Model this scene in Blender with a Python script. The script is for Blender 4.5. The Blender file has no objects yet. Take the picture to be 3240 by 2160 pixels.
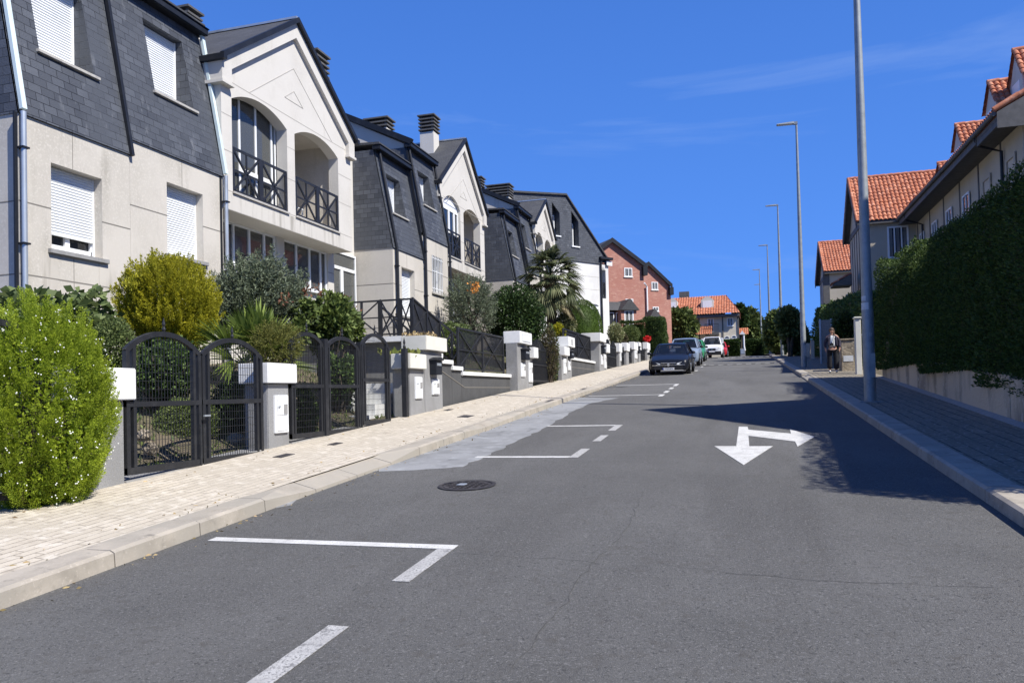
import bpy, bmesh, math, random
import numpy as np
from mathutils import Vector, Matrix
from mathutils.geometry import tessellate_polygon
R = math.radians
rng = np.random.default_rng(7)
random.seed(7)
SC = bpy.context.scene
COL = SC.collection

# ------------------------------------------------------------------ camera
F_, PX_, PY_, YAW, PIT, ROL = 2486.7, 1620., 1192.5, .287148, .021821, -.024111
_cy, _sy = math.cos(YAW), math.sin(YAW)
_f = np.array([-_sy*math.cos(PIT), _cy*math.cos(PIT), math.sin(PIT)])
_r0 = np.array([_cy, _sy, 0.]); _u0 = np.cross(_r0, _f)
_r = math.cos(ROL)*_r0 + math.sin(ROL)*_u0
_u = -math.sin(ROL)*_r0 + math.cos(ROL)*_u0
CAM = np.array([0., 0., 1.6])
cam = bpy.data.cameras.new('camera'); camo = bpy.data.objects.new('camera', cam); COL.objects.link(camo)
cam.sensor_width = 36; cam.sensor_fit = 'HORIZONTAL'; cam.lens = F_/3240*36
cam.shift_y = 112.5/3240; cam.clip_end = 3000; cam.clip_start = .05
mw = Matrix.Identity(4)
for i in range(3):
    mw[i][0] = _r[i]; mw[i][1] = _u[i]; mw[i][2] = -_f[i]; mw[i][3] = CAM[i]
camo.matrix_world = mw
SC.camera = camo

# ------------------------------------------------------------------ light
SUN_E, SUN_K = R(49), .42                      # elevation; shadow runs (-1, +.35)
sdir = Vector((math.cos(SUN_E)/math.hypot(1, SUN_K), -math.cos(SUN_E)*SUN_K/math.hypot(1, SUN_K), math.sin(SUN_E)))
sl = bpy.data.lights.new('sun', 'SUN'); sl.energy = 4.9; sl.angle = R(.53); sl.color = (1, .965, .9)
so = bpy.data.objects.new('sun', sl); COL.objects.link(so)
so.rotation_euler = sdir.to_track_quat('Z', 'Y').to_euler(); so.location = sdir*60
w = bpy.data.worlds.new('World'); SC.world = w; w.use_nodes = True
nt = w.node_tree; nt.nodes.clear()
def WN(t, **k):
    n = nt.nodes.new(t)
    for a, b in k.items(): setattr(n, a, b)
    return n
sky = WN('ShaderNodeTexSky', sky_type='NISHITA', sun_disc=False)
sky.sun_elevation = SUN_E
sky.sun_rotation = math.atan2(sdir.x, sdir.y)
sky.altitude = 1000; sky.air_density = 1.0; sky.dust_density = .25; sky.ozone_density = 3.0
bg = WN('ShaderNodeBackground'); bg.inputs[1].default_value = .115
outw = WN('ShaderNodeOutputWorld')
tc = WN('ShaderNodeTexCoord')
mp = WN('ShaderNodeMapping'); mp.inputs['Location'].default_value = (.6, 1.7, .35); mp.inputs['Scale'].default_value = (1.1, 2.2, 6.5); mp.inputs['Rotation'].default_value = (.12, .22, .35)
nz = WN('ShaderNodeTexNoise'); nz.inputs['Scale'].default_value = 1.7; nz.inputs['Detail'].default_value = 9; nz.inputs['Roughness'].default_value = .58; nz.inputs['Distortion'].default_value = .7
rp = WN('ShaderNodeValToRGB'); rp.color_ramp.elements[0].position = .55; rp.color_ramp.elements[1].position = .95
rp.color_ramp.elements[1].color = (.36, .36, .36, 1)
mx = WN('ShaderNodeMix', data_type='RGBA', blend_type='MIX')
hs = WN('ShaderNodeHueSaturation'); hs.inputs['Saturation'].default_value = 1.1; hs.inputs['Value'].default_value = 1.0
gm = WN('ShaderNodeMix', data_type='RGBA', blend_type='MULTIPLY'); gm.inputs[0].default_value = 1; gm.inputs[7].default_value = (.66, .92, 1.32, 1)
L = nt.links.new
L(tc.outputs['Generated'], mp.inputs[0]); L(mp.outputs[0], nz.inputs['Vector']); L(nz.outputs['Fac'], rp.inputs[0])
sx = WN('ShaderNodeSeparateXYZ'); L(tc.outputs['Generated'], sx.inputs[0])
gr_ = WN('ShaderNodeValToRGB'); L(sx.outputs['Z'], gr_.inputs[0])
el = gr_.color_ramp.elements
for ps, c_ in ((0, (1.05, 2.25, 4.7)), (.08, (.8, 1.95, 4.5)), (.17, (.56, 1.6, 4.1)), (.3, (.34, 1.12, 3.4)), (.44, (.2, .76, 2.75)), (1, (.1, .42, 1.7))):
    e_ = el[0] if ps == 0 else (el[1] if ps == 1 else el.new(ps)); e_.position = ps; e_.color = (*c_, 1)
gmix = WN('ShaderNodeMix', data_type='RGBA'); gmix.inputs[0].default_value = .92
L(sky.outputs[0], hs.inputs['Color']); L(hs.outputs[0], gmix.inputs[6]); L(gr_.outputs[0], gmix.inputs[7]); L(gmix.outputs[2], gm.inputs[6])
L(gm.outputs[2], mx.inputs[6]); mx.inputs[7].default_value = (3.6, 4.6, 6.4, 1)
L(rp.outputs[0], mx.inputs[0]); L(mx.outputs[2], bg.inputs[0]); L(bg.outputs[0], outw.inputs[0])
SC.view_settings.view_transform = 'Standard'; SC.view_settings.look = 'None'
SC.view_settings.exposure = .5; SC.view_settings.gamma = 1
try: SC.view_settings.use_curve_mapping = False
except Exception: pass

# ------------------------------------------------------------------ measuring helpers (reading a photo pixel at a known depth)
K = 1/.725926
def ray(x, y): return _r*(x*K-PX_) - _u*(y*K-PY_) + _f*F_
def onx(x, y, X):
    d = ray(x, y); return CAM + d*(X/d[0])
def ony(x, y, Y):
    d = ray(x, y); return CAM + d*(Y/d[1])
def zr(y):
    if y < 8: return .0665*y
    if y < 66: return .532 + .062*(y-8)
    return 4.128 + .043*(min(y, 130)-66)
def onr(x, y, off=0.):
    d = ray(x, y); d = d/np.linalg.norm(d[:2])
    lo = 1.
    for i in range(1, 12000):
        P = CAM + d*(i*.01+1)
        if P[2] <= zr(P[1])+off: return P
    return P
def lpv(y): return zr(y)                        # road height
# pavement heights
def pav_l(x, y): return zr(y) + .13 + .09*min(1, max(0, (-5.05-x)/1.6))
def pav_r(y): return zr(y) + .13

# ------------------------------------------------------------------ mesh builder
def nrm(v):
    v = np.asarray(v, float); n = np.linalg.norm(v); return v/n if n else v
class MB:
    def __init__(s): s.v = []; s.f = []; s.m = []
    def add(s, vs, fs, mi=0):
        b = len(s.v); s.v += [tuple(map(float, p)) for p in vs]
        s.f += [tuple(b+i for i in f) for f in fs]; s.m += [mi]*len(fs); return s
    def box(s, x0, x1, y0, y1, z0, z1, mi=0):
        return s.add([(x0,y0,z0),(x1,y0,z0),(x1,y1,z0),(x0,y1,z0),(x0,y0,z1),(x1,y0,z1),(x1,y1,z1),(x0,y1,z1)],
                     [(0,3,2,1),(4,5,6,7),(0,1,5,4),(1,2,6,5),(2,3,7,6),(3,0,4,7)], mi)
    def hexa(s, p, mi=0):                        # 8 points bottom ccw, top ccw
        return s.add(p, [(0,3,2,1),(4,5,6,7),(0,1,5,4),(1,2,6,5),(2,3,7,6),(3,0,4,7)], mi)
    def bar(s, a, b, w, h=None, up=(0,0,1), mi=0):
        a = np.array(a, float); b = np.array(b, float); h = h or w
        d = nrm(b-a); u = np.array(up, float)
        if abs(d@u) > .98: u = np.array((1., 0, 0))
        sx = nrm(np.cross(d, u)); sz = np.cross(sx, d)
        q = [sx*i*w/2+sz*j*h/2 for i, j in ((-1,-1),(1,-1),(1,1),(-1,1))]
        return s.add([a+t for t in q]+[b+t for t in q], [(0,3,2,1),(4,5,6,7),(0,1,5,4),(1,2,6,5),(2,3,7,6),(3,0,4,7)], mi)
    def tube(s, pts, r, n=10, mi=0, cap=True):
        pts = [np.array(p, float) for p in pts]; rs = r if hasattr(r, '__len__') else [r]*len(pts)
        rings = []
        for i, p in enumerate(pts):
            d = nrm(pts[min(i+1, len(pts)-1)]-pts[max(i-1, 0)])
            u = np.array((0, 0, 1.)) if abs(d[2]) < .9 else np.array((1., 0, 0))
            a = nrm(np.cross(d, u)); b = np.cross(d, a)
            rings.append([p+(a*math.cos(2*math.pi*k/n)+b*math.sin(2*math.pi*k/n))*rs[i] for k in range(n)])
        vs = [v for rr in rings for v in rr]
        fs = [(i*n+k, i*n+(k+1)%n, (i+1)*n+(k+1)%n, (i+1)*n+k) for i in range(len(pts)-1) for k in range(n)]
        if cap: fs += [tuple(range(n-1, -1, -1)), tuple((len(pts)-1)*n+k for k in range(n))]
        return s.add(vs, fs, mi)
    def prism(s, out, holes, fn, d0, d1, mi=0, side=None):
        """polygon (u,v) with holes, swept from depth d0 to d1; fn(u,v,d)->xyz"""
        polys = [[Vector((u, v, 0)) for u, v in out]] + [[Vector((u, v, 0)) for u, v in h] for h in holes]
        tri = tessellate_polygon(polys)
        flat = [p for pl in polys for p in pl]; n = len(flat)
        vs = [fn(p.x, p.y, d0) for p in flat] + [fn(p.x, p.y, d1) for p in flat]
        fs = [tuple(t) for t in tri] + [tuple(i+n for i in reversed(t)) for t in tri]
        s.add(vs, fs, mi)
        b = len(s.v) - 2*n; o = 0; k = 0
        for pl in polys:
            m = len(pl)
            for i in range(m):
                s.f.append((b+o+i, b+o+(i+1) % m, b+n+o+(i+1) % m, b+n+o+i)); s.m.append(mi if side is None else side)
            o += m
        return s
    def yz(s, out, holes, x0, x1, mi=0, side=None): return s.prism(out, holes, lambda u, v, d: (d, u, v), x0, x1, mi, side)
    def xz(s, out, holes, y0, y1, mi=0, side=None): return s.prism(out, holes, lambda u, v, d: (u, d, v), y0, y1, mi, side)
    def sphere(s, c, r, n=10, m=7, mi=0):
        r = r if hasattr(r, '__len__') else (r, r, r)
        vs = []; fs = []
        for i in range(m+1):
            t = math.pi*i/m
            for k in range(n):
                p = 2*math.pi*k/n
                vs.append((c[0]+r[0]*math.sin(t)*math.cos(p), c[1]+r[1]*math.sin(t)*math.sin(p), c[2]+r[2]*math.cos(t)))
        for i in range(m):
            for k in range(n): fs.append((i*n+k, (i+1)*n+k, (i+1)*n+(k+1) % n, i*n+(k+1) % n))
        return s.add(vs, fs, mi)
    def build(s, name, mats, parent=None, smooth=False, bevel=0, weld=False, angle=None):
        me = bpy.data.meshes.new(name)
        me.from_pydata(s.v, [], s.f)
        mats = mats if isinstance(mats, (list, tuple)) else [mats]
        for m in mats: me.materials.append(m)
        me.polygons.foreach_set('material_index', s.m)
        bm = bmesh.new(); bm.from_mesh(me)
        if weld: bmesh.ops.remove_doubles(bm, verts=bm.verts, dist=1e-4)
        bmesh.ops.recalc_face_normals(bm, faces=bm.faces)
        if bevel:
            es = [e for e in bm.edges if len(e.link_faces) == 2 and e.calc_face_angle(0) > .5]
            bmesh.ops.bevel(bm, geom=es, offset=bevel, segments=2, affect='EDGES', clamp_overlap=True)
        uv = bm.loops.layers.uv.new('uv'); Z = Vector((0, 0, 1))
        for f in bm.faces:
            f.smooth = smooth; n = f.normal
            if abs(n.z) > .95: t = Vector((0, 1, 0)); b = Vector((1, 0, 0))
            else:
                t = Z.cross(n).normalized(); b = n.cross(t)
            for l in f.loops: l[uv].uv = (l.vert.co.dot(t), l.vert.co.dot(b))
        bm.to_mesh(me); bm.free()
        if angle is not None:
            try: me.set_sharp_from_angle(angle=angle)
            except Exception: pass
        o = bpy.data.objects.new(name, me); COL.objects.link(o)
        if parent is not None: adopt(o, parent)
        return o
def adopt(o, parent):
    o.parent = parent
    if parent.get('_w'): o.matrix_parent_inverse = Matrix.Translation(-Vector(parent.location))
def tag(o, label=None, cat=None, group=None, kind=None):
    if label: o['label'] = label
    if cat: o['category'] = cat
    if group: o['group'] = group
    if kind: o['kind'] = kind
    return o
def thing(name, label, cat, loc=(0,0,0), group=None, world=True):
    o = bpy.data.objects.new(name, None); COL.objects.link(o); o.location = loc; o.empty_display_size = .2
    if world: o['_w'] = 1
    return tag(o, label, cat, group)
def kids(o): return [c for c in bpy.data.objects if c.parent == o]
def copy_tree(o, parent=None):
    c = o.copy(); COL.objects.link(c)
    if parent is not None: c.parent = parent
    for ch in kids(o): copy_tree(ch, c)
    return c

# ------------------------------------------------------------------ materials
def mat(name, col, rough=.75, var=(), bump=None, metal=0, spec=.4, brick=None, trans=0, tint=None, coat=0, alpha=None, alongz=None):
    """col base; var: list of (scale, colour, lo, hi[, stretch]) noise layers; brick: dict; tint: second colour picked by leaf attribute"""
    m = bpy.data.materials.new(name); m.use_nodes = True; t = m.node_tree; N = t.nodes; lk = t.links.new
    p = N['Principled BSDF']; p.inputs['Roughness'].default_value = rough; p.inputs['Metallic'].default_value = metal
    p.inputs['Specular IOR Level'].default_value = spec
    if coat: p.inputs['Coat Weight'].default_value = coat; p.inputs['Coat Roughness'].default_value = .04
    geo = N.new('ShaderNodeNewGeometry'); cur = None
    def rgb(c):
        n = N.new('ShaderNodeRGB'); n.outputs[0].default_value = (*c, 1); return n.outputs[0]
    cur = rgb(col)
    def mixc(fac, a, b):
        n = N.new('ShaderNodeMix'); n.data_type = 'RGBA'
        lk(a, n.inputs[6]); lk(b, n.inputs[7])
        if isinstance(fac, float): n.inputs[0].default_value = fac
        else: lk(fac, n.inputs[0])
        return n.outputs[2]
    bh = None
    if brick:
        b = N.new('ShaderNodeTexBrick'); uvn = N.new('ShaderNodeUVMap'); uvn.uv_map = 'uv'
        mpn = N.new('ShaderNodeMapping'); mpn.inputs['Rotation'].default_value = (0, 0, brick.get('rot', 0))
        lk(uvn.outputs[0], mpn.inputs[0]); lk(mpn.outputs[0], b.inputs['Vector'])
        b.inputs['Color1'].default_value = (*col, 1); b.inputs['Color2'].default_value = (*brick['c2'], 1); b.inputs['Mortar'].default_value = (*brick['mortar'], 1)
        b.inputs['Scale'].default_value = 1; b.inputs['Brick Width'].default_value = brick['w']; b.inputs['Row Height'].default_value = brick['h']
        b.inputs['Mortar Size'].default_value = brick['ms']; b.inputs['Mortar Smooth'].default_value = .15; b.offset = brick.get('off', .5)
        b.inputs['Bias'].default_value = brick.get('bias', 0)
        cur = b.outputs['Color']; bh = b.outputs['Fac']
    for v in var:
        sc, c, lo, hi = v[:4]; st = v[4] if len(v) > 4 else (1, 1, 1)
        mpn = N.new('ShaderNodeMapping'); mpn.inputs['Scale'].default_value = st; lk(geo.outputs['Position'], mpn.inputs[0])
        nz = N.new('ShaderNodeTexNoise'); nz.inputs['Scale'].default_value = sc; nz.inputs['Detail'].default_value = 6; nz.inputs['Roughness'].default_value = .6
        lk(mpn.outputs[0], nz.inputs['Vector'])
        rp = N.new('ShaderNodeMapRange'); rp.inputs[1].default_value = lo; rp.inputs[2].default_value = hi; lk(nz.outputs['Fac'], rp.inputs[0])
        a = 1.
        if len(v) > 5: rp.inputs[4].default_value = v[5]
        cur = mixc(rp.outputs[0], cur, rgb(c))
    if tint:
        at = N.new('ShaderNodeAttribute'); at.attribute_name = 'tint'
        cur = mixc(at.outputs['Fac'], cur, rgb(tint))
    lk(cur, p.inputs['Base Color'])
    if bump:
        sc, stg, dist = bump
        bp = N.new('ShaderNodeBump'); bp.inputs['Strength'].default_value = stg; bp.inputs['Distance'].default_value = dist
        if bh is not None:
            iv = N.new('ShaderNodeMath'); iv.operation = 'SUBTRACT'; iv.inputs[0].default_value = 1; lk(bh, iv.inputs[1])
            nz = N.new('ShaderNodeTexNoise'); nz.inputs['Scale'].default_value = sc; nz.inputs['Detail'].default_value = 4; lk(geo.outputs['Position'], nz.inputs['Vector'])
            ad = N.new('ShaderNodeMath'); ad.operation = 'MULTIPLY_ADD'; ad.inputs[1].default_value = .5; lk(nz.outputs['Fac'], ad.inputs[0]); lk(iv.outputs[0], ad.inputs[2])
            lk(ad.outputs[0], bp.inputs['Height'])
        else:
            nz = N.new('ShaderNodeTexNoise'); nz.inputs['Scale'].default_value = sc; nz.inputs['Detail'].default_value = 5; nz.inputs['Roughness'].default_value = .65
            lk(geo.outputs['Position'], nz.inputs['Vector']); lk(nz.outputs['Fac'], bp.inputs['Height'])
        lk(bp.outputs[0], p.inputs['Normal'])
    if trans:
        tr = N.new('ShaderNodeBsdfTranslucent'); lk(cur, tr.inputs[0]); ms = N.new('ShaderNodeMixShader'); ms.inputs[0].default_value = trans
        lk(p.outputs[0], ms.inputs[1]); lk(tr.outputs[0], ms.inputs[2]); lk(ms.outputs[0], N['Material Output'].inputs[0])
    return m
def glassmat(name, col=(.03, .04, .045), see=.45, rough=.03):
    m = bpy.data.materials.new(name); m.use_nodes = True; t = m.node_tree; N = t.nodes
    p = N['Principled BSDF']; p.inputs['Base Color'].default_value = (*col, 1); p.inputs['Roughness'].default_value = rough; p.inputs['Specular IOR Level'].default_value = .8
    tr = N.new('ShaderNodeBsdfTransparent'); ms = N.new('ShaderNodeMixShader'); ms.inputs[0].default_value = see
    t.links.new(p.outputs[0], ms.inputs[1]); t.links.new(tr.outputs[0], ms.inputs[2]); t.links.new(ms.outputs[0], N['Material Output'].inputs[0]); return m
M = {}
M['asphalt'] = mat('asphalt', (.112, .109, .103), .92, [(1.1, (.092, .09, .085), .35, .7), (.25, (.132, .129, .122), .45, .7), (.9, (.083, .08, .075), .52, .72, (1, .12, 1)), (.6, (.14, .138, .132), .58, .75, (1, .1, 1)), (60, (.185, .18, .172), .545, .66), (45, (.05, .05, .048), .55, .67), (9, (.088, .083, .075), .56, .72), (130, (.24, .235, .225), .6, .68)], (110, .7, .02))
M['crack'] = mat('crack', (.055, .054, .052), .95, [(20, (.1, .098, .093), .45, .6)])
M['paint_worn'] = mat('worn_road_paint', (.46, .45, .43), .85, [(60, (.17, .168, .162), .5, .62), (6, (.36, .35, .335), .4, .7), (14, (.2, .195, .19), .56, .68)], (110, .6, .015))
M['paint'] = mat('road_paint', (.6, .59, .56), .8, [(60, (.2, .198, .19), .56, .66), (5, (.46, .45, .42), .4, .68), (12, (.25, .245, .23), .6, .72)], (150, .4, .01))
M['patch'] = mat('concrete_patch', (.27, .272, .272), .88, [(.8, (.19, .192, .19), .42, .6), (4, (.31, .315, .315), .5, .7), (5, (.14, .142, .142), .6, .72, (1, .35, 1)), (60, (.2, .205, .21), .55, .7)], (60, .2, .005))
M['paving'] = mat('paving_tiles', (.54, .48, .385), .9, [(1.2, (.44, .39, .31), .42, .66), (7, (.62, .565, .475), .52, .7), (40, (.36, .305, .235), .56, .7), (2.3, (.3, .255, .2), .6, .76)], (60, .6, .008),
                  brick=dict(c2=(.47, .415, .33), mortar=(.23, .2, .16), w=.4, h=.1, ms=.0065, off=.25))
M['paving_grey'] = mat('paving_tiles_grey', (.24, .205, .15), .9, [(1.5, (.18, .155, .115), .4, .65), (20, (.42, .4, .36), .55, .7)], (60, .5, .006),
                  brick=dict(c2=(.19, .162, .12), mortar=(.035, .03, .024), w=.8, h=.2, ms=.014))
M['kerb'] = mat('kerb_stone', (.4, .355, .29), .9, [(2.5, (.29, .258, .21), .42, .65), (30, (.48, .43, .36), .58, .72), (7, (.2, .18, .15), .58, .72), (1.1, (.33, .3, .25), .45, .6)], (80, .35, .006))
M['soil'] = mat('soil', (.14, .11, .075), .95, [(1.5, (.09, .085, .045), .4, .6), (12, (.19, .16, .11), .55, .7)], (12, .6, .05))
M['stucco'] = mat('stucco', (.56, .52, .455), .88, [(.55, (.47, .435, .375), .42, .62), (2.2, (.39, .36, .305), .56, .76, (1, 1, .16)), (25, (.59, .55, .485), .5, .7)], (90, .25, .006))
M['stucco_pale'] = mat('stucco_pale', (.605, .575, .52), .88, [(.6, (.555, .525, .47), .45, .62), (2.6, (.47, .44, .385), .62, .8, (1, 1, .14)), (25, (.625, .595, .54), .5, .7)], (90, .2, .006))
M['roomshade'] = mat('painted_room_shade', (.03, .03, .032), .9)  # darkness of unlit rooms put into a flat colour
M['stain'] = mat('stucco_stained', (.57, .54, .485), .9, [(5.5, (.36, .335, .29), .5, .68, (1, 1, .09))], (90, .25, .006))
M['jointpale'] = mat('panel_joint_pale', (.4, .375, .33), .95)
M['streak'] = mat('rain_streak', (.56, .52, .455), .88, [(.55, (.47, .435, .375), .42, .62), (5, (.33, .3, .25), .52, .7, (1, 1, .1))], (90, .25, .006))
M['joint'] = mat('panel_joint', (.2, .185, .16), .95)
M['slate'] = mat('slate', (.098, .106, .122), .62, [(.9, (.07, .076, .088), .42, .66), (5, (.15, .157, .17), .6, .76, (1, 1, .4)), (30, (.06, .064, .072), .58, .72)], (35, .7, .014),
                 brick=dict(c2=(.05, .055, .066), mortar=(.008, .009, .011), w=.27, h=.155, ms=.006))
M['slate_roof'] = mat('roof_slate', (.075, .076, .08), .75, [(1.2, (.05, .051, .054), .4, .62), (22, (.11, .108, .1), .55, .7)], (30, .5, .012),
                 brick=dict(c2=(.055, .057, .062), mortar=(.02, .02, .022), w=.24, h=.12, ms=.004))
M['black'] = mat('black_metal', (.017, .018, .021), .5, [(6, (.03, .031, .034), .5, .7)], spec=.45)
M['darktrim'] = mat('dark_trim', (.013, .015, .02), .5, [(3, (.024, .026, .031), .5, .75)], spec=.3)
M['zinc'] = mat('zinc', (.5, .54, .57), .4, [(3, (.4, .43, .46), .4, .7)], metal=.55)
M['zincwhite'] = mat('zinc_pale', (.62, .72, .72), .5, [(3, (.52, .62, .63), .4, .7)])
M['white'] = mat('white_plastic', (.8, .81, .81), .45, [(4, (.74, .75, .75), .45, .7)])
M['shutter'] = mat('shutter_white', (.77, .79, .8), .5, [(2, (.7, .72, .73), .4, .7)])
M['sill'] = mat('sill_stone', (.45, .43, .39), .85, [(12, (.36, .34, .31), .45, .65)], (60, .2, .004))
M['sill_grey'] = mat('sill_grey', (.3, .295, .285), .85, [(12, (.24, .235, .225), .45, .65)], (60, .2, .004))
M['glass'] = glassmat('window_glass', (.11, .115, .112), .35)
M['glassclear'] = glassmat('window_glass_clear', (.06, .07, .08), .72)
M['glassdark'] = glassmat('window_glass_dark', (.018, .022, .026), .08)
M['room'] = mat('room_wall', (.5, .46, .4), .9, [(.7, (.22, .19, .16), .4, .6)])
M['curtain'] = mat('curtain', (.55, .55, .53), .9, [(5, (.4, .4, .39), .4, .65, (1, 1, .1))])
M['wood'] = mat('wood_ceiling', (.17, .12, .09), .7, [(3, (.11, .075, .055), .4, .6, (1, 8, 1))])
M['granite_dark'] = mat('dark_render', (.085, .086, .087), .92, [(80, (.04, .04, .042), .52, .64), (60, (.125, .125, .127), .56, .68), (1.5, (.062, .062, .063), .45, .7)], (110, .6, .01))
M['granite'] = mat('granite_render', (.28, .28, .28), .92, [(80, (.13, .13, .133), .53, .65), (60, (.38, .38, .382), .56, .7), (1.5, (.22, .218, .214), .45, .7), (3, (.3, .26, .2), .64, .8, (1, 1, .2))], (110, .6, .01))
M['capwhite'] = mat('cap_white', (.78, .78, .765), .85, [(1.8, (.68, .68, .66), .45, .7), (3, (.55, .53, .49), .66, .8, (1, 1, .2))], (60, .5, .008))
M['capcream'] = mat('cap_cream', (.7, .68, .6), .85, [(1.8, (.62, .6, .53), .45, .7), (3, (.45, .42, .36), .64, .8, (1, 1, .2))], (60, .5, .008))
M['stone'] = mat('rough_stone', (.36, .3, .22), .92, [(3, (.22, .185, .14), .42, .6), (9, (.46, .4, .31), .55, .7)], (14, .8, .05))
M['stonewall'] = mat('stone_wall', (.6, .49, .35), .92, [(1.4, (.3, .245, .185), .46, .62, (1, 1, .35)), (8, (.6, .51, .39), .55, .7), (2.5, (.24, .22, .19), .64, .78, (1, 1, .3))], (18, .6, .03))
M['brick'] = mat('red_brick', (.43, .2, .15), .9, [(.7, (.37, .165, .125), .4, .6), (2.4, (.52, .31, .23), .55, .72, (1, 1, 4)), (9, (.33, .12, .085), .6, .74, (1, 1, 3))], (60, .4, .006), brick=dict(c2=(.35, .14, .1), mortar=(.45, .35, .3), w=.26, h=.075, ms=.006))
M['render_tan'] = mat('tan_render', (.47, .42, .33), .92, [(.5, (.41, .365, .285), .42, .62), (40, (.52, .47, .375), .5, .7)], (70, .4, .008))
M['whitewall'] = mat('white_render', (.6, .59, .57), .9, [(.5, (.72, .71, .68), .42, .62)], (70, .3, .006))
M['endwall'] = mat('cream_render', (.7, .63, .5), .92, [(.5, (.55, .5, .39), .42, .62), (40, (.66, .6, .48), .5, .7)], (70, .4, .008))
M['timber'] = mat('grey_timber', (.115, .112, .108), .75, [(4, (.085, .083, .08), .4, .65, (1, 1, 1))], (30, .3, .006))
M['tile'] = mat('terracotta', (.47, .17, .085), .88, [(1.3, (.37, .125, .065), .4, .62), (3.6, (.6, .3, .19), .52, .66), (7, (.28, .115, .07), .56, .7), (25, (.36, .15, .09), .55, .72)], (40, .3, .006))
M['pole'] = mat('galvanised_pole', (.31, .335, .345), .55, [(5, (.24, .26, .27), .4, .65), (40, (.37, .39, .4), .55, .7)], (80, .15, .003), metal=.35)
M['iron'] = mat('cast_iron', (.05, .045, .045), .7, [(14, (.1, .09, .085), .5, .68)], (60, .7, .01), metal=.3)
M['sticker'] = mat('sticker_paper', (.6, .62, .64), .8, [(9, (.45, .47, .49), .5, .7)])
M['bark'] = mat('bark', (.11, .085, .06), .95, [(9, (.06, .048, .036), .42, .6, (1, 1, .25))], (25, .9, .03))
M['palmbark'] = mat('palm_bark', (.075, .055, .038), .95, [(16, (.14, .105, .07), .5, .68)], (30, 1, .05))
M['peach'] = mat('peach_wall', (.56, .4, .3), .9, [(1, (.48, .34, .26), .4, .65)])
def leafm(name, a, b, tr=.25, rough=.6): return mat(name, a, rough, [(1.6, tuple(x*.72 for x in a), .42, .62)], tint=b, trans=tr, spec=.3)
M['thuja'] = leafm('thuja_leaf', (.15, .23, .016), (.45, .54, .045), .4)
M['gold'] = leafm('golden_cypress_leaf', (.19, .2, .014), (.52, .48, .035), .4)
M['olive'] = leafm('olive_leaf', (.085, .11, .055), (.24, .28, .19), .2)
M['vine'] = leafm('vine_leaf', (.075, .115, .035), (.21, .26, .1), .3)
M['rose'] = leafm('broad_leaf', (.06, .095, .022), (.18, .23, .06), .25)
M['redleaf'] = leafm('red_leaf', (.16, .05, .03), (.24, .11, .05), .25)
M['fan'] = leafm('fan_palm_leaf', (.1, .15, .025), (.26, .33, .07), .3)
M['palm'] = leafm('palm_leaf', (.035, .058, .022), (.2, .21, .1), .2)
M['drypalm'] = leafm('dry_palm_leaf', (.2, .16, .08), (.32, .26, .14), .2)
M['dark'] = leafm('dark_leaf', (.02, .042, .013), (.075, .12, .035), .15, .4)
M['hedge'] = leafm('hedge_leaf', (.03, .058, .01), (.1, .155, .028), .25)
M['hedgemid'] = leafm('hedge_leaf_mid', (.028, .058, .012), (.085, .13, .03), .2)
M['hedgelit'] = leafm('hedge_leaf_light', (.05, .09, .02), (.13, .19, .045), .2)
M['ivy'] = leafm('ivy_leaf', (.035, .075, .018), (.15, .22, .06), .25)
M['topiary'] = leafm('topiary_leaf', (.055, .1, .012), (.12, .185, .025), .2)
M['varieg'] = leafm('variegated_leaf', (.12, .16, .04), (.46, .44, .25), .2)
M['dry'] = leafm('dry_shrub_leaf', (.085, .065, .04), (.15, .14, .06), .2)
M['bush'] = leafm('bush_leaf', (.07, .11, .028), (.19, .23, .075), .25)
M['juniper'] = leafm('juniper_leaf', (.1, .115, .022), (.22, .21, .05), .2)
M['flowerw'] = mat('white_flower', (.85, .85, .78), .7)
M['flowerr'] = mat('red_flower', (.6, .02, .02), .6)
M['succulent'] = leafm('succulent_leaf', (.1, .14, .03), (.26, .27, .06), .15)
M['drystem'] = leafm('dry_flower', (.35, .27, .12), (.5, .36, .2), .1)

# ================================================================== SETTING
def sheet(name, xs, ys, zf, m, smooth=False):
    mb = MB(); nx = len(xs)
    vs = [(x, y, zf(x, y)) for y in ys for x in xs]
    fs = [(j*nx+i, j*nx+i+1, (j+1)*nx+i+1, (j+1)*nx+i) for j in range(len(ys)-1) for i in range(nx-1)]
    mb.add(vs, fs); o = mb.build(name, m, smooth=smooth); tag(o, kind='structure'); return o
YS = [-40, -20, -8, 0, 4, 8] + list(np.arange(12, 67, 4)) + [66, 74, 82, 90, 100, 115, 130]
KL, KR = -4.75, 2.05
def gz(x, y):
    z = zr(y)
    if x < -6.75: return z + .2 + .3*min(max(0, -7.2-x), 4.3) + (1.2 if x < -11.4 else 0)*0
    if x > 4.3: return z + .1 + min(1.2, (x-4.3)*.35)
    return z - .06
sheet('ground', [-900, -200, -60, -30, -18, -11.5, -9.4, -8, -7.2, -6.76, -6.74, -4, 0, 4.1, 4.31, 6, 9, 20, 60, 200, 900], YS + [200, 400, 900], gz, M['soil'])
sheet('road', [KL-.1, -2.2, 0, KR+.1], sorted(set(YS)), lambda x, y: zr(y), M['asphalt'])
sheet('pavement_left', [-6.9, -6.6, -5.0], YS, lambda x, y: pav_l(x, y) - .002, M['paving'])
sheet('pavement_right', [KR+.2, 4.4], YS, lambda x, y: pav_r(y) - .002, M['paving_grey'])
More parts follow.
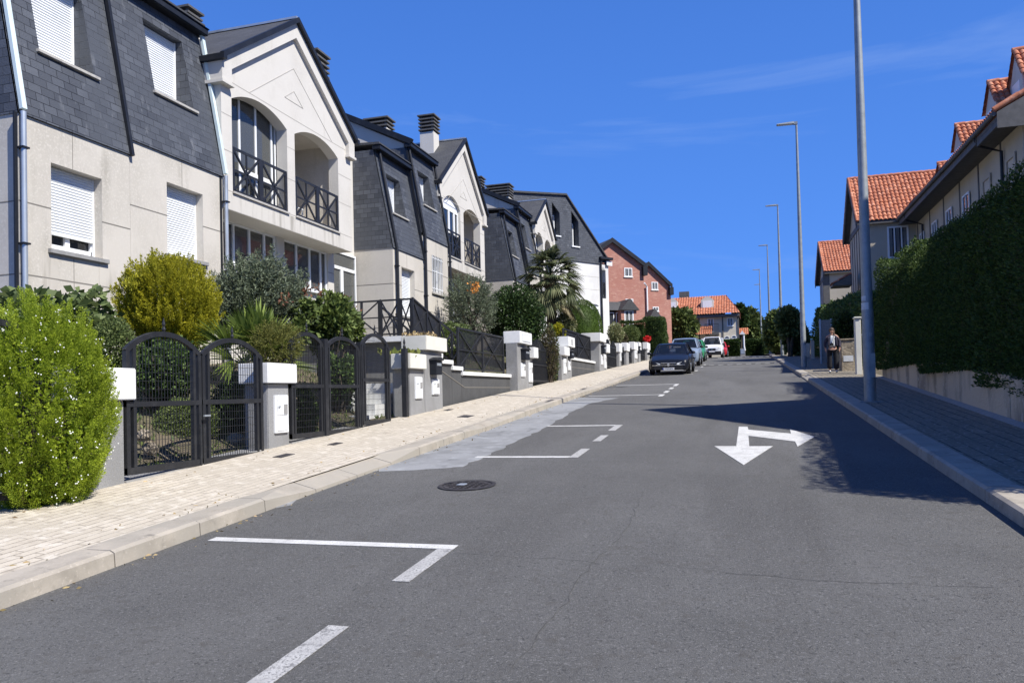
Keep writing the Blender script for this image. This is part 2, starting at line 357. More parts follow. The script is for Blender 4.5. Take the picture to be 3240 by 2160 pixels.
# crossing street at the crest
mb = MB(); mb.add([(-5, 68, zr(68)+.012), (40, 68, zr(68)+.012), (40, 77, zr(77)+.012), (-5, 77, zr(77)+.012)], [(0, 1, 2, 3)])
tag(mb.build('cross_road', M['asphalt']), kind='structure')
# kerb stones, with joints and dropped stretches
def drop(y):                                     # 0 full kerb, 1 dropped (gate crossings on the left)
    def seg(a, b, r): return max(0, min(1, (y-a)/r, (b-y)/r))
    return max(seg(7.0, 10.6, .25), seg(13.2, 16.6, .8)*.5, seg(24.5, 31.5, .8)*.6)
mb = MB(); y = -8.
while y < 66:
    y0, y1 = y+.006, y+.994
    P = []
    for yy in (y0, y1):
        d = drop(yy); z = zr(yy)
        jit = random.uniform(-.004, .004)
        P.append([(KL-.34, z-.1), (KL-.34, z+.131), (KL-.27*d-.025, z+.131+jit-.01*d), (KL+.015, z+.112-.075*d+jit), (KL+.03, z-.1)])
    vs = [(p[0], yy, p[1]) for yy, pr_ in zip((y0, y1), P) for p in pr_]
    mb.add(vs, [(4,3,2,1,0), (5,6,7,8,9)] + [(k, (k+1) % 5, 5+(k+1) % 5, 5+k) for k in range(5)])
    y += 1.0
tag(mb.build('kerb_left', M['kerb']), kind='structure')
mb = MB(); y = -8.
while y < 68:
    if not (27.6 < y < 30.5):
        vs = []
        for yy in (y+.006, y+.994):
            z = zr(yy); j = random.uniform(-.004, .004)
            vs += [(KR+.3, yy, z-.1), (KR+.3, yy, z+.132), (KR+.03, yy, z+.132+j), (KR, yy, z+.11+j), (KR-.012, yy, z-.1)]
        mb.add(vs, [(4,3,2,1,0), (5,6,7,8,9)] + [(k, (k+1) % 5, 5+(k+1) % 5, 5+k) for k in range(5)])
    else:
        vs = []
        for yy in (y+.006, y+.994):
            z = zr(yy); vs += [(KR+.3, yy, z-.1), (KR+.3, yy, z+.132), (KR+.2, yy, z+.12), (KR, yy, z+.04), (KR-.012, yy, z-.1)]
        mb.add(vs, [(4,3,2,1,0), (5,6,7,8,9)] + [(k, (k+1) % 5, 5+(k+1) % 5, 5+k) for k in range(5)])
    y += 1.0
tag(mb.build('kerb_right', M['kerb']), kind='structure')
def decal(name, pts, m, dz, sub=1):
    """flat patch lying on the road: polygon in x,y draped on the slope"""
    mb = MB(); mb.prism(pts, [], lambda u, v, d: (u, v, zr(v)+dz+d), 0, -.003); o = mb.build(name, m); return tag(o, kind='structure')
# pale concrete strip beside the left kerb
px = [(880,1079),(955,1080),(1060,1072),(1130,1040),(1190,1012),(1250,985),(1300,953),(1360,925),(1420,914),(1385,911),(1310,918),(1235,945)]
pp = [onr(*p)[:2] for p in px]
pts = [(KL+.02, pp[0][1]-.15)] + [tuple(p) for p in pp[1:9]] + [(KL+.02, pp[8][1]+.6)]
ed = []
for a, b in zip(pts[1:-1], pts[2:]):             # ragged outer edge
    for k in range(7):
        t = k/7; ed.append((a[0]+(b[0]-a[0])*t+random.uniform(-.05, .05), a[1]+(b[1]-a[1])*t))
decal('concrete_strip', [pts[0]] + ed + [pts[-1]], M['patch'], .004)
q = [onr(*p) for p in ((612,1145),(650,1135),(690,1140),(668,1160),(635,1166),(618,1158))]
decal('concrete_patch', [(p[0], p[1]) for p in q], M['patch'], .004)
LX = -2.24
def rect(name, x0, x1, y0, y1, m='paint', dz=.006, wob=0):
    decal(name, [(x0, y0), (x1, y0), (x1, y1), (x0, y1)], M[m], dz)
rect('parking_line', -4.52, LX, 5.83, 5.95); rect('parking_line', LX-.13, LX, 4.98, 5.825, 'paint_worn')
rect('parking_line', LX-.13, LX, 1.6, 4.12, 'paint_worn')
for y0, y1 in ((10.7, 11.6), (12.5, 13.3), (14.0, 14.95), (22.6, 23.4), (24.1, 25), (25.9, 26.7), (27.6, 28.8), (40.2, 41.1), (46, 46.8), (49.5, 50.3)): rect('parking_line', LX-.13, LX, y0, y1, 'paint_worn' if y0 < 20 else 'paint')
rect('parking_line', -3.75, LX-.135, 10.7, 10.83); rect('parking_line', -3.7, LX-.135, 14.82, 14.95)
rect('parking_line', -4.5, LX-.135, 23.27, 23.4); rect('parking_line', -4.5, LX-.135, 28.66, 28.8)
rect('parking_line', -4.5, LX, 36.9, 37.03)
for k in range(8):
    x = -2.0+k*.53; rect('crossing_mark', x, x+.3, 48.1, 48.75); rect('crossing_mark', x, x+.34, 65.4, 66.4)
mb = MB(); mb.box(KL+.05, KR-.02, 47.6, 48.02, zr(47.8)-.05, zr(47.8)+.02); tag(mb.build('speed_table_edge', M['asphalt']), kind='structure')
# turn arrow, its head towards the camera, one arm to the right
ar = [(-.155, 13.9), (.075, 13.9), (.075, 13.32), (.80, 13.0), (.68, 13.55), (1.03, 12.5), (.5, 12.0), (.66, 12.55), (.075, 13.0), (.1, 11.48), (.36, 11.48), (-.045, 9.88), (-.44, 11.48), (-.185, 11.48)]
ar = [(-.155,13.9),(.06,13.9),(.06,13.42),(.70,12.98),(.66,13.42),(1.0,12.5),(.56,11.95),(.61,12.45),(.06,12.9),(.09,11.5),(.36,11.5),(-.04,9.9),(-.44,11.5),(-.2,11.5)]
AR = [(1697,980),(1717,980),(1719,987),(1817,996),(1814,986),(1871,1003),(1832,1026),(1826,1014),(1719,1001),(1721,1025),(1775,1025),(1708,1068),(1641,1025),(1691,1025)]
decal('arrow_marking', [tuple(onr(*p)[:2]) for p in AR], M['paint'], .006)
M['oil'] = mat('oil_stain', (.112, .109, .103), .9, [(1.1, (.092, .09, .085), .35, .7), (3.5, (.04, .039, .037), .46, .62)], (110, .7, .02))
q = onr(1395, 889); decal('oil_stain', [(q[0]+.9*math.cos(a)*random.uniform(.7, 1), q[1]+.55*math.sin(a)*random.uniform(.7, 1)) for a in np.linspace(0, 6.1, 20)], M['oil'], .003)
# thin cracks in the asphalt
def crack(pts, wd=.012):
    P = [onr(*p) for p in pts]; l = []; r = []
    ps = []
    for a, b in zip(P[:-1], P[1:]):
        n = max(2, int(np.linalg.norm(b-a)/.12))
        for k in range(n): ps.append(a+(b-a)*k/n+np.array((random.uniform(-.025, .025), random.uniform(-.025, .025), 0)))
    for i, p in enumerate(ps):
        d = nrm((ps[min(i+1, len(ps)-1)]-ps[max(i-1, 0)])[:2]); n = np.array((-d[1], d[0])); ww = wd*random.uniform(.2, 1)
        l.append(p[:2]+n*ww/2); r.append(p[:2]-n*ww/2)
    mb = MB(); n = len(l)
    mb.add([(*p, zr(p[1])+.003) for p in l+r], [(i, i+1, n+i+1, n+i) for i in range(n-1)])
    tag(mb.build('road_crack', M['crack']), kind='structure')
crack([(1160,1550),(1215,1490),(1290,1400),(1345,1310),(1430,1235),(1480,1120)], .009)
crack([(1050,1270),(1300,1285),(1420,1300)], .007); crack([(1480,1290),(1700,1318),(1900,1335),(2110,1342),(2352,1356)], .007)
crack([(1130,1056),(1300,1060),(1470,1062)], .008)
# manhole in the road
c = onr(1073, 1115)
mh = thing('manhole_cover', 'round cast iron manhole cover in the road with a worn silver patch', 'manhole cover', tuple(c))
def disc(r0, r1, z, n=40, mi=0, mb=None, cx=0, cy=0):
    mb = mb or MB(); vs = []
    for k in range(n):
        a = 2*math.pi*k/n
        for r in (r0, r1): vs.append((c[0]+cx+r*math.cos(a), c[1]+cy+r*math.sin(a), zr(c[1]+cy+r*math.sin(a))+z))
    mb.add(vs, [(2*k, 2*k+1, 2*((k+1) % n)+1, 2*((k+1) % n)) for k in range(n)], mi); return mb
mb = disc(.29, .335, .012); disc(.27, .29, .004, mb=mb); mb.build('frame', M['iron'], mh)
mb = disc(0.001, .272, .009)
for k in range(-3, 4):
    for j in range(-3, 4):
        if k*k+j*j < 11: mb.hexa([(c[0]+k*.07+dx, c[1]+j*.07+dy, zr(c[1]+j*.07)+z) for z in (.009, .017) for dx, dy in ((-.024,-.01),(.024,-.01),(.024,.01),(-.024,.01))])
mb.build('lid', M['iron'], mh)
mb = MB(); mb.prism([(c[0]-.12, c[1]-.05), (c[0]-.02, c[1]-.06), (c[0]+.0, c[1]+.0), (c[0]-.02, c[1]+.06), (c[0]-.1, c[1]+.05)], [], lambda u, v, d: (u, v, zr(v)+.0185+d), 0, -.002); mb.build('worn_patch', M['zinc'], mh)
# small covers in the pavement
for px_, lb, wx, wy in (((652,1050), 'small iron cover in pavement before the first white meter box', .07, .17), ((770,1022), 'small dark iron cover in beige pavement below the second arched gate', .06, .14), ((1070,955), 'reddish iron cover in beige pavement before the stepped garden wall', .12, .22),
                        ((1030,945), 'thin dark iron cover in pavement beside planter pillar foot', .06, .18), ((1262,917), 'narrow iron cover in pavement below the house name plate pillar', .05, .35), ((1340,890), 'narrow iron cover in pavement below the shrub filled gate', .05, .35)):
    p = onr(*px_, .17); mb = MB()
    hx = lambda x, y: pav_l(x, y)
    mb.hexa([(p[0]+a*wx, p[1]+b*wy, pav_l(p[0]+a*wx, p[1]+b*wy)+z) for z in (-.01, .006) for a, b in ((-1,-1),(1,-1),(1,1),(-1,1))])
    tag(mb.build('utility_cover', M['iron']), lb, 'cover', 'small covers in the left pavement')

# ================================================================== HOUSES, LEFT ROW
def arc_top(yl, yr, zs, zt, n=18):
    w_ = (yr-yl)/2; h = zt-zs; rad = (w_*w_+h*h)/(2*h); cy, cz = (yl+yr)/2, zt-rad
    a0 = math.asin(w_/rad)
    return [(cy+rad*math.sin(a), cz+rad*math.cos(a)) for a in np.linspace(a0, -a0, n)]
def joints_y(mb, X, y0, y1, z, holes=(), t=.006, h=.022):
    mb.box(X-.01, X+t*.5, y0, y1, z-h/2, z+h/2)
def rshutter(mb, X, y0, y1, z0, z1, pitch=.05):
    n = max(2, int((z1-z0)/pitch)); vs = []; fs = []
    for i in range(n):
        a = z0+(z1-z0)*i/n; b = z0+(z1-z0)*(i+1)/n; k = len(vs)
        m_ = a+(b-a)*.82
        vs += [(X, y0, a), (X, y1, a), (X+.011, y1, (a+m_)/2), (X+.011, y0, (a+m_)/2), (X, y1, m_), (X, y0, m_), (X-.004, y1, b), (X-.004, y0, b)]
        fs += [(k, k+1, k+2, k+3), (k+3, k+2, k+4, k+5), (k+5, k+4, k+6, k+7)]
    mb.add(vs, fs)
def frame_yz(mb, X, d, y0, y1, z0, z1, w_=.06):
    mb.yz([(y0, z0), (y1, z0), (y1, z1), (y0, z1)], [[(y0+w_, z0+w_), (y0+w_, z1-w_), (y1-w_, z1-w_), (y1-w_, z0+w_)]], X, X-d)

def mansard_unit(root, W, y0, y1, zb, zt, ws, holes):
    """slate-hung sloping storey: front face leaning back, window holes (y0,y1,z0,z1) with vertical shutter plane"""
    lean = .19
    def sx(z): return W+.04-lean*(z-zb)
    mb = MB()
    mb.prism([(y0, zb), (y1, zb), (y1, zt), (y0, zt)], [[(h[0], h[2]), (h[0], h[3]), (h[1], h[3]), (h[1], h[2])] for h in holes], lambda u, v, d: (sx(v)-d, u, v), 0, .03)
    # side cheeks and body
    for yy, s in ((y0, .0), (y1, -.0)):
        mb.add([(sx(zb)-.001, yy, zb), (sx(zt)-.001, yy, zt), (W-3.2, yy, zt), (W-3.2, yy, zb)], [(0, 1, 2, 3)])
    mb.add([(sx(zb), y0, zb), (sx(zb), y1, zb), (W-.3, y1, zb), (W-.3, y0, zb)], [(0, 1, 2, 3)])
    mb.build('mansard', M['slate'], root)
    for h in holes:
        a, b, c0, c1 = h[:4]; Xp = sx(c0)-.5
        rv = MB()                                # slate cheeks and head of the recess
        for yy in (a, b): rv.add([(sx(c0)-.03, yy, c0), (sx(c1)-.03, yy, c1), (Xp-.05, yy, c1), (Xp-.05, yy, c0)], [(0, 1, 2, 3)])
        rv.add([(sx(c1)-.03, a, c1), (sx(c1)-.03, b, c1), (Xp-.05, b, c1), (Xp-.05, a, c1)], [(0, 1, 2, 3)])
        wn = rv.build('window', M['slate'], root)
        s = MB(); rshutter(s, Xp, a+.0, b-.03, c0+.02, c1-.02); s.build('shutter', M['shutter'], wn)
        f = MB(); f.box(Xp-.02, Xp+.03, b-.035, b-.003, c0+.02, c1-.02); f.box(Xp-.04, Xp-.03, a, b, c0, c1); f.build('frame', M['white'], wn)
        l = MB(); l.box(Xp-.02, sx(c0)+.07, a-.07, b+.09, c0-.06, c0-.001); l.build('sill', M['sill'], wn, bevel=.008)

def house_windows(root, W, wins):
    for wd in wins:
        a, b, c0, c1 = wd['r']; kind = wd.get('k', 'shutter'); gap = wd.get('gap', 0)
        Xp = W-.2; fm = MB(); frame_yz(fm, Xp-.03, .05, a, b, c0, c1, .05)
        if kind == 'shutter':
            fm.box(Xp-.03, Xp+.015, b-.03, b, c0, c1)
            if gap: fm.box(Xp-.1, Xp-.04, (a+b)/2-.05, (a+b)/2+.05, c0, c0+gap+.2); fm.box(Xp-.1, Xp-.03, a, b, c0+.05, c0+.14)
        else: fm.box(Xp-.08, Xp-.03, (a+b)/2-.03, (a+b)/2+.03, c0, c1)
        wn = fm.build('window', M['white'], root)
        if kind == 'shutter':
            s = MB(); rshutter(s, Xp, a, b-.03, c0+gap, c1); s.box(Xp-.02, Xp+.02, a, b-.03, c0+gap-.02, c0+gap+.025); s.build('shutter', M['shutter'], wn)
        else:
            s = MB()
            for k in range(7): yy = a+(b-a)*(k+.5)/7; s.box(W-.02, W+.005, yy-.011, yy+.011, c0, c1)
            for zz_ in (c0+.15, (c0+c1)/2+.1, c1-.1): s.box(W-.022, W+.007, a, b, zz_-.012, zz_+.012)
            s.build('grille', M['white'], wn)
        g = MB(); g.box(Xp-.1, Xp-.09, a, b, c0, c1); g.build('pane', M['glassdark'], wn)
        bb = MB(); bb.box(Xp-.35, Xp-.34, a-.1, b+.1, c0-.1, c1+.1); bb.build('blind', M['curtain'] if kind == 'grille' else M['room'], wn)
        l = MB(); l.box(Xp-.02, W+.07, a-.08, b+.1, c0-.08, c0-.002); l.build('sill', M['sill_grey' if wd.get('grey', 1) else 'sill'], wn, bevel=.006)
        for q0, q1, dp in ((a-.2, a+.12, 1.5), (b-.1, b+.3, 1.7)): sk = MB(); sk.box(W-.02, W+.0025, q0, q1, c0-dp, c0-.085); sk.build('rain_streak', M['streak'], wn)

def slate_house(label, W, A, B, pipes, gutter=True, attic=None, zg=0., side_wall=True, group='slate and cream row houses on the left'):
    """A, B: dict(y0,y1,zb,zt,win=[...],dorm=[...])"""
    root = thing('slate_house', label, 'house', (W, A['y0'], zr(A['y0'])), group)
    for U, last in ((A, 0), (B, 1)):
        mb = MB(); hol = [[(w_['r'][0], w_['r'][2]), (w_['r'][0], w_['r'][3]), (w_['r'][1], w_['r'][3]), (w_['r'][1], w_['r'][2])] for w_ in U['win']]
        e = .0 if last else .0
        mb.yz([(U['y0'], zg), (U['y1'], zg), (U['y1'], U['zb']+.1), (U['y0'], U['zb']+.1)], hol, W, W-.3)
        if not last or side_wall: mb.box(W-4, W-.3005, U['y0'], U['y0']+.25, zg, U['zb']+.1)
        if last: mb.box(W-4, W-.3005, U['y1']-.25, U['y1'], zg, U['zb']+.1)
        wl = mb.build('wall', M['stucco'], root)
        jb = MB()
        for z in U.get('jz', ()):
            y = U['y0']
            for w_ in sorted(U['win'], key=lambda k: k['r'][0]):
                if w_['r'][2]-.1 < z < w_['r'][3]: joints_y(jb, W, y, w_['r'][0], z); y = w_['r'][1]
            joints_y(jb, W, y, U['y1'], z)
            if not last: jb.box(W-3.5, W-.02, U['y0']-.003, U['y0']+.01, z-.011, z+.011)
        for w_ in U['win']:
            ym = (w_['r'][0]+w_['r'][1])/2-.1
            jb.box(W-.01, W+.002, ym-.006, ym+.006, w_['r'][3], U['zb']); jb.box(W-.01, W+.002, ym-.006, ym+.006, zg, w_['r'][2]-.1)
        jb.build('wall_joints', M['joint'], wl)
        mansard_unit(root, W, U['y0']-.02*(not last), U['y1'], U['zb'], U['zt'], None, U['dorm'])
        house_windows(root, W, U['win'])
        tx = W+.04-.19*(U['zt']-U['zb'])
        # gutter and low roof
        g = MB(); g.yz([(U['y0']-.08, U['zt']-.02), (U['y1']+.06, U['zt']-.02), (U['y1']+.06, U['zt']+.12), (U['y0']-.08, U['zt']+.12)], [], tx+.24, tx-.05)
        g.box(tx+.0, tx+.27, U['y0']-.1, U['y1']+.08, U['zt']+.121, U['zt']+.15)
        g.build('gutter', M['darktrim'], root, bevel=.015)
        rs_ = 2.4 if last else .35
        rf = MB(); rf.hexa([(tx+.2, U['y0']-.05, U['zt']+.155), (tx+.2, U['y1'], U['zt']+.155), (tx-4.5, U['y1'], U['zt']+rs_), (tx-4.5, U['y0']-.05, U['zt']+rs_),
                            (tx+.2, U['y0']-.05, U['zt']+.23), (tx+.2, U['y1'], U['zt']+.23), (tx-4.5, U['y1'], U['zt']+rs_+.1), (tx-4.5, U['y0']-.05, U['zt']+rs_+.1)])
        rf.build('roof', M['slate_roof'], root)
        if last:                                 # rendered flank rising above the lower neighbour's roof
            fl = MB(); fl.xz([(tx+.02, A['zt']+.1), (tx+.02, U['zt']+.1), (tx-4.4, U['zt']+2.3), (tx-4.4, A['zt']+.1)], [], U['y0']+.03, U['y0']+.2)
            fl.build('flank_wall', M['stucco'], root)
            vg = MB(); vg.bar((tx+.25, U['y0']-.02, U['zt']+.17), (tx-4.45, U['y0']-.02, U['zt']+2.41), .16, .2); vg.build('verge', M['darktrim'], root)
    # dark joint trim between the two units and the downpipes
    lean = .19
    def sp(U, z): return W+.04-lean*(z-U['zb'])
    t = MB(); t.bar((sp(A, A['zb'])+.03, A['y1'], A['zb']-.02), (sp(B, B['zt'])+.03, A['y1'], B['zt']), .07, .07); t.build('trim', M['darktrim'], root)
    for yy, U, style in pipes:
        p = MB(); x0 = W+.09
        zb, zt = U['zb'], U['zt']
        if style == 'zinc':
            p.tube([(x0, yy, zg), (x0, yy, zb+.02)], .045, 12); p.build('downpipe', M['zinc'], root, smooth=True, angle=.6)
            p = MB(); p.bar((x0+.0, yy, zb+.06), (sp(U, zt)+.1, yy, zt), .09, .07); p.build('downpipe', M['zincwhite'], root)
            p = MB(); p.bar((W+.005, yy-.085, zg), (W+.005, yy-.085, zb), .06, .03); p.build('trim', M['darktrim'], root)  # dark bar puts the shade beside the pipe into colour
        else:
            p.tube([(x0, yy, zg), (x0, yy, zb+.0), (sp(U, zt)+.1, yy, zt)], .05, 10); p.build('downpipe', M['darktrim'], root, smooth=True, angle=.6)
        for z in (zb-.6, zb-2.2):
            b_ = MB(); b_.box(W, x0+.06, yy-.065, yy+.065, z, z+.03); b_.build('pipe_clamp', M['darktrim'], root)
    return root

A1 = dict(y0=10.41, y1=12.94, zb=6.6, zt=10.1, jz=(3.85, 5.1), win=[dict(r=(11.06, 12.22, 4.38, 5.93), gap=.32)], dorm=[(11.05, 12.3, 7.98, 9.63)])
B1 = dict(y0=12.945, y1=15.9, zb=6.92, zt=10.4, jz=(4.35, 5.6), win=[dict(r=(14.0, 15.17, 4.78, 6.33))], dorm=[(13.95, 15.2, 8.3, 9.95)])
def pull(U, k):
    zf_ = lambda z: 1.6+(z-1.6)*k
    return dict(y0=U['y0']*k, y1=U['y1']*k, zb=zf_(U['zb']), zt=zf_(U['zt']), jz=[zf_(z) for z in U['jz']], win=[dict(w_, r=(w_['r'][0]*k, w_['r'][1]*k, zf_(w_['r'][2]), zf_(w_['r'][3]))) for w_ in U['win']],
                dorm=[(d[0]*k, d[1]*k, zf_(d[2]), zf_(d[3])) for d in U['dorm']])
A1, B1 = pull(A1, .9745), pull(B1, .9745)
slate_house('slate mansard house nearest the camera with four white roller shutters', -11.45, A1, B1, [(A1['y0']+.02, A1, 'zinc'), (15.49, B1, 'zinc')], zg=1.2)
A2 = dict(y0=23.7, y1=26.25, zb=6.53, zt=9.85, jz=(3.9, 5.35), win=[dict(r=(24.37, 25.46, 4.35, 6.0))], dorm=[(24.25, 25.35, 7.82, 9.2)])
B2 = dict(y0=26.255, y1=28.8, zb=7.42, zt=10.68, jz=(4.7, 6.2), win=[dict(r=(27.1, 28.18, 5.47, 6.85), k='grille', grey=0)], dorm=[(26.95, 28.05, 8.72, 10.03)])
slate_house('slate mansard house in the middle with dark downpipes and a white window grille', -11.0, A2, B2, [(23.86, A2, 'd'), (26.3, B2, 'd'), (28.76, B2, 'd')], zg=1.2)
A3 = dict(y0=36.7, y1=39.3, zb=7.18, zt=10.5, jz=(4.8, 6.1), win=[], dorm=[(37.2, 38.3, 8.5, 9.8)])
B3 = dict(y0=39.305, y1=41.95, zb=8.0, zt=11.3, jz=(5.5,), win=[], dorm=[(39.75, 40.75, 9.3, 10.65)])
slate_house('farthest slate mansard house, partly hidden behind the tall palm', -10.65, A3, B3, [(36.86, A3, 'd'), (39.35, B3, 'd'), (41.9, B3, 'd')], zg=1.5)

def railing_yz(parent, X, y0, y1, z0, z1, bays=2, name='railing', t=.035, m='black'):
    mb = MB(); mb.box(X-t/2, X+t/2, y0, y1, z1-.055, z1+.01); mb.box(X-t/2, X+t/2, y0, y1, z0, z0+.07)
    n = bays; 
    for k in range(n+1):
        yy = y0+(y1-y0)*k/n; ww = .085
        mb.box(X-t/2-.004, X+t/2+.004, max(y0, yy-ww), min(y1, yy+ww), z0+.04, z1-.035)
    for k in range(n):
        a = y0+(y1-y0)*k/n+.05; b = y0+(y1-y0)*(k+1)/n-.05; zm = (z0+z1)/2
        for p, q in (((a, z0+.03), (b, z1-.03)), ((a, z1-.03), (b, z0+.03))): mb.bar((X, p[0], p[1]), (X, q[0], q[1]), .052, .035, up=(1, 0, 0))
        mb.box(X-.012, X+.012, (a+b)/2-.024, (a+b)/2+.024, z0, z1); mb.box(X-.014, X+.014, a, b, zm-.022, zm+.022)
    return mb.build(name, M[m], parent)

def louvre_chimney(parent, cx, cy, zb, zt, w=.75, d=.75, n=5, name='chimney'):
    h = .17*n*.9; mb = MB(); mb.box(cx-w/2, cx+w/2, cy-d/2, cy+d/2, zb, zt-h)
    ch = mb.build(name, M['stucco_pale'], parent)
    lv = MB(); lv.box(cx-w*.32, cx+w*.32, cy-d*.32, cy+d*.32, zt-h, zt-.05)
    for k in range(n):
        z = zt-h+.07+k*(h/n); e = .05+.03*(k == n-1)
        lv.box(cx-w/2-e, cx+w/2+e, cy-d/2-e, cy+d/2+e, z, z+.055)
    for a, b in ((1,1),(1,-1),(-1,1),(-1,-1)): lv.box(cx+a*(w/2-.06)-.04, cx+a*(w/2-.06)+.04, cy+b*(d/2-.06)-.04, cy+b*(d/2-.06)+.04, zt-h+.001, zt-.03)
    lv.build('louvres', M['timber'], ch); return ch

def gable_house(label, X, yl, yr, ya, za, zel, zer, zf, zsill, arches, zg, ground=None, infill=False, group='cream gabled row houses on the left', tri=True, depth=6):
    """X front plane; ya,za apex of the roof line; zel/zer roof edge heights at the two sides; zf underside of the projecting storey"""
    root = thing('gable_house', label, 'house', (X, (yl+yr)/2, zr(ya)), group)
    rz = lambda y: (za-(ya-y)*(za-zel)/(ya-yl) if y < ya else za-(y-ya)*(za-zer)/(yr-ya))
    d = .12
    out = [(yl, zf), (yr, zf), (yr, rz(yr)-d), (ya, za-d-.06), (yl, rz(yl)-d)]
    hol = []
    for a in arches: hol.append([(a[0], zsill), (a[1], zsill)] + arc_top(a[0], a[1], a[2], a[3]))
    mb = MB(); mb.yz(out, hol, X, X-.32)
    mb.box(X-3.5, X-.3205, yl, yl+.3, zf, rz(yl)-d); mb.box(X-3.5, X-.3205, yr-.3, yr, zf, rz(yr)-d)
    wl = mb.build('wall', M['stucco_pale'], root)
    st = MB()                                    # streaked band below the balconies
    st.box(X-.02, X+.004, yl+.01, yr-.5, zf+.01, zsill-.06); st.build('streaked_band', M['stain'], wl)
    sf = MB(); sf.box(X-3.4, X-.3205, yl+.301, yr-.301, zf, zf+.12); sf.box(X-3.4, X-.3205, yl+.301, yr-.301, zsill-.12, zsill-.002); sf.build('floor_slab', M['stucco_pale'], root)
    # raking band, capitals
    bd = MB(); bw = .42
    bd.yz([(yl-.03, rz(yl)-d), (ya, za-d), (yr+.03, rz(yr)-d), (yr+.03, rz(yr)-d-bw), (ya, za-d-bw*.98), (yl-.03, rz(yl)-d-bw)], [], X+.11, X-.05)
    for yy, s in ((yl, 1), (yr, -1)):
        z1 = rz(yy)-d-.1
        bd.box(X-.9, X+.112, min(yy-s*.09, yy+s*.28), max(yy-s*.09, yy+s*.28), z1-.46, z1-.002)
        bd.box(X-.9, X+.15, min(yy-s*.13, yy+s*.32), max(yy-s*.13, yy+s*.32), z1-.54, z1-.461)
    bd.build('raking_band', M['stucco_pale'], root, bevel=.006)
    jb = MB(); zj = rz(yl)-d-.45; jb.box(X-.01, X+.003, yl+.05, yr-.3, zj-.009, zj+.009)
    for p, q in ((.62, .0), (.14, .0)):
        hw = (yr-yl)*.32*(p/.62); zb = zj+.02 if p > .5 else zj+.46; zt = zb+hw*.7*.98
        jb.bar((X, ya-hw, zb), (X, ya, zt), .012, .014, up=(1, 0, 0)); jb.bar((X, ya, zt), (X, ya+hw, zb), .012, .014, up=(1, 0, 0))
        if p < .5: jb.bar((X, ya-hw, zb), (X, ya+hw, zb), .012, .014, up=(1, 0, 0))
    for z in (arches[0][2]-.45, arches[0][2]-1.3, zsill-.02):
        for a, b in ((yl, arches[0][0]), (arches[0][1], arches[1][0]), (arches[1][1], yr)): jb.box(X-.01, X+.0035, a+.005, b-.005, z-.008, z+.008)
    jb.build('wall_joints', M['jointpale'], wl)
    # roof
    rf = MB(); xb = X-depth; xo = X+.16; th = .1; ov = .14
    for s, ye, ze in ((-1, yl, zel), (1, yr, zer)):
        sl_ = (za-ze)/abs(ye-ya); y2 = ye+s*ov; z2 = ze-ov*sl_
        rf.hexa([(xo, ya, za-th), (xb, ya, za-th), (xb, y2, z2-th), (xo, y2, z2-th), (xo, ya, za), (xb, ya, za), (xb, y2, z2), (xo, y2, z2)])
    ro = rf.build('roof', M['slate_roof'], root)
    vg = MB()
    for s, ye, ze in ((-1, yl, zel), (1, yr, zer)):
        sl_ = (za-ze)/abs(ye-ya); y2 = ye+s*ov; z2 = ze-ov*sl_
        vg.hexa([(xo+.05, ya, za-.11), (xo-.06, ya, za-.11), (xo-.06, y2, z2-.11), (xo+.05, y2, z2-.11), (xo+.05, ya, za+.03), (xo-.06, ya, za+.03), (xo-.06, y2, z2+.03), (xo+.05, y2, z2+.03)])
        vg.box(X-3, xo+.08, y2-.05, y2+.07, z2-.15, z2-.02)
    vg.build('verge', M['darktrim'], root)
    rc = MB(); rc.bar((xo, ya, za+.02), (xb, ya, za+.02), .12, .06); rc.build('ridge_cap', M['zinc'], ro)
    # balcony rooms
    for i, a in enumerate(arches):
        rm = MB(); xb2 = X-1.55; y0, y1 = a[0]-.12, a[1]+.12; z0, z1 = zsill-.001, a[3]+.12
        rm.add([(X-.321, y0, z0), (X-.321, y1, z0), (xb2, y1, z0), (xb2, y0, z0), (X-.321, y0, z1), (X-.321, y1, z1), (xb2, y1, z1), (xb2, y0, z1)], [(4,5,6,7), (3,2,6,7), (0,3,7,4), (1,2,6,5)])
        lg = rm.build('balcony_recess', M['stucco'], root)
        if i == 1:
            ya_, yb_ = y0+1.18, y0+2.05; wn = MB(); frame_yz(wn, xb2+.03, .05, ya_, yb_, zsill+.75, a[2]-.42, .09); wn = wn.build('window', M['stucco'], lg)
            g = MB(); g.box(xb2+.005, xb2+.02, ya_+.05, yb_-.05, zsill+.8, a[2]-.47); g.build('pane', M['glassdark'], wn)
        elif not infill:
            Xg = X-.36; fr = MB(); n = 4
            for k in range(n+1):
                yy = a[0]+(a[1]-a[0])*(.0, .34, .63, .93, 1.0)[k]
                fr.box(Xg-.05, Xg, yy-.035, yy+.035, zsill, a[3]+.1)
            fr.box(Xg-.052, Xg+.002, a[0]+(a[1]-a[0])*.34, a[1], zsill+.72, zsill+.83); fr.box(Xg-.051, Xg+.001, a[0], a[1], zsill, zsill+.07)
            fo = fr.build('glazing_frame', M['white'], root)
            g = MB(); g.box(Xg-.03, Xg-.022, a[0]-.1, a[1]+.1, zsill, a[3]+.1); g.build('pane', M['glass'], fo)
            cu = MB(); cu.box(xb2+.2, xb2+.24, y0+.6, y1-.5, zsill, a[2]+.0); cu.build('curtain', M['curtain'], fo)
        else:
            Xg = X-.12; fr = MB(); ym = a[0]+(a[1]-a[0])*.12; z1_ = a[2]-.12
            fr.yz([(a[0], z1_), (a[1], z1_)] + arc_top(a[0], a[1], a[2], a[3]), [], Xg, Xg-.05)
            ys = [ym, ym+.55*(a[1]-ym)*.72, ym+.74*(a[1]-ym), a[1]]
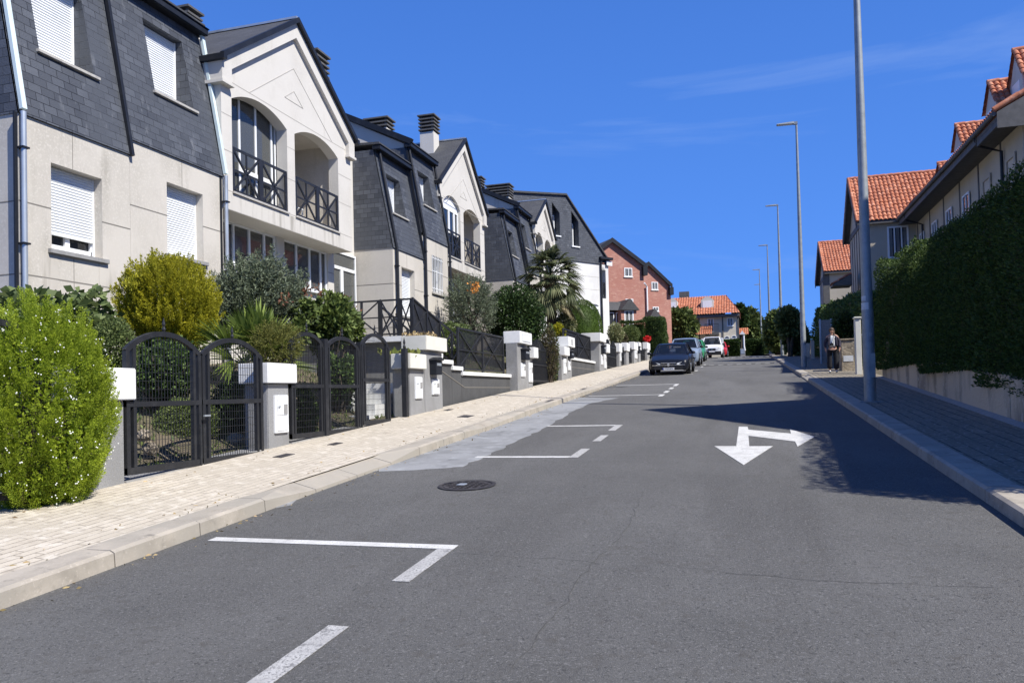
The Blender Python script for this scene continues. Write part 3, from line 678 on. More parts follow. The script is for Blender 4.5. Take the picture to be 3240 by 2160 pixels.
            for k in range(3):
                frame_yz(fr, Xg+.003*k, .05, ys[k], ys[k+1], zsill+.95, z1_, .075)
            fo = fr.build('glazing_frame', M['white'], root)
            g = MB(); g.box(Xg-.04, Xg-.03, a[0], a[1], zsill, z1_); g.build('pane', M['glassdark'], fo)
        railing_yz(root, X-.03, a[0]+.01, a[1]-.01, zsill, zsill+1.08, name='balcony_railing')
        sl2 = MB(); sl2.box(X-.3, X+.05, a[0]-.02, a[1]+.02, zsill-.05, zsill-.003); sl2.build('balcony_sill', M['sill'], root)
    if ground: ground(root)
    return root

def ground_g1(root):
    X = -12.25; zs, zt, zg = 4.84, 6.1, 2.4
    cl = MB()
    for a, b in ((18.85, 19.22), (21.62, 21.97), (15.6, 15.95)): cl.box(X-.3, X+.03, a, b, zg, zt)
    cl.box(X-.3, X+.0, 15.95, 21.6, zg, zs-.09); cl.box(X-4, X-3.8, 15.6, 24, zg, zt)
    cl.build('pillar_wall', M['stucco_pale'], root)
    jb = MB()
    for a, b in ((18.85, 19.22), (21.62, 21.97)): jb.box(X+.02, X+.033, a, b, 5.49, 5.51)
    jb.build('wall_joints', M['joint'], root)
    sl_ = MB(); sl_.box(X-.1, X+.12, 15.95, 18.84, zs-.085, zs); sl_.box(X-.1, X+.12, 19.23, 21.61, zs-.085, zs); sl_.build('window_sill', M['white'], root)
    for (a, b), mus in (((15.95, 18.85), (.37, .6, .83)), ((19.22, 21.62), (.3, .6, .86))):
        f = MB(); frame_yz(f, X-.03, .06, a, b, zs, zt, .05)
        for k in mus:
            yy = a+(b-a)*k; f.box(X-.1, X-.028, yy-.035, yy+.035, zs+.05, zt-.05)
        w_ = f.build('window', M['white'], root)
        g = MB(); g.box(X-.075, X-.067, a, b, zs, zt); g.build('pane', M['glass'], w_)
    ceil = MB(); ceil.box(X-3.8, X-.35, 16, 21.5, zt-.06, zt-.01); ceil.build('ceiling', M['wood'], root)
    inn = MB(); inn.box(X-2.4, X-2.3, 16, 21.5, 3, zt); inn.build('room_wall', M['room'], root)
    cu = MB()
    for a, b in ((17.2, 17.9), (20.3, 20.9)): cu.box(X-.6, X-.57, a, b, zs, zt-.15)
    cu.build('curtain', M['curtain'], root)
    # entrance screen beyond the last pillar
    f = MB(); Xd = X-.05; a, b = 21.98, 23.6
    frame_yz(f, Xd, .07, a, b, 3.0, zt+.2, .06); f.box(Xd-.07, Xd+.002, a, b, 5.72, 5.82); f.box(Xd-.07, Xd+.004, a+.58, a+.74, 3.0, 5.72); f.box(Xd-.071, Xd+.001, a+.06, b-.06, 3.0, 3.35)
    dr = f.build('door', M['white'], root)
    g = MB(); g.box(Xd-.045, Xd-.038, a, b, 3, zt+.2); g.build('pane', M['glass'], dr)
    bk = MB(); bk.box(Xd-1.6, Xd-1.5, a, b+.1, 2.6, 6.5); bk.build('hall_wall', M['stucco_pale'], root)
    wl = MB(); wl.box(Xd-.3, Xd-.1, 21.8, 23.69, zt+.21, 9.6); wl.build('upper_wall', M['stucco_pale'], root)
g1 = gable_house('cream gabled house with two big arched balconies, nearest of its kind', -11.5, 15.55, 21.82, 18.68, 11.93, 9.75, 9.72, 6.1, 6.57,
            [(15.94, 18.3, 8.79, 9.1), (18.67, 21.05, 8.79, 9.1)], 2.4, ground_g1)
louvre_chimney(g1, -11.9-.25, 20.75, 9.6, 11.93, .7, .62)
louvre_chimney(g1, -12.15, 19.55, 10.6, 12.1, .55, .5)
louvre_chimney(g1, -14.5, 17.9, 11, 12.28, .9, .5, n=3)
def ground_g2(root):
    X = -12.1; mb = MB(); mb.box(X-.3, X, 28.85, 34.5, 3, 4.6); mb.box(X-.3, X+.02, 31.1, 31.5, 4.6, 6.72); mb.box(X-.3, X+.02, 33.9, 34.3, 4.6, 6.72); mb.build('lower_wall', M['stucco_pale'], root)
    for a, b in ((28.9, 31.1), (31.5, 33.9)):
        f = MB(); frame_yz(f, X-.03, .06, a, b, 4.6, 6.72, .06)
        for k in (.33, .66): f.box(X-.1, X-.028, a+(b-a)*k-.03, a+(b-a)*k+.03, 4.6, 6.7)
        w_ = f.build('window', M['white'], root); g = MB(); g.box(X-.07, X-.06, a, b, 4.6, 6.72); g.build('pane', M['glass'], w_)
        c_ = MB(); c_.box(X-.7, X-.65, a+.2, b-.3, 4.6, 6.6); c_.build('curtain', M['curtain'], w_)
    wl = MB(); wl.box(X-2.5, X-2.4, 28.9, 36.7, 3, 9.6); wl.build('room_wall', M['room'], root)
g2 = gable_house('cream gabled house with white framed glazing in its left arch', -11.4, 28.81, 34.6, 31.85, 12.68, 10.2, 10.15, 6.86, 7.33,
            [(29.45, 31.4, 9.45, 9.85), (31.8, 34.0, 9.45, 9.8)], 3, ground_g2, infill=True)
louvre_chimney(g2, -12.65, 31.2, 11.8, 13.6, .62, .62, n=5)
louvre_chimney(g2, -13.5, 28.1, 11.4, 12.55, .9, .6, n=3)
g3 = gable_house('small cream gable with an arch just behind the palm crown', -10.95, 42.0, 46.6, 44.4, 12.9, 11.2, 11.15, 8.2, 8.6,
            [(42.4, 44.1, 10.3, 10.75), (44.5, 46.1, 10.3, 10.7)], 3)
louvre_chimney(g3, -12.55, 41.0, 11.6, 13.05, 1.25, .75, n=5)
louvre_chimney(g3, -13.7, 40.6, 12, 13.5, .6, .6, n=4)
# white chair on the nearest balcony
ch = thing('balcony_chair', 'white plastic chair behind the right arched balcony railing', 'chair', (-12.1, 19.5, 6.57))
mb = MB(); mb.box(-12.35, -11.9, 19.3, 19.75, 6.97, 7.01); mb.build('seat', M['white'], ch, bevel=.008)
mb = MB()
for k in range(5): mb.box(-12.36, -12.33, 19.31+k*.09, 19.36+k*.09, 7.0, 7.45)
mb.box(-12.37, -12.32, 19.29, 19.76, 7.42, 7.5); mb.build('backrest', M['white'], ch)
for a in (-12.33, -11.94):
    for b in (19.33, 19.72): mb = MB(); mb.box(a-.02, a+.02, b-.02, b+.02, 6.571, 6.97); mb.build('leg', M['white'], ch)

class Frame:
    """a facade standing at an angle to the street: local x along the wall, local y into the house"""
    def __init__(s, px, Y, ang):
        P = ony(px[0], px[1], Y); s.o = np.array((P[0], P[1], 0.)); s.a = ang; s.u = np.array((math.cos(ang), math.sin(ang), 0)); s.n = np.array((-math.sin(ang), math.cos(ang), 0))
    def pt(s, x, y, off=0.):
        d = ray(x, y); t = ((s.o-CAM)@s.n+off)/(d@s.n); q = CAM+d*t-s.o; return np.array((q@s.u, off, q[2]))
    def place(s, root): root.location = tuple(s.o); root.rotation_euler = (0, 0, s.a); return root
# ------------------------------------------------------------------ slate-gabled white house
def zz(ox, oy, sc): return lambda a, b: ((ox+a/sc)*.725926, (oy+b/sc)*.725926)
z6 = zz(1450, 530, 2.937); z7 = zz(2000, 800, 4.405); zr3 = zz(2640, 100, 2.937); zr2 = zz(2400, 500, 2.1024); zC = zz(1880, 960, 7.84); zB = zz(1450, 900, 2.937); z5_ = zz(1850, 800, 6.27)
def xzr(root, nm, Y, p, q, m, d=.05, off=.0):
    mb = MB(); mb.box(p[0], q[0], Y-off-d, Y-off, q[2], p[2]); return mb.build(nm, m, root)
def window_xz(root, Y, x0, x1, z0, z1, n=2, m='white', glass='glassclear', fw=.07, curtain=True, sill=True):
    """framed window on a wall facing the camera (-Y)"""
    f = MB(); f.xz([(x0, z0), (x1, z0), (x1, z1), (x0, z1)], [[(x0+fw, z0+fw), (x0+fw, z1-fw), (x1-fw, z1-fw), (x1-fw, z0+fw)]], Y-.045, Y+.02)
    for k in range(1, n): xx = x0+(x1-x0)*k/n; f.box(xx-fw*.4, xx+fw*.4, Y-.044, Y+.01, z0+fw, z1-fw)
    if sill: f.box(x0-.06, x1+.06, Y-.09, Y-.002, z0-.05, z0+.002)
    w_ = f.build('window', M[m], root)
    g = MB(); g.box(x0+fw*.8, x1-fw*.8, Y-.022, Y-.012, z0+fw*.8, z1-fw*.8); g.build('pane', M[glass], w_)
    bk_ = MB(); bk_.box(x0+fw, x1-fw, Y-.0035, Y-.001, z0+fw, z1-fw); bk_.build('room_shade_sheet', M['roomshade'], w_)  # thin dark sheet paints in the unlit room behind the pane
    if curtain:
        for k in range(n):
            a = x0+(x1-x0)*k/n; b = x0+(x1-x0)*(k+1)/n
            c_ = MB(); c_.box(a+fw, a+(b-a)*.72, Y-.0115, Y-.004, z0+fw, z1-fw); c_.build('curtain', M['curtain'], w_)
    return w_
FB = Frame(z6(1392, 900), 56, R(55))
root = FB.place(thing('slate_gable_house', 'white house with a steep slate gable and two tall windows behind the palm', 'house', (0, 0, 0), world=False))
fb = lambda a, b, off=0.: FB.pt(*z6(a, b), off)
zsl = fb(1310, 898)[2]; apx = fb(990, 262); ax, az = apx[0], apx[2]; rt = fb(1365, 842); xl = -13.5; xp = fb(1316, 900)[0]
aL, aR, aT, aB = fb(1322, 950), fb(1368, 950), fb(1340, 905), fb(1345, 1215)
mb = MB(); mb.xz([(xl, 2.5), (0, 2.5), (0, zsl), (xl, zsl)], [[(aL[0], aB[2]), (aR[0], aB[2]), (aR[0], aL[2]), (aR[0]-.25, aT[2]-.1), ((aL[0]+aR[0])/2, aT[2]), (aL[0]+.25, aT[2]-.1), (aL[0], aL[2])]], 0, .3)
mb.box(-.3, 0, .3005, 6, 2.5, zsl); wl = mb.build('wall', M['whitewall'], root)
jb = MB()
for q in ((1200, 1010), (1200, 1130)): z = fb(*q)[2]; jb.box(xl, xp-.1, -.004, .01, z-.012, z+.012)
jb.build('wall_joints', M['jointpale'], wl)
mb = MB(); mb.box(aL[0]-.3, aR[0]+.3, 1.3, 1.35, aB[2]-.1, aT[2]+.2); mb.box(aL[0]-.3, aR[0]+.3, .3, 1.35, aB[2]-.1, aB[2]-.02); mb.build('balcony_recess', M['stucco'], root)
mb = MB(); x0, x1 = aL[0]+.02, aR[0]-.02; z0, z1 = aB[2], aB[2]+1.15
mb.box(x0, x1, .1, .14, z1-.06, z1); mb.box(x0, x1, .1, .14, z0, z0+.06)
for xx in (x0, (x0+x1)/2, x1): mb.box(xx-.03, xx+.03, .09, .15, z0, z1)
for s_ in (0, 1): a_, b_ = (x0, (x0+x1)/2) if s_ == 0 else ((x0+x1)/2, x1); mb.bar((a_, .12, z0), (b_, .12, z1), .05, .03, up=(0, 1, 0)); mb.bar((a_, .12, z1), (b_, .12, z0), .05, .03, up=(0, 1, 0))
mb.build('balcony_railing', M['black'], root)
p1, p2 = fb(1045, 505), fb(1106, 735); q1, q2 = fb(866, 425), fb(930, 635)
W_ = [(p1[0], p2[0], p2[2], p1[2]), (q1[0], q2[0], q2[2], q1[2])]
mb = MB(); hol = [[(a, c0), (a, c1+.75), (b+.1, c1+.1), (b+.1, c0)] for a, b, c0, c1 in W_]
mb.xz([(rt[0], rt[2]), (ax, az), (xl, az-.9), (xl, zsl), (xp, zsl)], hol, -.07, .03); mb.box(xl, 0, .04, 6, zsl+.001, zsl+.08); mb.build('slate_gable', M['slate'], root)
for a, b, c0, c1 in W_:
    window_xz(root, .42, a, b, c0, c1, 2, sill=False); s_ = MB(); s_.box(a-.06, b+.14, -.15, .4, c0-.09, c0-.01); s_.build('window_sill', M['white'], root)
    c_ = MB(); c_.box(b+.1, b+.12, .03, .45, c0, c1+.5); c_.box(a-.1, b+.2, .48, .5, c0, c1+.9); c_.build('window_recess', M['slate'], root)
mb = MB(); ex = rt[0]+.25; ez = rt[2]-.25*(az-rt[2])/(rt[0]-ax)
for x2, z2 in ((ex, ez), (xl-.1, az-.95)):
    mb.hexa([(ax, -.2, az-.0), (x2, -.2, z2), (x2, 7, z2), (ax, 7, az-.0), (ax, -.2, az+.12), (x2, -.2, z2+.12), (x2, 7, z2+.12), (ax, 7, az+.12)])
mb.build('roof', M['slate_roof'], root)
mb = MB(); g0, g1 = fb(1300, 845), fb(1412, 858); mb.box(g0[0], g1[0], -.3, .25, g1[2]-.06, g1[2]+.1); mb.box(g0[0]+.8, g1[0]-.3, -.12, .2, g1[2]-.5, g1[2]-.061); mb.build('gutter', M['darktrim'], root)
c_ = fb(1365, 870); mb = MB(); mb.box(c_[0], c_[0]+.55, -.16, -.121, c_[2]-.32, c_[2]); mb.build('corbel', M['white'], root)
mb = MB(); mb.tube([(xp+.02, -.1, zsl+.4), (xp+.0, -.1, zsl-.1), (xp, -.1, 3)], .065, 8); mb.build('downpipe', M['darktrim'], root)
a_, b_ = fb(1222, 1330), fb(1308, 1300); zt_ = fb(1255, 1272)[2]; xm = (a_[0]+b_[0])/2; hw_ = (b_[0]-a_[0])/2; zs_ = b_[2]
arc = lambda k, dz: [(xm+hw_*k*math.cos(t), zs_+dz+(zt_-zs_)*k*math.sin(t)) for t in np.linspace(0, math.pi, 12)]
mb = MB(); mb.xz([(a_[0], 3.4), (b_[0], 3.4)] + arc(1, 0), [], -.05, .02); wn = mb.build('window', M['white'], root)
mb = MB(); mb.box(a_[0]+.12, b_[0]-.12, -.06, -.051, 3.5, zs_-.14); mb.xz(arc(.82, .06), [], -.06, -.051); mb.build('pane', M['glass'], wn)
mb = MB(); mb.hexa([(-13.4, 5, az-.4), (-7.2, 5, az-.4), (-7.2, 6, az-.4), (-13.4, 6, az-.4), (-10.4, 5, az+.9), (-10.2, 5, az+.9), (-10.2, 6, az+.9), (-10.4, 6, az+.9)]); mb.build('rear_gable', M['slate_roof'], root)

# ------------------------------------------------------------------ red brick houses
def brick_house(label, Y, apex, eave, xl, xr_, zb, wins, depth, group='red brick houses'):
    root = thing('brick_house', label, 'house', ((xl+xr_)/2, Y, zb), group)
    mb = MB(); sl_ = (apex[1]-eave[1])/(eave[0]-apex[0])
    zrR = eave[1]+(eave[0]-xr_)*sl_-.25; zlL = apex[1]-(apex[0]-xl)*sl_-.25
    mb.xz([(xl, zb), (xr_, zb), (xr_, zrR), (apex[0], apex[1]-.25), (xl, zlL)], [], Y, Y+.3); mb.box(xr_-.3, xr_, Y+.3005, Y+depth, zb, zrR)
    mb.build('wall', M['brick'], root)
    rf = MB(); ov = .25
    x3 = xl-.5; z3 = apex[1]-(apex[0]-x3)*sl_
    for x2, z2 in (eave, (x3, z3)):
        rf.hexa([(apex[0], Y-ov, apex[1]-.12), (x2, Y-ov, z2-.12), (x2, Y+depth, z2-.12), (apex[0], Y+depth, apex[1]-.12), (apex[0], Y-ov, apex[1]), (x2, Y-ov, z2), (x2, Y+depth, z2), (apex[0], Y+depth, apex[1])])
    rf.build('roof', M['slate_roof'], root)
    vg = MB()
    for x2, z2 in (eave, (x3, z3)):
        vg.hexa([(apex[0], Y-ov-.06, apex[1]-.34), (x2, Y-ov-.06, z2-.34), (x2, Y-ov-.001, z2-.34), (apex[0], Y-ov-.001, apex[1]-.34), (apex[0], Y-ov-.06, apex[1]+.04), (x2, Y-ov-.06, z2+.04), (x2, Y-ov-.001, z2+.04), (apex[0], Y-ov-.001, apex[1]+.04)])
    vg.box(eave[0]-.3, eave[0]+.1, Y-ov-.07, Y+depth, eave[1]-.95, eave[1]-.25); vg.build('eave_box', M['darktrim'], root)
    for wv in wins: window_xz(root, Y, *wv)
    return root
def W2(pl, pr, Y):
    a, b = ony(*pl, Y), ony(*pr, Y); return (a[0], b[0], b[2], a[2])
def WF(F, pl, pr):
    a, b = F.pt(*pl), F.pt(*pr); return (a[0], b[0], b[2], a[2])
F1 = Frame(z6(1722, 1000), 66, R(36)); fa = lambda a, b, off=0.: F1.pt(*z6(a, b), off)
ap, ev = fa(1430, 655, -.25), fa(1745, 895, -.25)
b1 = brick_house('red brick house with a porch and bay window, nearer of the two brick gables', 0, (ap[0], ap[2]), (ev[0], ev[2]), -9, 0, 3.6,
                 [WF(F1, z6(1540, 932), z6(1616, 1017)), WF(F1, z6(1552, 1220), z6(1626, 1300))], 3)
F1.place(b1); del b1['_w']
for c_ in b1.children_recursive: c_.matrix_parent_inverse = Matrix.Identity(4)
Yp = -1.9
c1, c2, c3, tp = fa(1395, 1310, Yp), fa(1512, 1310, Yp), fa(1665, 1305, Yp), fa(1560, 1232, Yp)
pr = MB(); xm = (c2[0]+c3[0])/2
pr.hexa([(c2[0]-.1, Yp-.2, c2[2]-.12), (c3[0]+.1, Yp-.2, c2[2]-.12), (c3[0]+.1, -.01, c2[2]-.12), (c2[0]-.1, -.01, c2[2]-.12), (xm-.03, Yp-.2, tp[2]+.1), (xm+.03, Yp-.2, tp[2]+.1), (xm+.03, -.01, tp[2]+.1), (xm-.03, -.01, tp[2]+.1)])
pr.hexa([(c1[0], Yp+.3, c2[2]-.1), (c2[0]-.11, Yp+.3, c2[2]-.1), (c2[0]-.11, -.02, c2[2]-.1), (c1[0], -.02, c2[2]-.1), (c1[0]+.5, Yp+1.2, tp[2]), (xm-.1, Yp+1.2, tp[2]), (xm-.1, -.02, tp[2]), (c1[0]+.5, -.02, tp[2])])
pr.build('porch_roof', M['slate_roof'], b1)
pw = MB()
for x0, x1 in ((c2[0]+.0, c2[0]+.28), (c3[0]-.35, c3[0]-.1)): pw.box(x0, x1, Yp, -.02, 3.7, c2[2]-.121)
pw.build('porch_wall', M['brick'], b1)
window_xz(b1, Yp+.05, c2[0]+.29, c3[0]-.36, c2[2]-1.85, c2[2]-.13, 2, fw=.1)
dd = MB(); dd.box(c1[0]+.3, c2[0]-.05, Yp+.9, Yp+1.0, 3.7, c2[2]-.15); dd.build('porch_back', M['timber'], b1)
for xx in (0.5, 1.5): xa = c1[0]+.1+xx*.75; window_xz(b1, Yp+.6, xa-.28, xa+.3, c2[2]-1.9, c2[2]-.25, 1, curtain=False, sill=False)
F2 = Frame(z7(540, 650), 74, R(36)); fa2 = lambda a, b, off=0.: F2.pt(*z7(a, b), off)
ap, ev = fa2(228, 125, -.25), fa2(560, 440, -.25)
b2 = brick_house('farther red brick house with a white downpipe, beside the leafy tree', 0, (ap[0], ap[2]), (ev[0], ev[2]), -8, 0, 4.2,
                 [WF(F2, z7(268, 405), z7(360, 518)), WF(F2, z7(285, 750), z7(370, 815))], 3)
F2.place(b2); del b2['_w']
for c_ in b2.children_recursive: c_.matrix_parent_inverse = Matrix.Identity(4)
a_, t0 = fa2(205, 470, -.15), fa2(170, 420, -.5); mb = MB()
mb.tube([(t0[0], -.5, t0[2]), (a_[0], -.15, a_[2]), (a_[0], -.15, 4.3)], .08, 8); mb.build('downpipe', M['white'], b2)
c1, c2, tp = fa2(228, 870, -1.2), fa2(425, 870, -1.2), fa2(310, 780, -1.2)
mb = MB(); mb.hexa([(c1[0], -1.3, c1[2]-.3), (c2[0], -1.3, c1[2]-.3), (c2[0], -.02, c1[2]-.3), (c1[0], -.02, c1[2]-.3), (tp[0]-.05, -1.3, tp[2]), (tp[0]+.05, -1.3, tp[2]), (tp[0]+.05, -.02, tp[2]), (tp[0]-.05, -.02, tp[2])]); mb.build('porch_roof', M['slate_roof'], b2)

# ------------------------------------------------------------------ tiled roofs
def tile_slope(mb, o, uv_, vv, nu, nv, per=.24, row=.36, hip=0.):
    """corrugated clay tiles: o lower-left corner, uv_ unit along the eave, vv unit up the slope"""
    o = np.array(o, float); U = nrm(uv_); V = nrm(vv); Nn = nrm(np.cross(U, V)); 
    if Nn[2] < 0: Nn = -Nn
    k = 8; cols = int(nu/per)*k; vs = []; rows = int(nv/row); j_ = rng.normal(0, .008, (rows+1, cols//k+2))
    for r_ in range(rows):
        for e in (0, 1):
            for c_ in range(cols+1):
                h = .085*abs(math.sin(math.pi*c_/k))**.9 + .04*(1-e) + j_[r_, c_//k]
                vs.append(o+U*min(c_*per/k, nu-hip*(r_+e)/rows)+V*((r_+e*1.0)*nv/rows)+Nn*h)
    n = cols+1; fs = []
    for r_ in range(rows*2-1):
        for c_ in range(cols): fs.append((r_*n+c_, r_*n+c_+1, (r_+1)*n+c_+1, (r_+1)*n+c_))
    mb.add(vs, fs)
def ridge_tiles(mb, a, b, r=.11, step=.42):
    a = np.array(a, float); b = np.array(b, float); n = max(1, int(np.linalg.norm(b-a)/step))
    for i in range(n):
        p = a+(b-a)*i/n; q = a+(b-a)*(i+1.06)/n; mb.tube([p+(0, 0, .0), q+(0, 0, .015)], [r, r*1.12], 8)

def gable_wing(root, Xf, yc, hw, za, ze, xback, zb, ov=.35, oe=.3, wall='render_tan', bargew=.35, walls=True, south=True):
    """wing with ridge running away from the street (x); gable on the street side at Xf facing -x"""
    sl_ = (za-ze)/hw
    if walls:
        mb = MB(); mb.yz([(yc-hw, zb), (yc+hw, zb), (yc+hw, ze-.1), (yc, za-.15), (yc-hw, ze-.1)], [], Xf+.25, Xf)
        mb.box(Xf+.2505, xback, yc-hw, yc-hw+.25, zb, ze-.1); mb.box(Xf+.2505, xback, yc+hw-.25, yc+hw, zb, ze-.1)
        mb.build('wall', M[wall], root)
    x0, x1 = Xf-ov, xback; ty = (hw+oe); zl = za-ty*sl_; Ls = math.hypot(ty, za-zl)
    b_ = MB()
    for s in (-1, 1):
        b_.hexa([(x0, yc, za-.1), (x0, yc+s*ty, zl-.1), (x1, yc+s*ty, zl-.1), (x1, yc, za-.1), (x0, yc, za-.02), (x0, yc+s*ty, zl-.02), (x1, yc+s*ty, zl-.02), (x1, yc, za-.02)])
    b_.build('roof_deck', M['timber'], root)
    t = MB()
    for s in (-1, 1): tile_slope(t, (x0, yc+s*ty, zl), (1, 0, 0), (0, -s*ty, za-zl), x1-x0, Ls)
    ridge_tiles(t, (x0-.02, yc, za+.05), (x1, yc, za+.05))
    for s in (-1, 1): ridge_tiles(t, (x0-.0, yc+s*ty, zl+.06), (x0-.0, yc, za+.06), .085)
    t.build('roof', M['tile'], root, smooth=True, angle=.9)
    g = MB()
    for s in (-1, 1):
        g.hexa([(x0-.07, yc, za-bargew), (x0-.07, yc+s*ty, zl-bargew), (x0-.005, yc+s*ty, zl-bargew), (x0-.005, yc, za-bargew), (x0-.07, yc, za+.0), (x0-.07, yc+s*ty, zl+.0), (x0-.005, yc+s*ty, zl+.0), (x0-.005, yc, za+.0)])
        g.box(x0, x1, yc+s*ty-.07, yc+s*ty+.07, zl-.18, zl-.105)
    g.build('bargeboard', M['timber'], root)
    return sl_

# first house on the right: long eave, its near wing with a street gable just out of view
r1 = thing('tiled_house', 'tan house with a long dark eave and red tiled dormers, nearest on the right', 'house', (9.3, 38, 2.5), 'tan houses with red tiled roofs on the right')
XE = 9.0; ZE = 11.35; y0, y1 = 32.1, 50.7
e0 = onx(*zr3(1500, 750), XE); e1 = onx(*zr2(935, 400), XE); y0, y1 = e0[1], e1[1]; ZE = (e0[2]+e1[2])/2
XW = XE+1.0
mb = MB(); mb.box(XW, XW+.3, y0+.6, y1+1.2, 2, ZE-.25); mb.box(XW+.3005, 16, y0+.6, y0+.9, 2, ZE+.6); mb.build('wall', M['render_tan'], r1)
mb = MB(); mb.add([(XE+.02, y0, ZE-.3), (XE+.02, y1+1, ZE-.3), (XW+.05, y1+1, ZE-.3), (XW+.05, y0, ZE-.3)], [(0, 1, 2, 3)])
mb.box(XE, XE+.1, y0+2.6, y1, ZE-.4, ZE-.1); mb.box(XE+.03, XE+.12, y0, y0+2.6, ZE-.5, ZE-.14)
mb.hexa([(XE+.02, y0-.05, ZE-.6), (XE+7, y0-.05, ZE-.6), (XE+7, y0+.0, ZE-.6), (XE+.02, y0+.0, ZE-.6), (XE+.02, y0-.05, ZE-.02), (XE+7, y0-.05, ZE+3.7), (XE+7, y0+.0, ZE+3.7), (XE+.02, y0+.0, ZE-.02)])
mb.build('eave_soffit', M['timber'], r1)
g = MB(); g.tube([(XE-.07, y0, ZE-.06), (XE-.07, y1+.1, ZE-.06)], .085, 10); g.build('gutter', M['timber'], r1, smooth=True, angle=.6)
t = MB(); tile_slope(t, (XE-.05, y0, ZE+.0), (0, 1, 0), (1, 0, .55), y1-y0+1.5, 8.0); ridge_tiles(t, (XE-.08, y0, ZE+.08), (XE+6.9, y0, ZE+.08+6.95*.55), .1, .8); t.build('roof', M['tile'], r1, smooth=True, angle=.9)
def dormer(root, yc, zbase, xf, w=1.5, h=1.5, d=4):
    mb = MB(); mb.yz([(yc-w/2, zbase), (yc+w/2, zbase), (yc+w/2, zbase+h*.62), (yc, zbase+h+.1), (yc-w/2, zbase+h*.62)], [], xf+d, xf)
    b_ = mb.build('dormer', M['stucco'], root)
    t = MB()
    for s in (-1, 1): tile_slope(t, (xf-.12, yc+s*(w/2+.2), zbase+h*.62-.06), (1, 0, 0), (0, -s*(w/2+.2), h*.38+.22), d, math.hypot(w/2+.2, h*.38+.22), row=.3)
    ridge_tiles(t, (xf-.12, yc, zbase+h+.2), (xf+d, yc, zbase+h+.2)); t.build('dormer_roof', M['tile'], b_, smooth=True, angle=.9)
    wn = MB(); wn.box(xf-.03, xf-.001, yc-w*.3, yc+w*.3, zbase+.1, zbase+h*.6); wn.build('shutter', M['white'], b_)
for pa, xf in ((zr3(1445, 490), 11.0), (zr3(1140, 885), 11.0), (zr3(1680, 195), 11.6)):
    p = onx(*pa, xf); zb = ZE+(xf-XE)*.55-.2; dormer(r1, p[1], zb, xf, 1.55, p[2]-zb-.1)
p = onx(*zr3(975, 1240), 11.0); zb = ZE+(2)*.55-.2; dormer(r1, p[1], zb, 11., 1.55, p[2]-zb-.1)
# upper windows and balcony rails on the street wall
yy = y0+1.3; k = 0
while yy < y1:
    f = MB(); Xq = XW-.04
    if yy < y0+6.2: 
        f.yz([(yy, ZE-3.3), (yy+1.15, ZE-3.3), (yy+1.15, ZE-1.15), (yy, ZE-1.15)], [[(yy+.14, ZE-3.2), (yy+.14, ZE-1.3), (yy+1.01, ZE-1.3), (yy+1.01, ZE-3.2)]], Xq, Xq-.03); wn = f.build('window', M['render_tan'], r1)
        g = MB(); rshutter(g, Xq+.02, yy+.14, yy+1.01, ZE-3.2, ZE-1.3); g.build('shutter', M['stucco'], wn)
    else:
        frame_yz(f, Xq, .06, yy, yy+1.1, ZE-3.3, ZE-1.15, .09); f.box(Xq-.06, Xq, yy+.51, yy+.59, ZE-3.2, ZE-1.2); wn = f.build('window', M['white'], r1)
        g = MB(); g.box(Xq-.02, Xq-.01, yy, yy+1.1, ZE-3.3, ZE-1.15); g.build('pane', M['glassdark'], wn)
    b_ = MB(); b_.box(XW-.03, XW+.01, yy+1.75, yy+1.9, 2, ZE-.3); b_.build('timber_post', M['timber'], r1)
    if yy > y0+5:
        rl = MB()
        for z in (ZE-2.5, ZE-2.62, ZE-3.3): rl.box(XW-.75, XW-.7, yy-.4, yy+1.5, z, z+.04); rl.box(XW-.7, XW, yy-.4, yy-.36, z, z+.04)
        for q in range(9): rl.box(XW-.74, XW-.71, yy-.4+q*.235, yy-.375+q*.235, ZE-3.3, ZE-2.46)
        rl.build('balcony_railing', M['black'], r1)
        fl = MB(); fl.box(XW-.8, XW-.001, yy-.45, yy+1.55, ZE-3.5, ZE-3.36); fl.build('balcony_floor', M['timber'], r1)
    yy += 3.1
for yq in (y0+2.7, y1-1.6):
    p = MB(); p.tube([(XE-.05, yq, ZE-.1), (XE+.1, yq, ZE-.45), (XW-.1, yq, ZE-.75), (XW-.1, yq, 3)], .06, 8); p.build('downpipe', M['darktrim'], r1)
gable_wing(r1, 7.6, 14.35, 3.15, 12.85, 8.9, 16, 1.5)
mb = MB(); mb.box(10.6, 10.9, 18.3, y0+.6, 1.5, 8.6); mb.build('link_wall', M['render_tan'], r1)

def street_wing_details(root, Xf, yc, hw, ze, zb):
    b_ = MB(); b_.box(Xf-.05, Xf-.001, yc-hw-.05, yc+hw+.05, ze-.3, ze+.05)
    for f in (-.45, -.1, .25, .6, .95): b_.box(Xf-.03, Xf-.001, yc+hw*f-.06, yc+hw*f+.06, zb, ze-.3)
    b_.box(Xf-.04, Xf+.4, yc-hw-.03, yc-hw-.001, zb, ze-.3) if False else None
    b_.build('timber_frame', M['timber'], root)
Xg = 7.1
pA = onx(1948, 410, Xg-.35); pB = onx(1937, 572, Xg-.35)
r2 = thing('tiled_house', 'tan house with a red tiled gable wing, behind the tall lamp pole', 'house', (Xg, pA[1], 3), 'tan houses with red tiled roofs on the right')
hw = 3.0; za = pA[2]-.1; sl0 = (za-pB[2]-.1)/(pB[1]-pA[1]); ze = za-hw*sl0
gable_wing(r2, Xg, pA[1], hw, za, ze, 17, 2.5); street_wing_details(r2, Xg, pA[1], hw, ze-.1, 3)
Ys_ = pA[1]-hw
w1_, w2_ = ony(2037, 521, Ys_), ony(2088, 572, Ys_); window_xz(r2, Ys_, w1_[0], w2_[0], w1_[2]-1.9, w1_[2], 3, fw=.1)
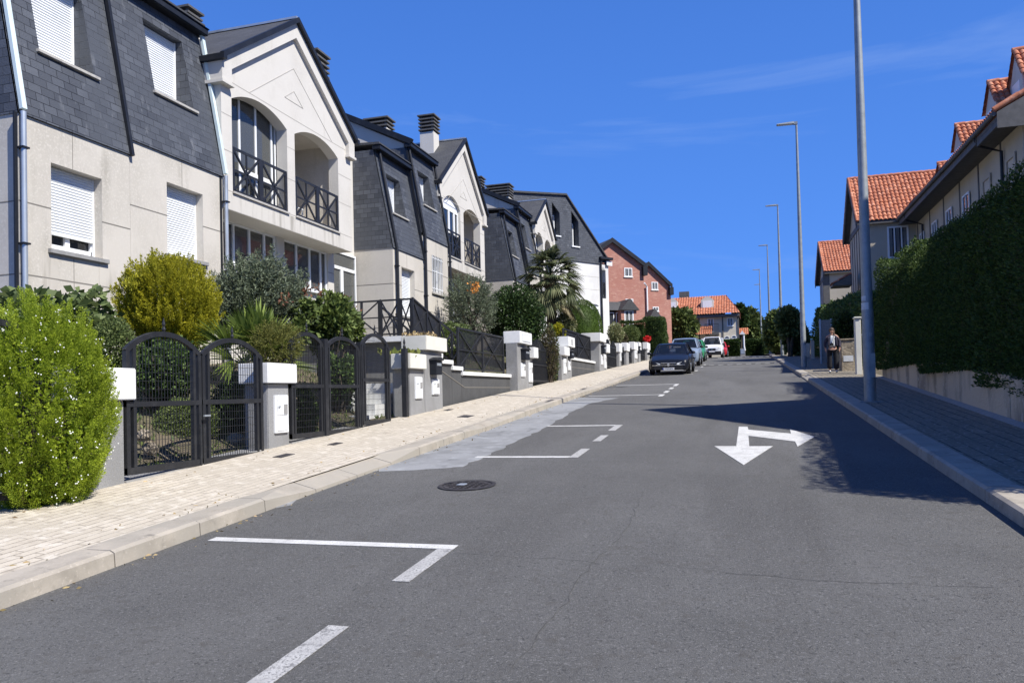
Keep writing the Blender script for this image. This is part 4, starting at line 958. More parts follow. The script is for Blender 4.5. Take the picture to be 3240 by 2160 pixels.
lw = onx(1978, 597, Xg-.02)
f = MB(); f.box(Xg-.05, Xg, pA[1]-.25, pA[1]+.1, za-2.3, za-1.3); f.build('window', M['white'], r2)
cp = ony(1913, 665, pA[1]+2)
def canopy(root, p0, p1, Yc, depth=1.6):
    a, b = ony(*p0, Yc), ony(*p1, Yc); t = MB()
    tile_slope(t, (min(a[0], b[0]), Yc+0, min(a[2], b[2])), (0, 1, 0), (b[0]-a[0], 0, b[2]-a[2]), depth, np.linalg.norm(b-a)); t.build('canopy_roof', M['tile'], root, smooth=True, angle=.9)
    d_ = MB(); d_.hexa([(a[0], Yc, a[2]-.12), (b[0], Yc, a[2]-.12), (b[0], Yc+depth, a[2]-.12), (a[0], Yc+depth, a[2]-.12), (a[0], Yc, a[2]-.02), (b[0], Yc, b[2]-.02), (b[0], Yc+depth, b[2]-.02), (a[0], Yc+depth, a[2]-.02)]); d_.build('canopy', M['timber'], root)
canopy(r2, (1913, 652), (1957, 627), pA[1]-1.6)
cw = MB(); q = ony(1944, 690, pA[1]-1.2); cw.box(q[0], Xg+1.5, pA[1]-1.1, pA[1]-.9, 3, q[2]+.4); cw.build('porch_wall', M['stucco'], r2)
# third house
Xg = 7.1
pA = onx(1880, 556, Xg-.35); 
r3 = thing('tiled_house', 'tan house with a red tiled gable far up the right side', 'house', (Xg, pA[1], 5), 'tan houses with red tiled roofs on the right')
pS = onx(*zr2(437, 757), Xg-.35); hw = max(2.2, pA[1]-pS[1]-.3); za = pA[2]-.1; ze = za-hw*(za-pS[2])/(pA[1]-pS[1])
gable_wing(r3, Xg, pA[1], hw, za, ze, 17, 3.5); street_wing_details(r3, Xg, pA[1], hw, ze-.1, 4)
Ys_ = pA[1]-hw
mb = MB(); a_, b_ = ony(1890, 640, Ys_-.05), ony(1905, 640, Ys_-.05); mb.box(a_[0], b_[0], Ys_-.05, Ys_-.001, 4, ze-.3); mb.build('timber_post', M['timber'], r3)
mb = MB(); a_ = ony(1900, 711, Ys_-.6); mb.box(a_[0]-.4, a_[0]+3, Ys_-.8, Ys_-.5, 4, a_[2]); mb.build('terrace_wall', M['stucco_pale'], r3)
XE3 = Xg+1.2; e = onx(1852, 668, XE3)
mb = MB(); yq = pA[1]+hw; q0 = onx(1876, 625, XE3)
t = MB(); tile_slope(t, (XE3, yq+.2, q0[2]-.2), (0, 1, 0), (1, 0, .5), 11, 4); t.build('far_roof', M['tile'], r3, smooth=True)
mb.box(XE3-.05, XE3+1.2, yq, yq+11.2, q0[2]-.75, q0[2]-.25); mb.build('eave_box', M['timber'], r3)
mb = MB(); mb.box(XE3+1.1, XE3+1.4, yq, yq+10.5, 4, q0[2]-.7); mb.build('far_wall', M['render_tan'], r3)

# house across the end of the street
Ye = 95
r4 = thing('tiled_house', 'tan house with a wide red tiled roof closing the end of the street', 'house', (-4, Ye, 5.2), 'tan houses with red tiled roofs on the right')
rl, rr = ony(*z7(560, 628), Ye+4), ony(*z7(1308, 603), Ye+4); el, er = ony(*z7(500, 868), Ye-.7), ony(*z7(1512, 850), Ye-.7); wr = ony(*z7(1482, 890), Ye)
zr_ = (rl[2]+rr[2])/2; ze = (el[2]+er[2])/2; xl = -12.5
mb = MB(); mb.box(xl, wr[0], Ye, Ye+.3, 4.6, ze); mb.box(wr[0]-.3, wr[0], Ye+.3005, Ye+8, 4.6, ze); mb.build('wall', M['endwall'], r4)
t = MB(); nv = math.hypot(4.7, zr_-ze); tile_slope(t, (xl-1, Ye-.7, ze), (1, 0, 0), (0, 4.7, zr_-ze), er[0]-xl+1.0, nv, .3, .42, hip=er[0]-rr[0])
t.build('roof', M['tile'], r4, smooth=True, angle=.9)
mb = MB(); mb.box(xl-1, er[0]-.1, Ye-.6, Ye-.02, ze-.34, ze-.06); mb.build('eave_box', M['timber'], r4)
dk_ = MB(); dk_.yz([(Ye-.55, ze-.05), (Ye+8.6, ze-.05), (Ye+4, zr_-.1)], [], xl-.9, rr[0]-.2); dk_.build('roof_deck', M['timber'], r4)
hp = MB(); hp.add([(er[0], Ye-.7, ze), (er[0], Ye+8.7, ze), (rr[0], Ye+4, zr_)], [(0, 1, 2)]); hp.build('hip_slope', M['tile'], r4)
for a, b in ((z7(920, 890), z7(945, 1090)), (z7(1250, 890), z7(1278, 1250))):
    p, q = ony(*a, Ye-.05), ony(*b, Ye-.05); mb = MB(); mb.box(p[0], q[0], Ye-.06, Ye-.001, 4.7, p[2]+.1); mb.build('timber_post', M['timber'], r4)
mb = MB(); mb.box(wr[0]-.15, wr[0]+.05, Ye-.07, Ye-.002, 4.7, ze-.3); mb.build('timber_post', M['timber'], r4)
window_xz(r4, Ye, *W2(z7(1320, 905), z7(1412, 1018), Ye), 2, fw=.09)
bw = W2(z7(1048, 915), z7(1142, 1100), Ye); window_xz(r4, Ye, *bw, 2, fw=.09, sill=False)
p, q = ony(*z7(1015, 1110), Ye-1), ony(*z7(1210, 1140), Ye-1)
mb = MB(); mb.box(p[0], q[0], Ye-1.1, Ye-.001, q[2], p[2]); mb.build('balcony_floor', M['timber'], r4)
mb = MB()
for k in range(13): xx = p[0]+(q[0]-p[0])*k/12; mb.box(xx-.015, xx+.015, Ye-1.08, Ye-1.05, p[2], p[2]+.95)
mb.box(p[0], q[0], Ye-1.09, Ye-1.04, p[2]+.95, p[2]+1.0); mb.build('balcony_railing', M['black'], r4)
for c_ in (z7(1322, 1195), z7(1420, 1187)):
    p = ony(*c_, Ye-.02); mb = MB(); mb.xz([(p[0]+.33*math.cos(t), p[2]+.33*math.sin(t)) for t in np.linspace(0, 2*math.pi, 20)[:-1]], [], Ye-.06, Ye-.01); wn = mb.build('window', M['white'], r4)
    mb = MB(); mb.xz([(p[0]+.25*math.cos(t), p[2]+.25*math.sin(t)) for t in np.linspace(0.25, math.pi-.25, 10)], [], Ye-.07, Ye-.061); mb.xz([(p[0]+.25*math.cos(t), p[2]+.25*math.sin(t)) for t in np.linspace(math.pi+.35, 2*math.pi-.35, 10)], [], Ye-.07, Ye-.061); mb.build('pane', M['glassdark'], wn)
for c_, sz in ((z7(1048, 720), 1.0), (z7(560, 740), .8)):
    Yd = Ye+.9; p = ony(*c_, Yd); wd = 1.3*sz; mb = MB()
    mb.xz([(p[0]-wd/2-.08, p[2]-.8), (p[0]+wd/2+.08, p[2]-.8), (p[0]+wd/2+.08, p[2]+.55), (p[0]+.2, p[2]+.95), (p[0]-.2, p[2]+.95), (p[0]-wd/2-.08, p[2]+.55)], [], Yd, Yd+3); dm = mb.build('dormer', M['stucco_pale'], r4)
    s = MB(); s.box(p[0]-wd/2+.1, p[0]+wd/2-.1, Yd-.04, Yd-.001, p[2]-.65, p[2]+.45); s.build('shutter', M['white'], dm)
p = ony(*z7(727, 600), Ye+5); mb = MB(); mb.box(p[0]-.6, p[0]+.6, Ye+4.6, Ye+5.4, p[2]-1, p[2]+.5); mb.build('chimney', M['timber'], r4)
p, q = ony(*z7(885, 1125), Ye-1.5), ony(*z7(965, 1085), Ye-1.5); t = MB(); tile_slope(t, (p[0]-2, Ye-2.2, p[2]-.2), (1, 0, 0), (0, 2.1, 1.1), 4, 2.4); t.build('porch_roof', M['tile'], r4, smooth=True)
p = ony(*z7(1540, 1090), Ye+3); t = MB(); tile_slope(t, (p[0]-1.5, Ye+2, p[2]-.5), (1, 0, 0), (0, 2.1, .9), 2.2, 2.3); t.build('side_porch_roof', M['tile'], r4, smooth=True)

# ================================================================== FENCE LINE, LEFT
FX = -6.75
def finial(mb, x, y, z, s=1.):
    mb.tube([(x, y, z), (x, y, z+.03*s), (x, y, z+.06*s), (x, y, z+.09*s), (x, y, z+.17*s)], [.014*s, .024*s, .012*s, .02*s, .002], 8)
def gate_leaf(root, y0, y1, zb, zm, zs, zt, X=FX, inner=.13, wire=True, name='gate_leaf', solid=None):
    mb = MB(); t = .028
    for y in (y0+t, y1-t): mb.box(X-t, X+t, y-t, y+t, zb, zs)
    rad_pts = arc_top(y0+t*.5, y1-t*.5, zs-.0, zt-.03, 17)
    def ztop(y):
        ys = [p[0] for p in rad_pts][::-1]; zs_ = [p[1] for p in rad_pts][::-1]; return float(np.interp(y, ys, zs_))
    for y in (y0+inner, y1-inner): mb.box(X-t*.95, X+t*.95, y-t*.8, y+t*.8, zb+.001, ztop(y))
    mb.box(X-t*1.04, X+t*1.04, y0, y1, zb-.005, zb+.075); mb.box(X-t*1.06, X+t*1.06, y0, y1, zm-.03, zm+.03)
    for p, q in zip(rad_pts[:-1], rad_pts[1:]): mb.bar((X, p[0], p[1]), (X, q[0], q[1]), .062, .05, up=(1, 0, 0))
    finial(mb, X, (y0+y1)/2, zt, 1.)
    lf = mb.build(name, M['black'], root)
    if wire:
        g = MB(); a, b = y0+inner, y1-inner; s = .003; n = int((b-a)/.05)
        for k in range(1, n): y = a+(b-a)*k/n; g.box(X-s, X+s, y-s, y+s, zb+.07, ztop(y))
        z = zb+.17
        while z < zt:
            if z < zs-.05: g.box(X-s*1.3, X+s*1.3, a, b, z-s*.8, z+s*.8)
            else:
                ok = [y for y in np.linspace(a, b, 30) if ztop(y) > z]
                if len(ok) > 1: g.box(X-s*1.3, X+s*1.3, ok[0], ok[-1], z-s*.8, z+s*.8)
            z += .1
        g.build('wire_mesh', M['black'], lf)
    if solid:
        g = MB(); g.box(X-.012, X+.012, y0+.05, y1-.05, zb+.05, solid); g.build('panel', M['black'], lf)
    return lf
gt = thing('driveway_gate', 'black double gate with two arched wire mesh leaves beside the bright green bush', 'gate', (FX, 8.6, .8), 'black arched gates along the left pavement')
gate_leaf(gt, 7.31, 8.6, .79, 1.59, 2.2, 2.46); gate_leaf(gt, 8.62, 9.95, .79, 1.595, 2.2, 2.46)
mb = MB(); mb.bar((FX+.03, 8.66, 1.42), (FX+.09, 8.66, 1.42), .02); mb.bar((FX+.09, 8.56, 1.42), (FX+.09, 8.68, 1.42), .022); mb.build('handle', M['zinc'], gt)
mb = MB(); mb.tube([(FX+.035, 8.56, 1.3), (FX+.035, 8.56, .62)], .01, 6); mb.build('drop_bolt', M['black'], gt)
gt = thing('driveway_gate', 'black double gate with arched leaves between the juniper pillar and the narrow gate', 'gate', (FX, 11.8, 1.0), 'black arched gates along the left pavement')
gate_leaf(gt, 10.7, 11.72, .99, 1.81, 2.46, 2.68, inner=.11); gate_leaf(gt, 11.78, 12.98, .99, 1.81, 2.46, 2.68, inner=.11)
mb = MB(); mb.box(FX-.05, FX+.05, 11.69, 11.8, .9, 2.6); mb.build('post', M['black'], gt)
gt = thing('garden_gate', 'narrow black arched garden gate standing left of the two planter pillar', 'gate', (FX, 13.6, 1.1), 'black arched gates along the left pavement')
gate_leaf(gt, 13.03, 14.2, 1.1, 1.93, 2.56, 2.82, X=FX+.02, inner=.12)
mb = MB(); mb.box(FX-.05, FX+.04, 12.985, 13.025, .95, 2.62); mb.build('post', M['black'], gt)
mb = MB(); mb.box(FX-.05, FX+.05, 14.95, 15.07, 1.05, 2.6); finial(mb, FX, 15.01, 2.6, 1.4)
tag(mb.build('gate_post', M['black']), 'slim black gate post with spiked finial before the two planter pillar', 'post')
for xx, yy in ((-7.9, 13.9), (-7.9, 14.35)): pass
# fence arch behind the big green bush
gt = thing('fence_panel', 'arched black fence top almost swallowed by the bright green bush', 'fence', (FX, 5.4, .7))
gate_leaf(gt, 5.05, 6.3, .72, 1.5, 2.2, 2.43, name='panel', wire=True)
# mounting strip of concrete under gates
for y0, y1, z, lb in ((7.3, 9.97, .78, 'concrete threshold strip under the first double gate'), (10.7, 13.0, .97, 'dark threshold strip under the second double gate')):
    mb = MB(); mb.hexa([(FX-.35, y0, z-.5), (FX+.02, y0, z-.5), (FX+.02, y1, z-.5), (FX-.35, y1, z-.5), (FX-.35, y0, pav_l(-6.7, y0)+.015), (FX+.02, y0, pav_l(-6.7, y0)+.015), (FX+.02, y1, pav_l(-6.7, y1)+.015), (FX-.35, y1, pav_l(-6.7, y1)+.015)])
    tag(mb.build('threshold', M['sill_grey']), kind='structure')

def meter_box(root, X, y0, y1, z0, z1, name='meter_box'):
    mb = MB(); mb.box(X-.05, X+.035, y0, y1, z0, z1); b = mb.build(name, M['white'], root, bevel=.008)
    h = (z1-z0); w_ = y1-y0
    mb = MB(); mb.box(X+.034, X+.046, y0+w_*.1, y1-w_*.1, z0+h*.06, z0+h*.42); mb.box(X+.034, X+.044, y0+w_*.1, y1-w_*.1, z0+h*.47, z1-h*.07); mb.build('door', M['white'], b, bevel=.006)
    mb = MB(); mb.box(X+.045, X+.05, y0+w_*.58, y1-w_*.14, z0+h*.5, z0+h*.76); mb.build('meter_window', M['sill_grey'], b)
    mb = MB(); mb.box(X+.043, X+.058, y0+w_*.15, y0+w_*.3, z0+h*.68, z0+h*.72); mb.build('latch', M['zinc'], b)
    return b
def mailbox(label, X, y0, y1, z0, z1):
    r_ = thing('mailbox', label, 'mailbox', (X, (y0+y1)/2, z0), 'dark mailboxes on the pillars'); d = .16
    mb = MB(); mb.box(X, X+d, y0, y1, z0, z1-.07); mb.build('body', M['darktrim'], r_, bevel=.008)
    mb = MB(); mb.yz([(y0-.03, z1-.075), (y1+.03, z1-.075), (y1+.02, z1-.05), ((y0+y1)/2, z1), (y0-.02, z1-.05)], [], X+d+.04, X); mb.build('lid', M['black'], r_)
    mb = MB(); mb.box(X+d-.001, X+d+.008, y0+.06, y1-.06, z1-.2, z1-.14); mb.build('slot', M['zinc'], r_); return r_
def pillar(label, y0, y1, x0, zb, zt, caps, boxes=(), name='gate_pillar', X=FX, steps=None, capm='capwhite'):
    r_ = thing(name, label, 'pillar', (X, y0, zb), 'grey rendered gate pillars with white caps'); mb = MB()
    if steps:
        for a, b, t_ in steps: mb.box(x0, X, a, b, zb-.4, t_)
    else: mb.box(x0, X, y0, y1, zb-.4, zt)
    mb.build('shaft', M['granite'], r_, bevel=.012)
    for (a, b, xa, xb, za, zb_, hollow) in caps:
        mb = MB(); mb.box(xa, xb, a, b, za, zb_); cp_ = mb.build('cap', M[capm], r_, bevel=.012)
        if hollow:
            mb = MB(); mb.box(xa+.07, xb-.07, a+.07, b-.07, zb_+.001, zb_+.012); mb.build('soil', M['soil'], cp_)
    for bx in boxes: meter_box(r_, X, *bx)
    return r_
pillar('grey pillar with a bright white cap between the green bush and the first gate', 6.62, 7.3, -7.1, .6, 1.63, [(6.42, 7.42, -7.3, FX+.07, 1.64, 2.0, 0)])
xb = ony(553, 855, 10.1)[0]
pillar('grey pillar with white planter cap and tall meter box, between the double gates', 10.1, 10.66, -7.15, .85, 1.84, [(10.02, 10.8, xb, FX+.07, 1.85, 2.15, 1)], [(10.25, 10.6, 1.1, 1.67)])
pillar('wide grey pillar with two stepped cream planters and two meter boxes', 15.24, 17.12, ony(905, 900, 15.3)[0], 1.1, 2.2,
       [(15.1, 15.98, ony(897, 830, 15.1)[0], FX+.09, 2.19, 2.51, 1), (15.99, 17.24, ony(921, 790, 15.99)[0], FX+.09, 2.62, 2.94, 1)], [(15.5, 15.86, 1.55, 2.02), (16.45, 16.85, 1.63, 1.98)], steps=[(15.24, 16.05, 2.185), (16.0505, 17.12, 2.615)], capm='capcream')
mailbox('dark green mailbox on the wide pillar with two planters', FX, 16.35, 16.72, 2.08, 2.48)
pillar('grey pillar with a name plate on its white cap, right of the stepped wall', 23.48, 25.3, ony(1163, 850, 23.5)[0], 1.6, 3.19,
       [(23.5, 24.93, ony(1156, 775, 23.5)[0], FX+.1, 3.19, 3.57, 1), (24.95, 25.5, FX-.4, FX+.16, 2.78, 3.13, 0)], [(23.85, 24.3, 2.14, 2.58), (24.75, 25.2, 1.98, 2.62)], steps=[(23.48, 24.72, 3.189), (24.7205, 25.3, 2.78)])
mailbox('dark mailbox below the white cap with the name plate', FX, 23.9, 24.4, 2.68, 3.08)
pl = thing('name_plate', 'blue grey name plate with pale lettering on the white pillar cap', 'sign', (FX+.1, 24.2, 3.38))
mb = MB(); mb.box(FX+.1, FX+.115, 23.75, 24.72, 3.26, 3.5); mb.build('plate', M['sticker'], pl)
mb = MB()
for k, g in enumerate(((.0, .06), (.12, .05), (.2, .08), (.31, .04), (.38, .08), (.5, .04), (.57, .08), (.68, .08))):
    y = 23.82+g[0]*1.08; mb.box(FX+.114, FX+.119, y, y+.02, 3.3, 3.46); mb.box(FX+.114, FX+.119, y+g[1]*.7, y+g[1]*.7+.02, 3.3, 3.46); mb.box(FX+.114, FX+.1185, y, y+g[1]*.7+.02, 3.37 if k % 2 else 3.44, 3.39 if k % 2 else 3.46)
mb.build('lettering', M['flowerw'], pl)
pillar('grey pillar with white caps right of the gate filled by a dried shrub', 29.65, 31.5, -7.25, 2.0, 3.4,
       [(30.56, 31.8, ony(1182, 830, 30.6)[0] if 0 else -7.5, FX+.1, 3.45, 3.85, 0), (29.66, 30.55, FX-.3, FX+.14, 3.06, 3.4, 0)], [(29.95, 30.4, 2.35, 2.95), (30.8, 31.2, 2.5, 2.9)], steps=[(29.65, 30.55, 3.06), (30.5505, 31.5, 3.45)])
mb = MB(); mb.xz([(0, 0)]*0 or [(0, 0), (1, 0), (1, 1)], [], 0, .001) if 0 else None
o = MB(); o.box(FX+.1, FX+.106, 31.15, 31.28, 3.52, 3.76); tag(o.build('house_number', M['black']), 'black house number one on the white pillar cap', 'sign')
mailbox('dark mailbox on the numbered white capped pillar', FX, 30.8, 31.25, 2.98, 3.32)
pillar('grey pillar with white cap before the green dome bush, uphill end of the low wall', 38.0, 39.9, -7.3, 2.5, 4.08, [(37.85, 39.5, -7.6, FX+.1, 4.08, 4.5, 0), (39.6, 40.4, FX-.3, FX+.14, 3.6, 4.05, 0)], [(38.4, 38.9, 2.95, 3.45), (39.3, 39.8, 2.8, 3.5)], steps=[(38, 39.55, 4.08), (39.5505, 40.2, 3.6)])
mailbox('dark mailbox on the pillar before the green dome bush', FX, 38.5, 39.0, 3.5, 3.95)
for lb, y0, y1, zt, bx in (('slim grey pillar with white cap and white box, first past the black gate', 44.2, 45.15, 4.34, 1), ('plain slim grey pillar with white cap, second past the black gate', 47.15, 48.3, 4.54, 0), ('wider grey pillar with white cap beside a dark mailbox, far up the pavement', 50.5, 52.3, 4.78, 1),
                       ('slim grey pillar with white cap just before the last dark gate', 53.0, 54.1, 4.9, 0), ('last grey pillar with white cap, under the red flowers', 57.6, 59.4, 5.15, 1)):
    zb = zr(y0)+.22; pillar(lb, y0+.1, y1-.05, -6.98, zb, zt-.5, [(y0-.0, y1+.05, -7.04, FX+.06, zt-.5, zt, 0)], [(y0+.45, y1-.15, zb+.35, zb+.9)] if bx else ())
mailbox('dark mailbox with white hood between two far pillars', FX, 52.35, 52.75, 4.1, 4.6)

def low_wall(label, y0, y1, zc, X=-7.0, steps=()):
    r_ = thing('garden_wall', label, 'wall', (X, y0, zr(y0)))
    mb = MB(); mb.box(X-.25, X, y0, y1, zr(y0)-.3, zc-.1)
    for a, b, z in steps: mb.box(X-.25, X, a, b, zr(a)-.3, z-.1)
    w_ = mb.build('wall', M['granite_dark'], r_)
    mb = MB(); mb.box(X-.3, X+.06, y0-.04, y1, zc-.099, zc)
    for a, b, z in steps: mb.box(X-.3, X+.06, a-.04, b+.0, z-.099, z); mb.box(X-.26, X+.03, b+.001, b+.06, z-.24, z-.1)
    mb.build('coping', M['capwhite'], r_, bevel=.006)
    jb = MB(); jb.box(X-.01, X+.004, y0+.2, y1, zc-.42, zc-.4)
    if steps: jb.bar((X, y0+.2, zc-.41), (X, steps[-1][0]+.1, zc+.1), .02, .02, up=(1, 0, 0))
    jb.build('wall_joints', M['joint'], r_)
    return r_
low_wall('grey low garden wall with white coping stepping down beside the stair', 19.1, 23.46, 2.22, steps=((18.4, 19.09, 2.34), (17.7, 18.39, 2.48), (17.13, 17.69, 2.62)))
low_wall('grey low garden wall with white coping in front of the palm garden', 31.52, 37.98, 3.1)
def xrail(label, X, y0, y1, z0, z1, n, mesh=True):
    r_ = thing('garden_railing', label, 'railing', (X, y0, z0)); mb = MB()
    mb.box(X-.02, X+.02, y0, y1, z1-.045, z1); mb.box(X-.02, X+.02, y0, y1, z0+.06, z0+.1)
    for k in range(n+1): y = y0+(y1-y0)*k/n; mb.box(X-.025, X+.025, y-.035, y+.035, z0, z1+.002)
    for k in range(n):
        a, b = y0+(y1-y0)*k/n, y0+(y1-y0)*(k+1)/n
        mb.bar((X, a, z0+.08), (X, b, z1-.03), .03, .03, up=(1, 0, 0)); mb.bar((X, a, z1-.03), (X, b, z0+.08), .03, .03, up=(1, 0, 0))
        mb.box(X-.018, X+.018, a, b, (z0+z1)/2-.015, (z0+z1)/2+.015)
    mb.build('frame', M['black'], r_)
    if mesh:
        g = MB(); m_ = int((y1-y0)/.07)
        for k in range(m_): y = y0+(y1-y0)*k/m_; g.box(X-.03, X-.022, y, y+.032, z0+.07, z1-.03)
        g.build('pickets', M['black'], r_)
    return r_
xrail('black railing with crossed bars above the stepped garden wall', -7.12, 19.2, 23.2, 2.22, 3.38, 2)
xrail('black railing with crossed bars above the palm garden wall', -7.12, 31.7, 37.6, 3.1, 4.28, 2)
# picket fence/gates between the far pillars
def picket_gate(label, y0, y1, zb, zt, X=-6.9, solid=.0, arch=False):
    r_ = thing('picket_gate', label, 'gate', (X, y0, zb), 'black picket gates further up the pavement'); mb = MB()
    n = max(3, int((y1-y0)/.13))
    for k in range(n+1):
        y = y0+(y1-y0)*k/n; top = zt+(.3*math.sin(math.pi*((k % (n//2+1))/(n//2+1))) if arch else 0)
        mb.box(X-.012, X+.012, y-.014, y+.014, zb, top)
    mb.box(X-.02, X+.02, y0, y1, zb+.06, zb+.12); mb.box(X-.02, X+.02, y0, y1, zt-.1, zt-.05); mb.box(X-.02, X+.02, y0, y1, (zb+zt)/2, (zb+zt)/2+.05)
    for y in (y0, y1): mb.box(X-.03, X+.03, y-.03, y+.03, zb, zt+.08)
    mb.build('frame', M['black'], r_)
    if solid: g = MB(); g.box(X-.04, X-.025, y0, y1, zb+.05, zb+solid); g.build('panel', M['darktrim'], r_)
picket_gate('black gate with a dried shrub growing through, right of the name plate pillar', 25.6, 29.55, 1.95, 3.2, solid=.75, arch=True)
picket_gate('black picket gate between the green dome bush and the first slim pillar', 40.5, 44.1, 2.85, 4.1, solid=.6, arch=True)
picket_gate('black picket gate between the first two slim pillars', 45.3, 47.1, 3.1, 4.2, solid=.7)
picket_gate('black picket gate before the wider far pillar', 48.5, 50.4, 3.3, 4.3, solid=.7)
picket_gate('last dark gate before the red flowers', 54.3, 57.5, 3.7, 4.6, solid=.8)

# ------------------------------------------------------------------ entrance stair of the middle house
st = thing('entrance_stair', 'entrance landing and steps with black railings before the middle house', 'stair', (-8.4, 17.5, 3))
LZ = 3.07
mb = MB(); mb.box(-11.2, -7.55, 17.35, 18.4, LZ-.13, LZ); mb.build('landing', M['capwhite'], st)
mb = MB(); mb.box(-11.2, -9.6, 17.5, 18.3, 1.0, LZ-.131); mb.box(-9.0, -7.7, 17.6, 18.3, 1.0, LZ-.131); mb.build('landing_wall', M['granite'], st)
mb = MB(); mb.box(-9.55, -9.05, 17.45, 17.52, 1.1, LZ-.14)
for x in (-9.5, -9.3, -9.1): mb.box(x-.02, x+.02, 17.4, 17.44, 1.1, LZ-.15)
mb.build('cellar_door', M['black'], st)
mb = MB(); n = 9
for k in range(n): y = 18.4+k*.36; mb.box(-8.9, -7.7, y, y+.37, 1.2, LZ-.001-(k+1)*.14)
mb.build('steps', M['capwhite'], st)
mb = MB(); Yr = 17.42; x0, x1 = -10.1, -7.6; zb, zt = 3.11, 3.97
mb.box(x0, x1, Yr-.02, Yr+.02, zt-.04, zt); mb.box(x0, x1, Yr-.02, Yr+.02, zb, zb+.035)
xs = [x0, -8.95, -8.43, -7.95, -7.62]
for x, w_ in ((-9.55, .025), (-8.95, .025), (-8.45, .05), (-7.93, .06), (-7.63, .03), (-10.1, .04)): mb.box(x-w_, x+w_, Yr-.025, Yr+.025, zb-.06, zt+.001)
for a, b in ((-9.55, -8.45), (-8.45, -7.93), (-10.1, -9.55)):
    zm = (zb+zt)/2
    for p, q in (((a, zb), (b, zt)), ((a, zt), (b, zb))): mb.bar((p[0], Yr, p[1]+.01), (q[0], Yr, q[1]-.01), .03, .03, up=(0, 1, 0))
    mb.box(a, b, Yr-.018, Yr+.018, zm-.014, zm+.014)
a, b = -7.93, -7.62
for p, q in (((a, zb), (b, zt)), ((a, zt), (b, zb))): mb.bar((p[0], Yr, p[1]+.01), (q[0], Yr, q[1]-.01), .026, .026, up=(0, 1, 0))
mb.build('railing', M['black'], st)
for X, ya, yb, za_, zb_, pan in ((-7.6, 17.42, 20.9, 3.97, 3.12, 1), (-8.95, 18.4, 21.9, 3.97, 3.0, 0)):
    mb = MB(); mb.bar((X, ya, za_), (X, yb, zb_), .045, .04); mb.bar((X, ya, za_-.82), (X, yb, zb_-.82), .04, .035)
    n = 4
    for k in range(n+1):
        t_ = k/n; y = ya+(yb-ya)*t_; z = za_+(zb_-za_)*t_; mb.box(X-.028, X+.028, y-.03, y+.03, z-.95, z)
        if k < n:
            t2 = (k+1)/n; y2 = ya+(yb-ya)*t2; z2 = za_+(zb_-za_)*t2
            mb.bar((X, y, z-.8), (X, y2, z2-.02), .028, .028, up=(1, 0, 0)); mb.bar((X, y, z-.02), (X, y2, z2-.8), .028, .028, up=(1, 0, 0))
    mb.build('railing', M['black'], st)
    if pan:
        mb = MB(); y2 = ya+(yb-ya)*.5; z2 = za_+(zb_-za_)*.5
        mb.hexa([(X-.02, ya, za_-.8), (X-.008, ya, za_-.8), (X-.008, y2, z2-.8), (X-.02, y2, z2-.8), (X-.02, ya, za_-.03), (X-.008, ya, za_-.03), (X-.008, y2, z2-.03), (X-.02, y2, z2-.03)]); mb.build('panel', M['black'], st)
mb = MB()                                        # steps seen through the narrow gate
for k in range(4): mb.box(-8.6, -7.3, 14.2+k*.5, 14.7+k*.5, .9, 1.25+k*.22)
mb.build('lower_steps', M['capwhite'], st)

# ================================================================== LAMPS
def lamp(label, x, y, proto=None, h=11.0):
    z = pav_r(y)
    if proto is None:
        r_ = thing('street_lamp', label, 'street lamp', (0, 0, 0), 'tall grey street lamps on the right pavement', world=False)
        mb = MB(); mb.tube([(0, 0, 0), (0, 0, 1.9), (0, 0, 1.95), (0, 0, 6.2), (0, 0, h)], [.118, .115, .108, .085, .045], 20); mb.build('pole', M['pole'], r_, smooth=True, angle=.7)
        mb = MB(); mb.box(-.22, .22, -.22, .22, -.02, .012); mb.build('base_plate', M['sill_grey'], r_)
        mb = MB(); mb.hexa([(-.12, -.06, h-.02), (.05, -.06, h-.02), (.05, .06, h-.02), (-.12, .06, h-.02), (-.12, -.06, h+.1), (.05, -.06, h+.12), (.05, .06, h+.12), (-.12, .06, h+.1)])
        mb.hexa([(-.85, -.13, h+.035), (-.1, -.1, h+.01), (-.1, .1, h+.01), (-.85, .13, h+.035), (-.85, -.12, h+.075), (-.1, -.08, h+.12), (-.1, .08, h+.12), (-.85, .12, h+.075)])
        hd = mb.build('lamp_head', M['pole'], r_, bevel=.008)
        mb = MB(); mb.hexa([(-.8, -.1, h+.022), (-.2, -.08, h+.002), (-.2, .08, h+.002), (-.8, .1, h+.022), (-.8, -.1, h+.034), (-.2, -.08, h+.012), (-.2, .08, h+.012), (-.8, .1, h+.034)]); mb.build('lens', M['sticker'], hd)
        mb = MB(); mb.box(-.02, .1, -.125, -.115, .5, 1.0); mb.build('hatch', M['pole'], r_)
    else:
        r_ = copy_tree(proto); r_['label'] = label
    r_.location = (x, y, z); return r_
l1 = lamp('nearest tall grey lamp pole with paper stickers, its head above the picture', 2.5, 17.77)
for lb, x, y in (('second tall street lamp up the right pavement, left of the person', 2.6, 37.6), ('third tall street lamp, standing before the pale peach wall', 2.72, 60.6)): lamp(lb, x, y, l1)
def lamp_at(lb, pxtop, pxx, y):
    P = ony(pxtop[0], pxtop[1], y); o_ = lamp(lb, P[0], y, l1); o_.location.z = P[2]-11.05; return o_
lamp_at('fourth street lamp, between the third lamp and two thin far ones', (1762, 563), 0, 84)
lamp_at('fifth street lamp, slightly taller of the two thin far ones', (1744, 619), 0, 107)
lamp_at('sixth and smallest street lamp, left of the two thin far ones', (1745.5, 653), 0, 124)
mb = MB()
P = onx(1985, 713, 2.5)
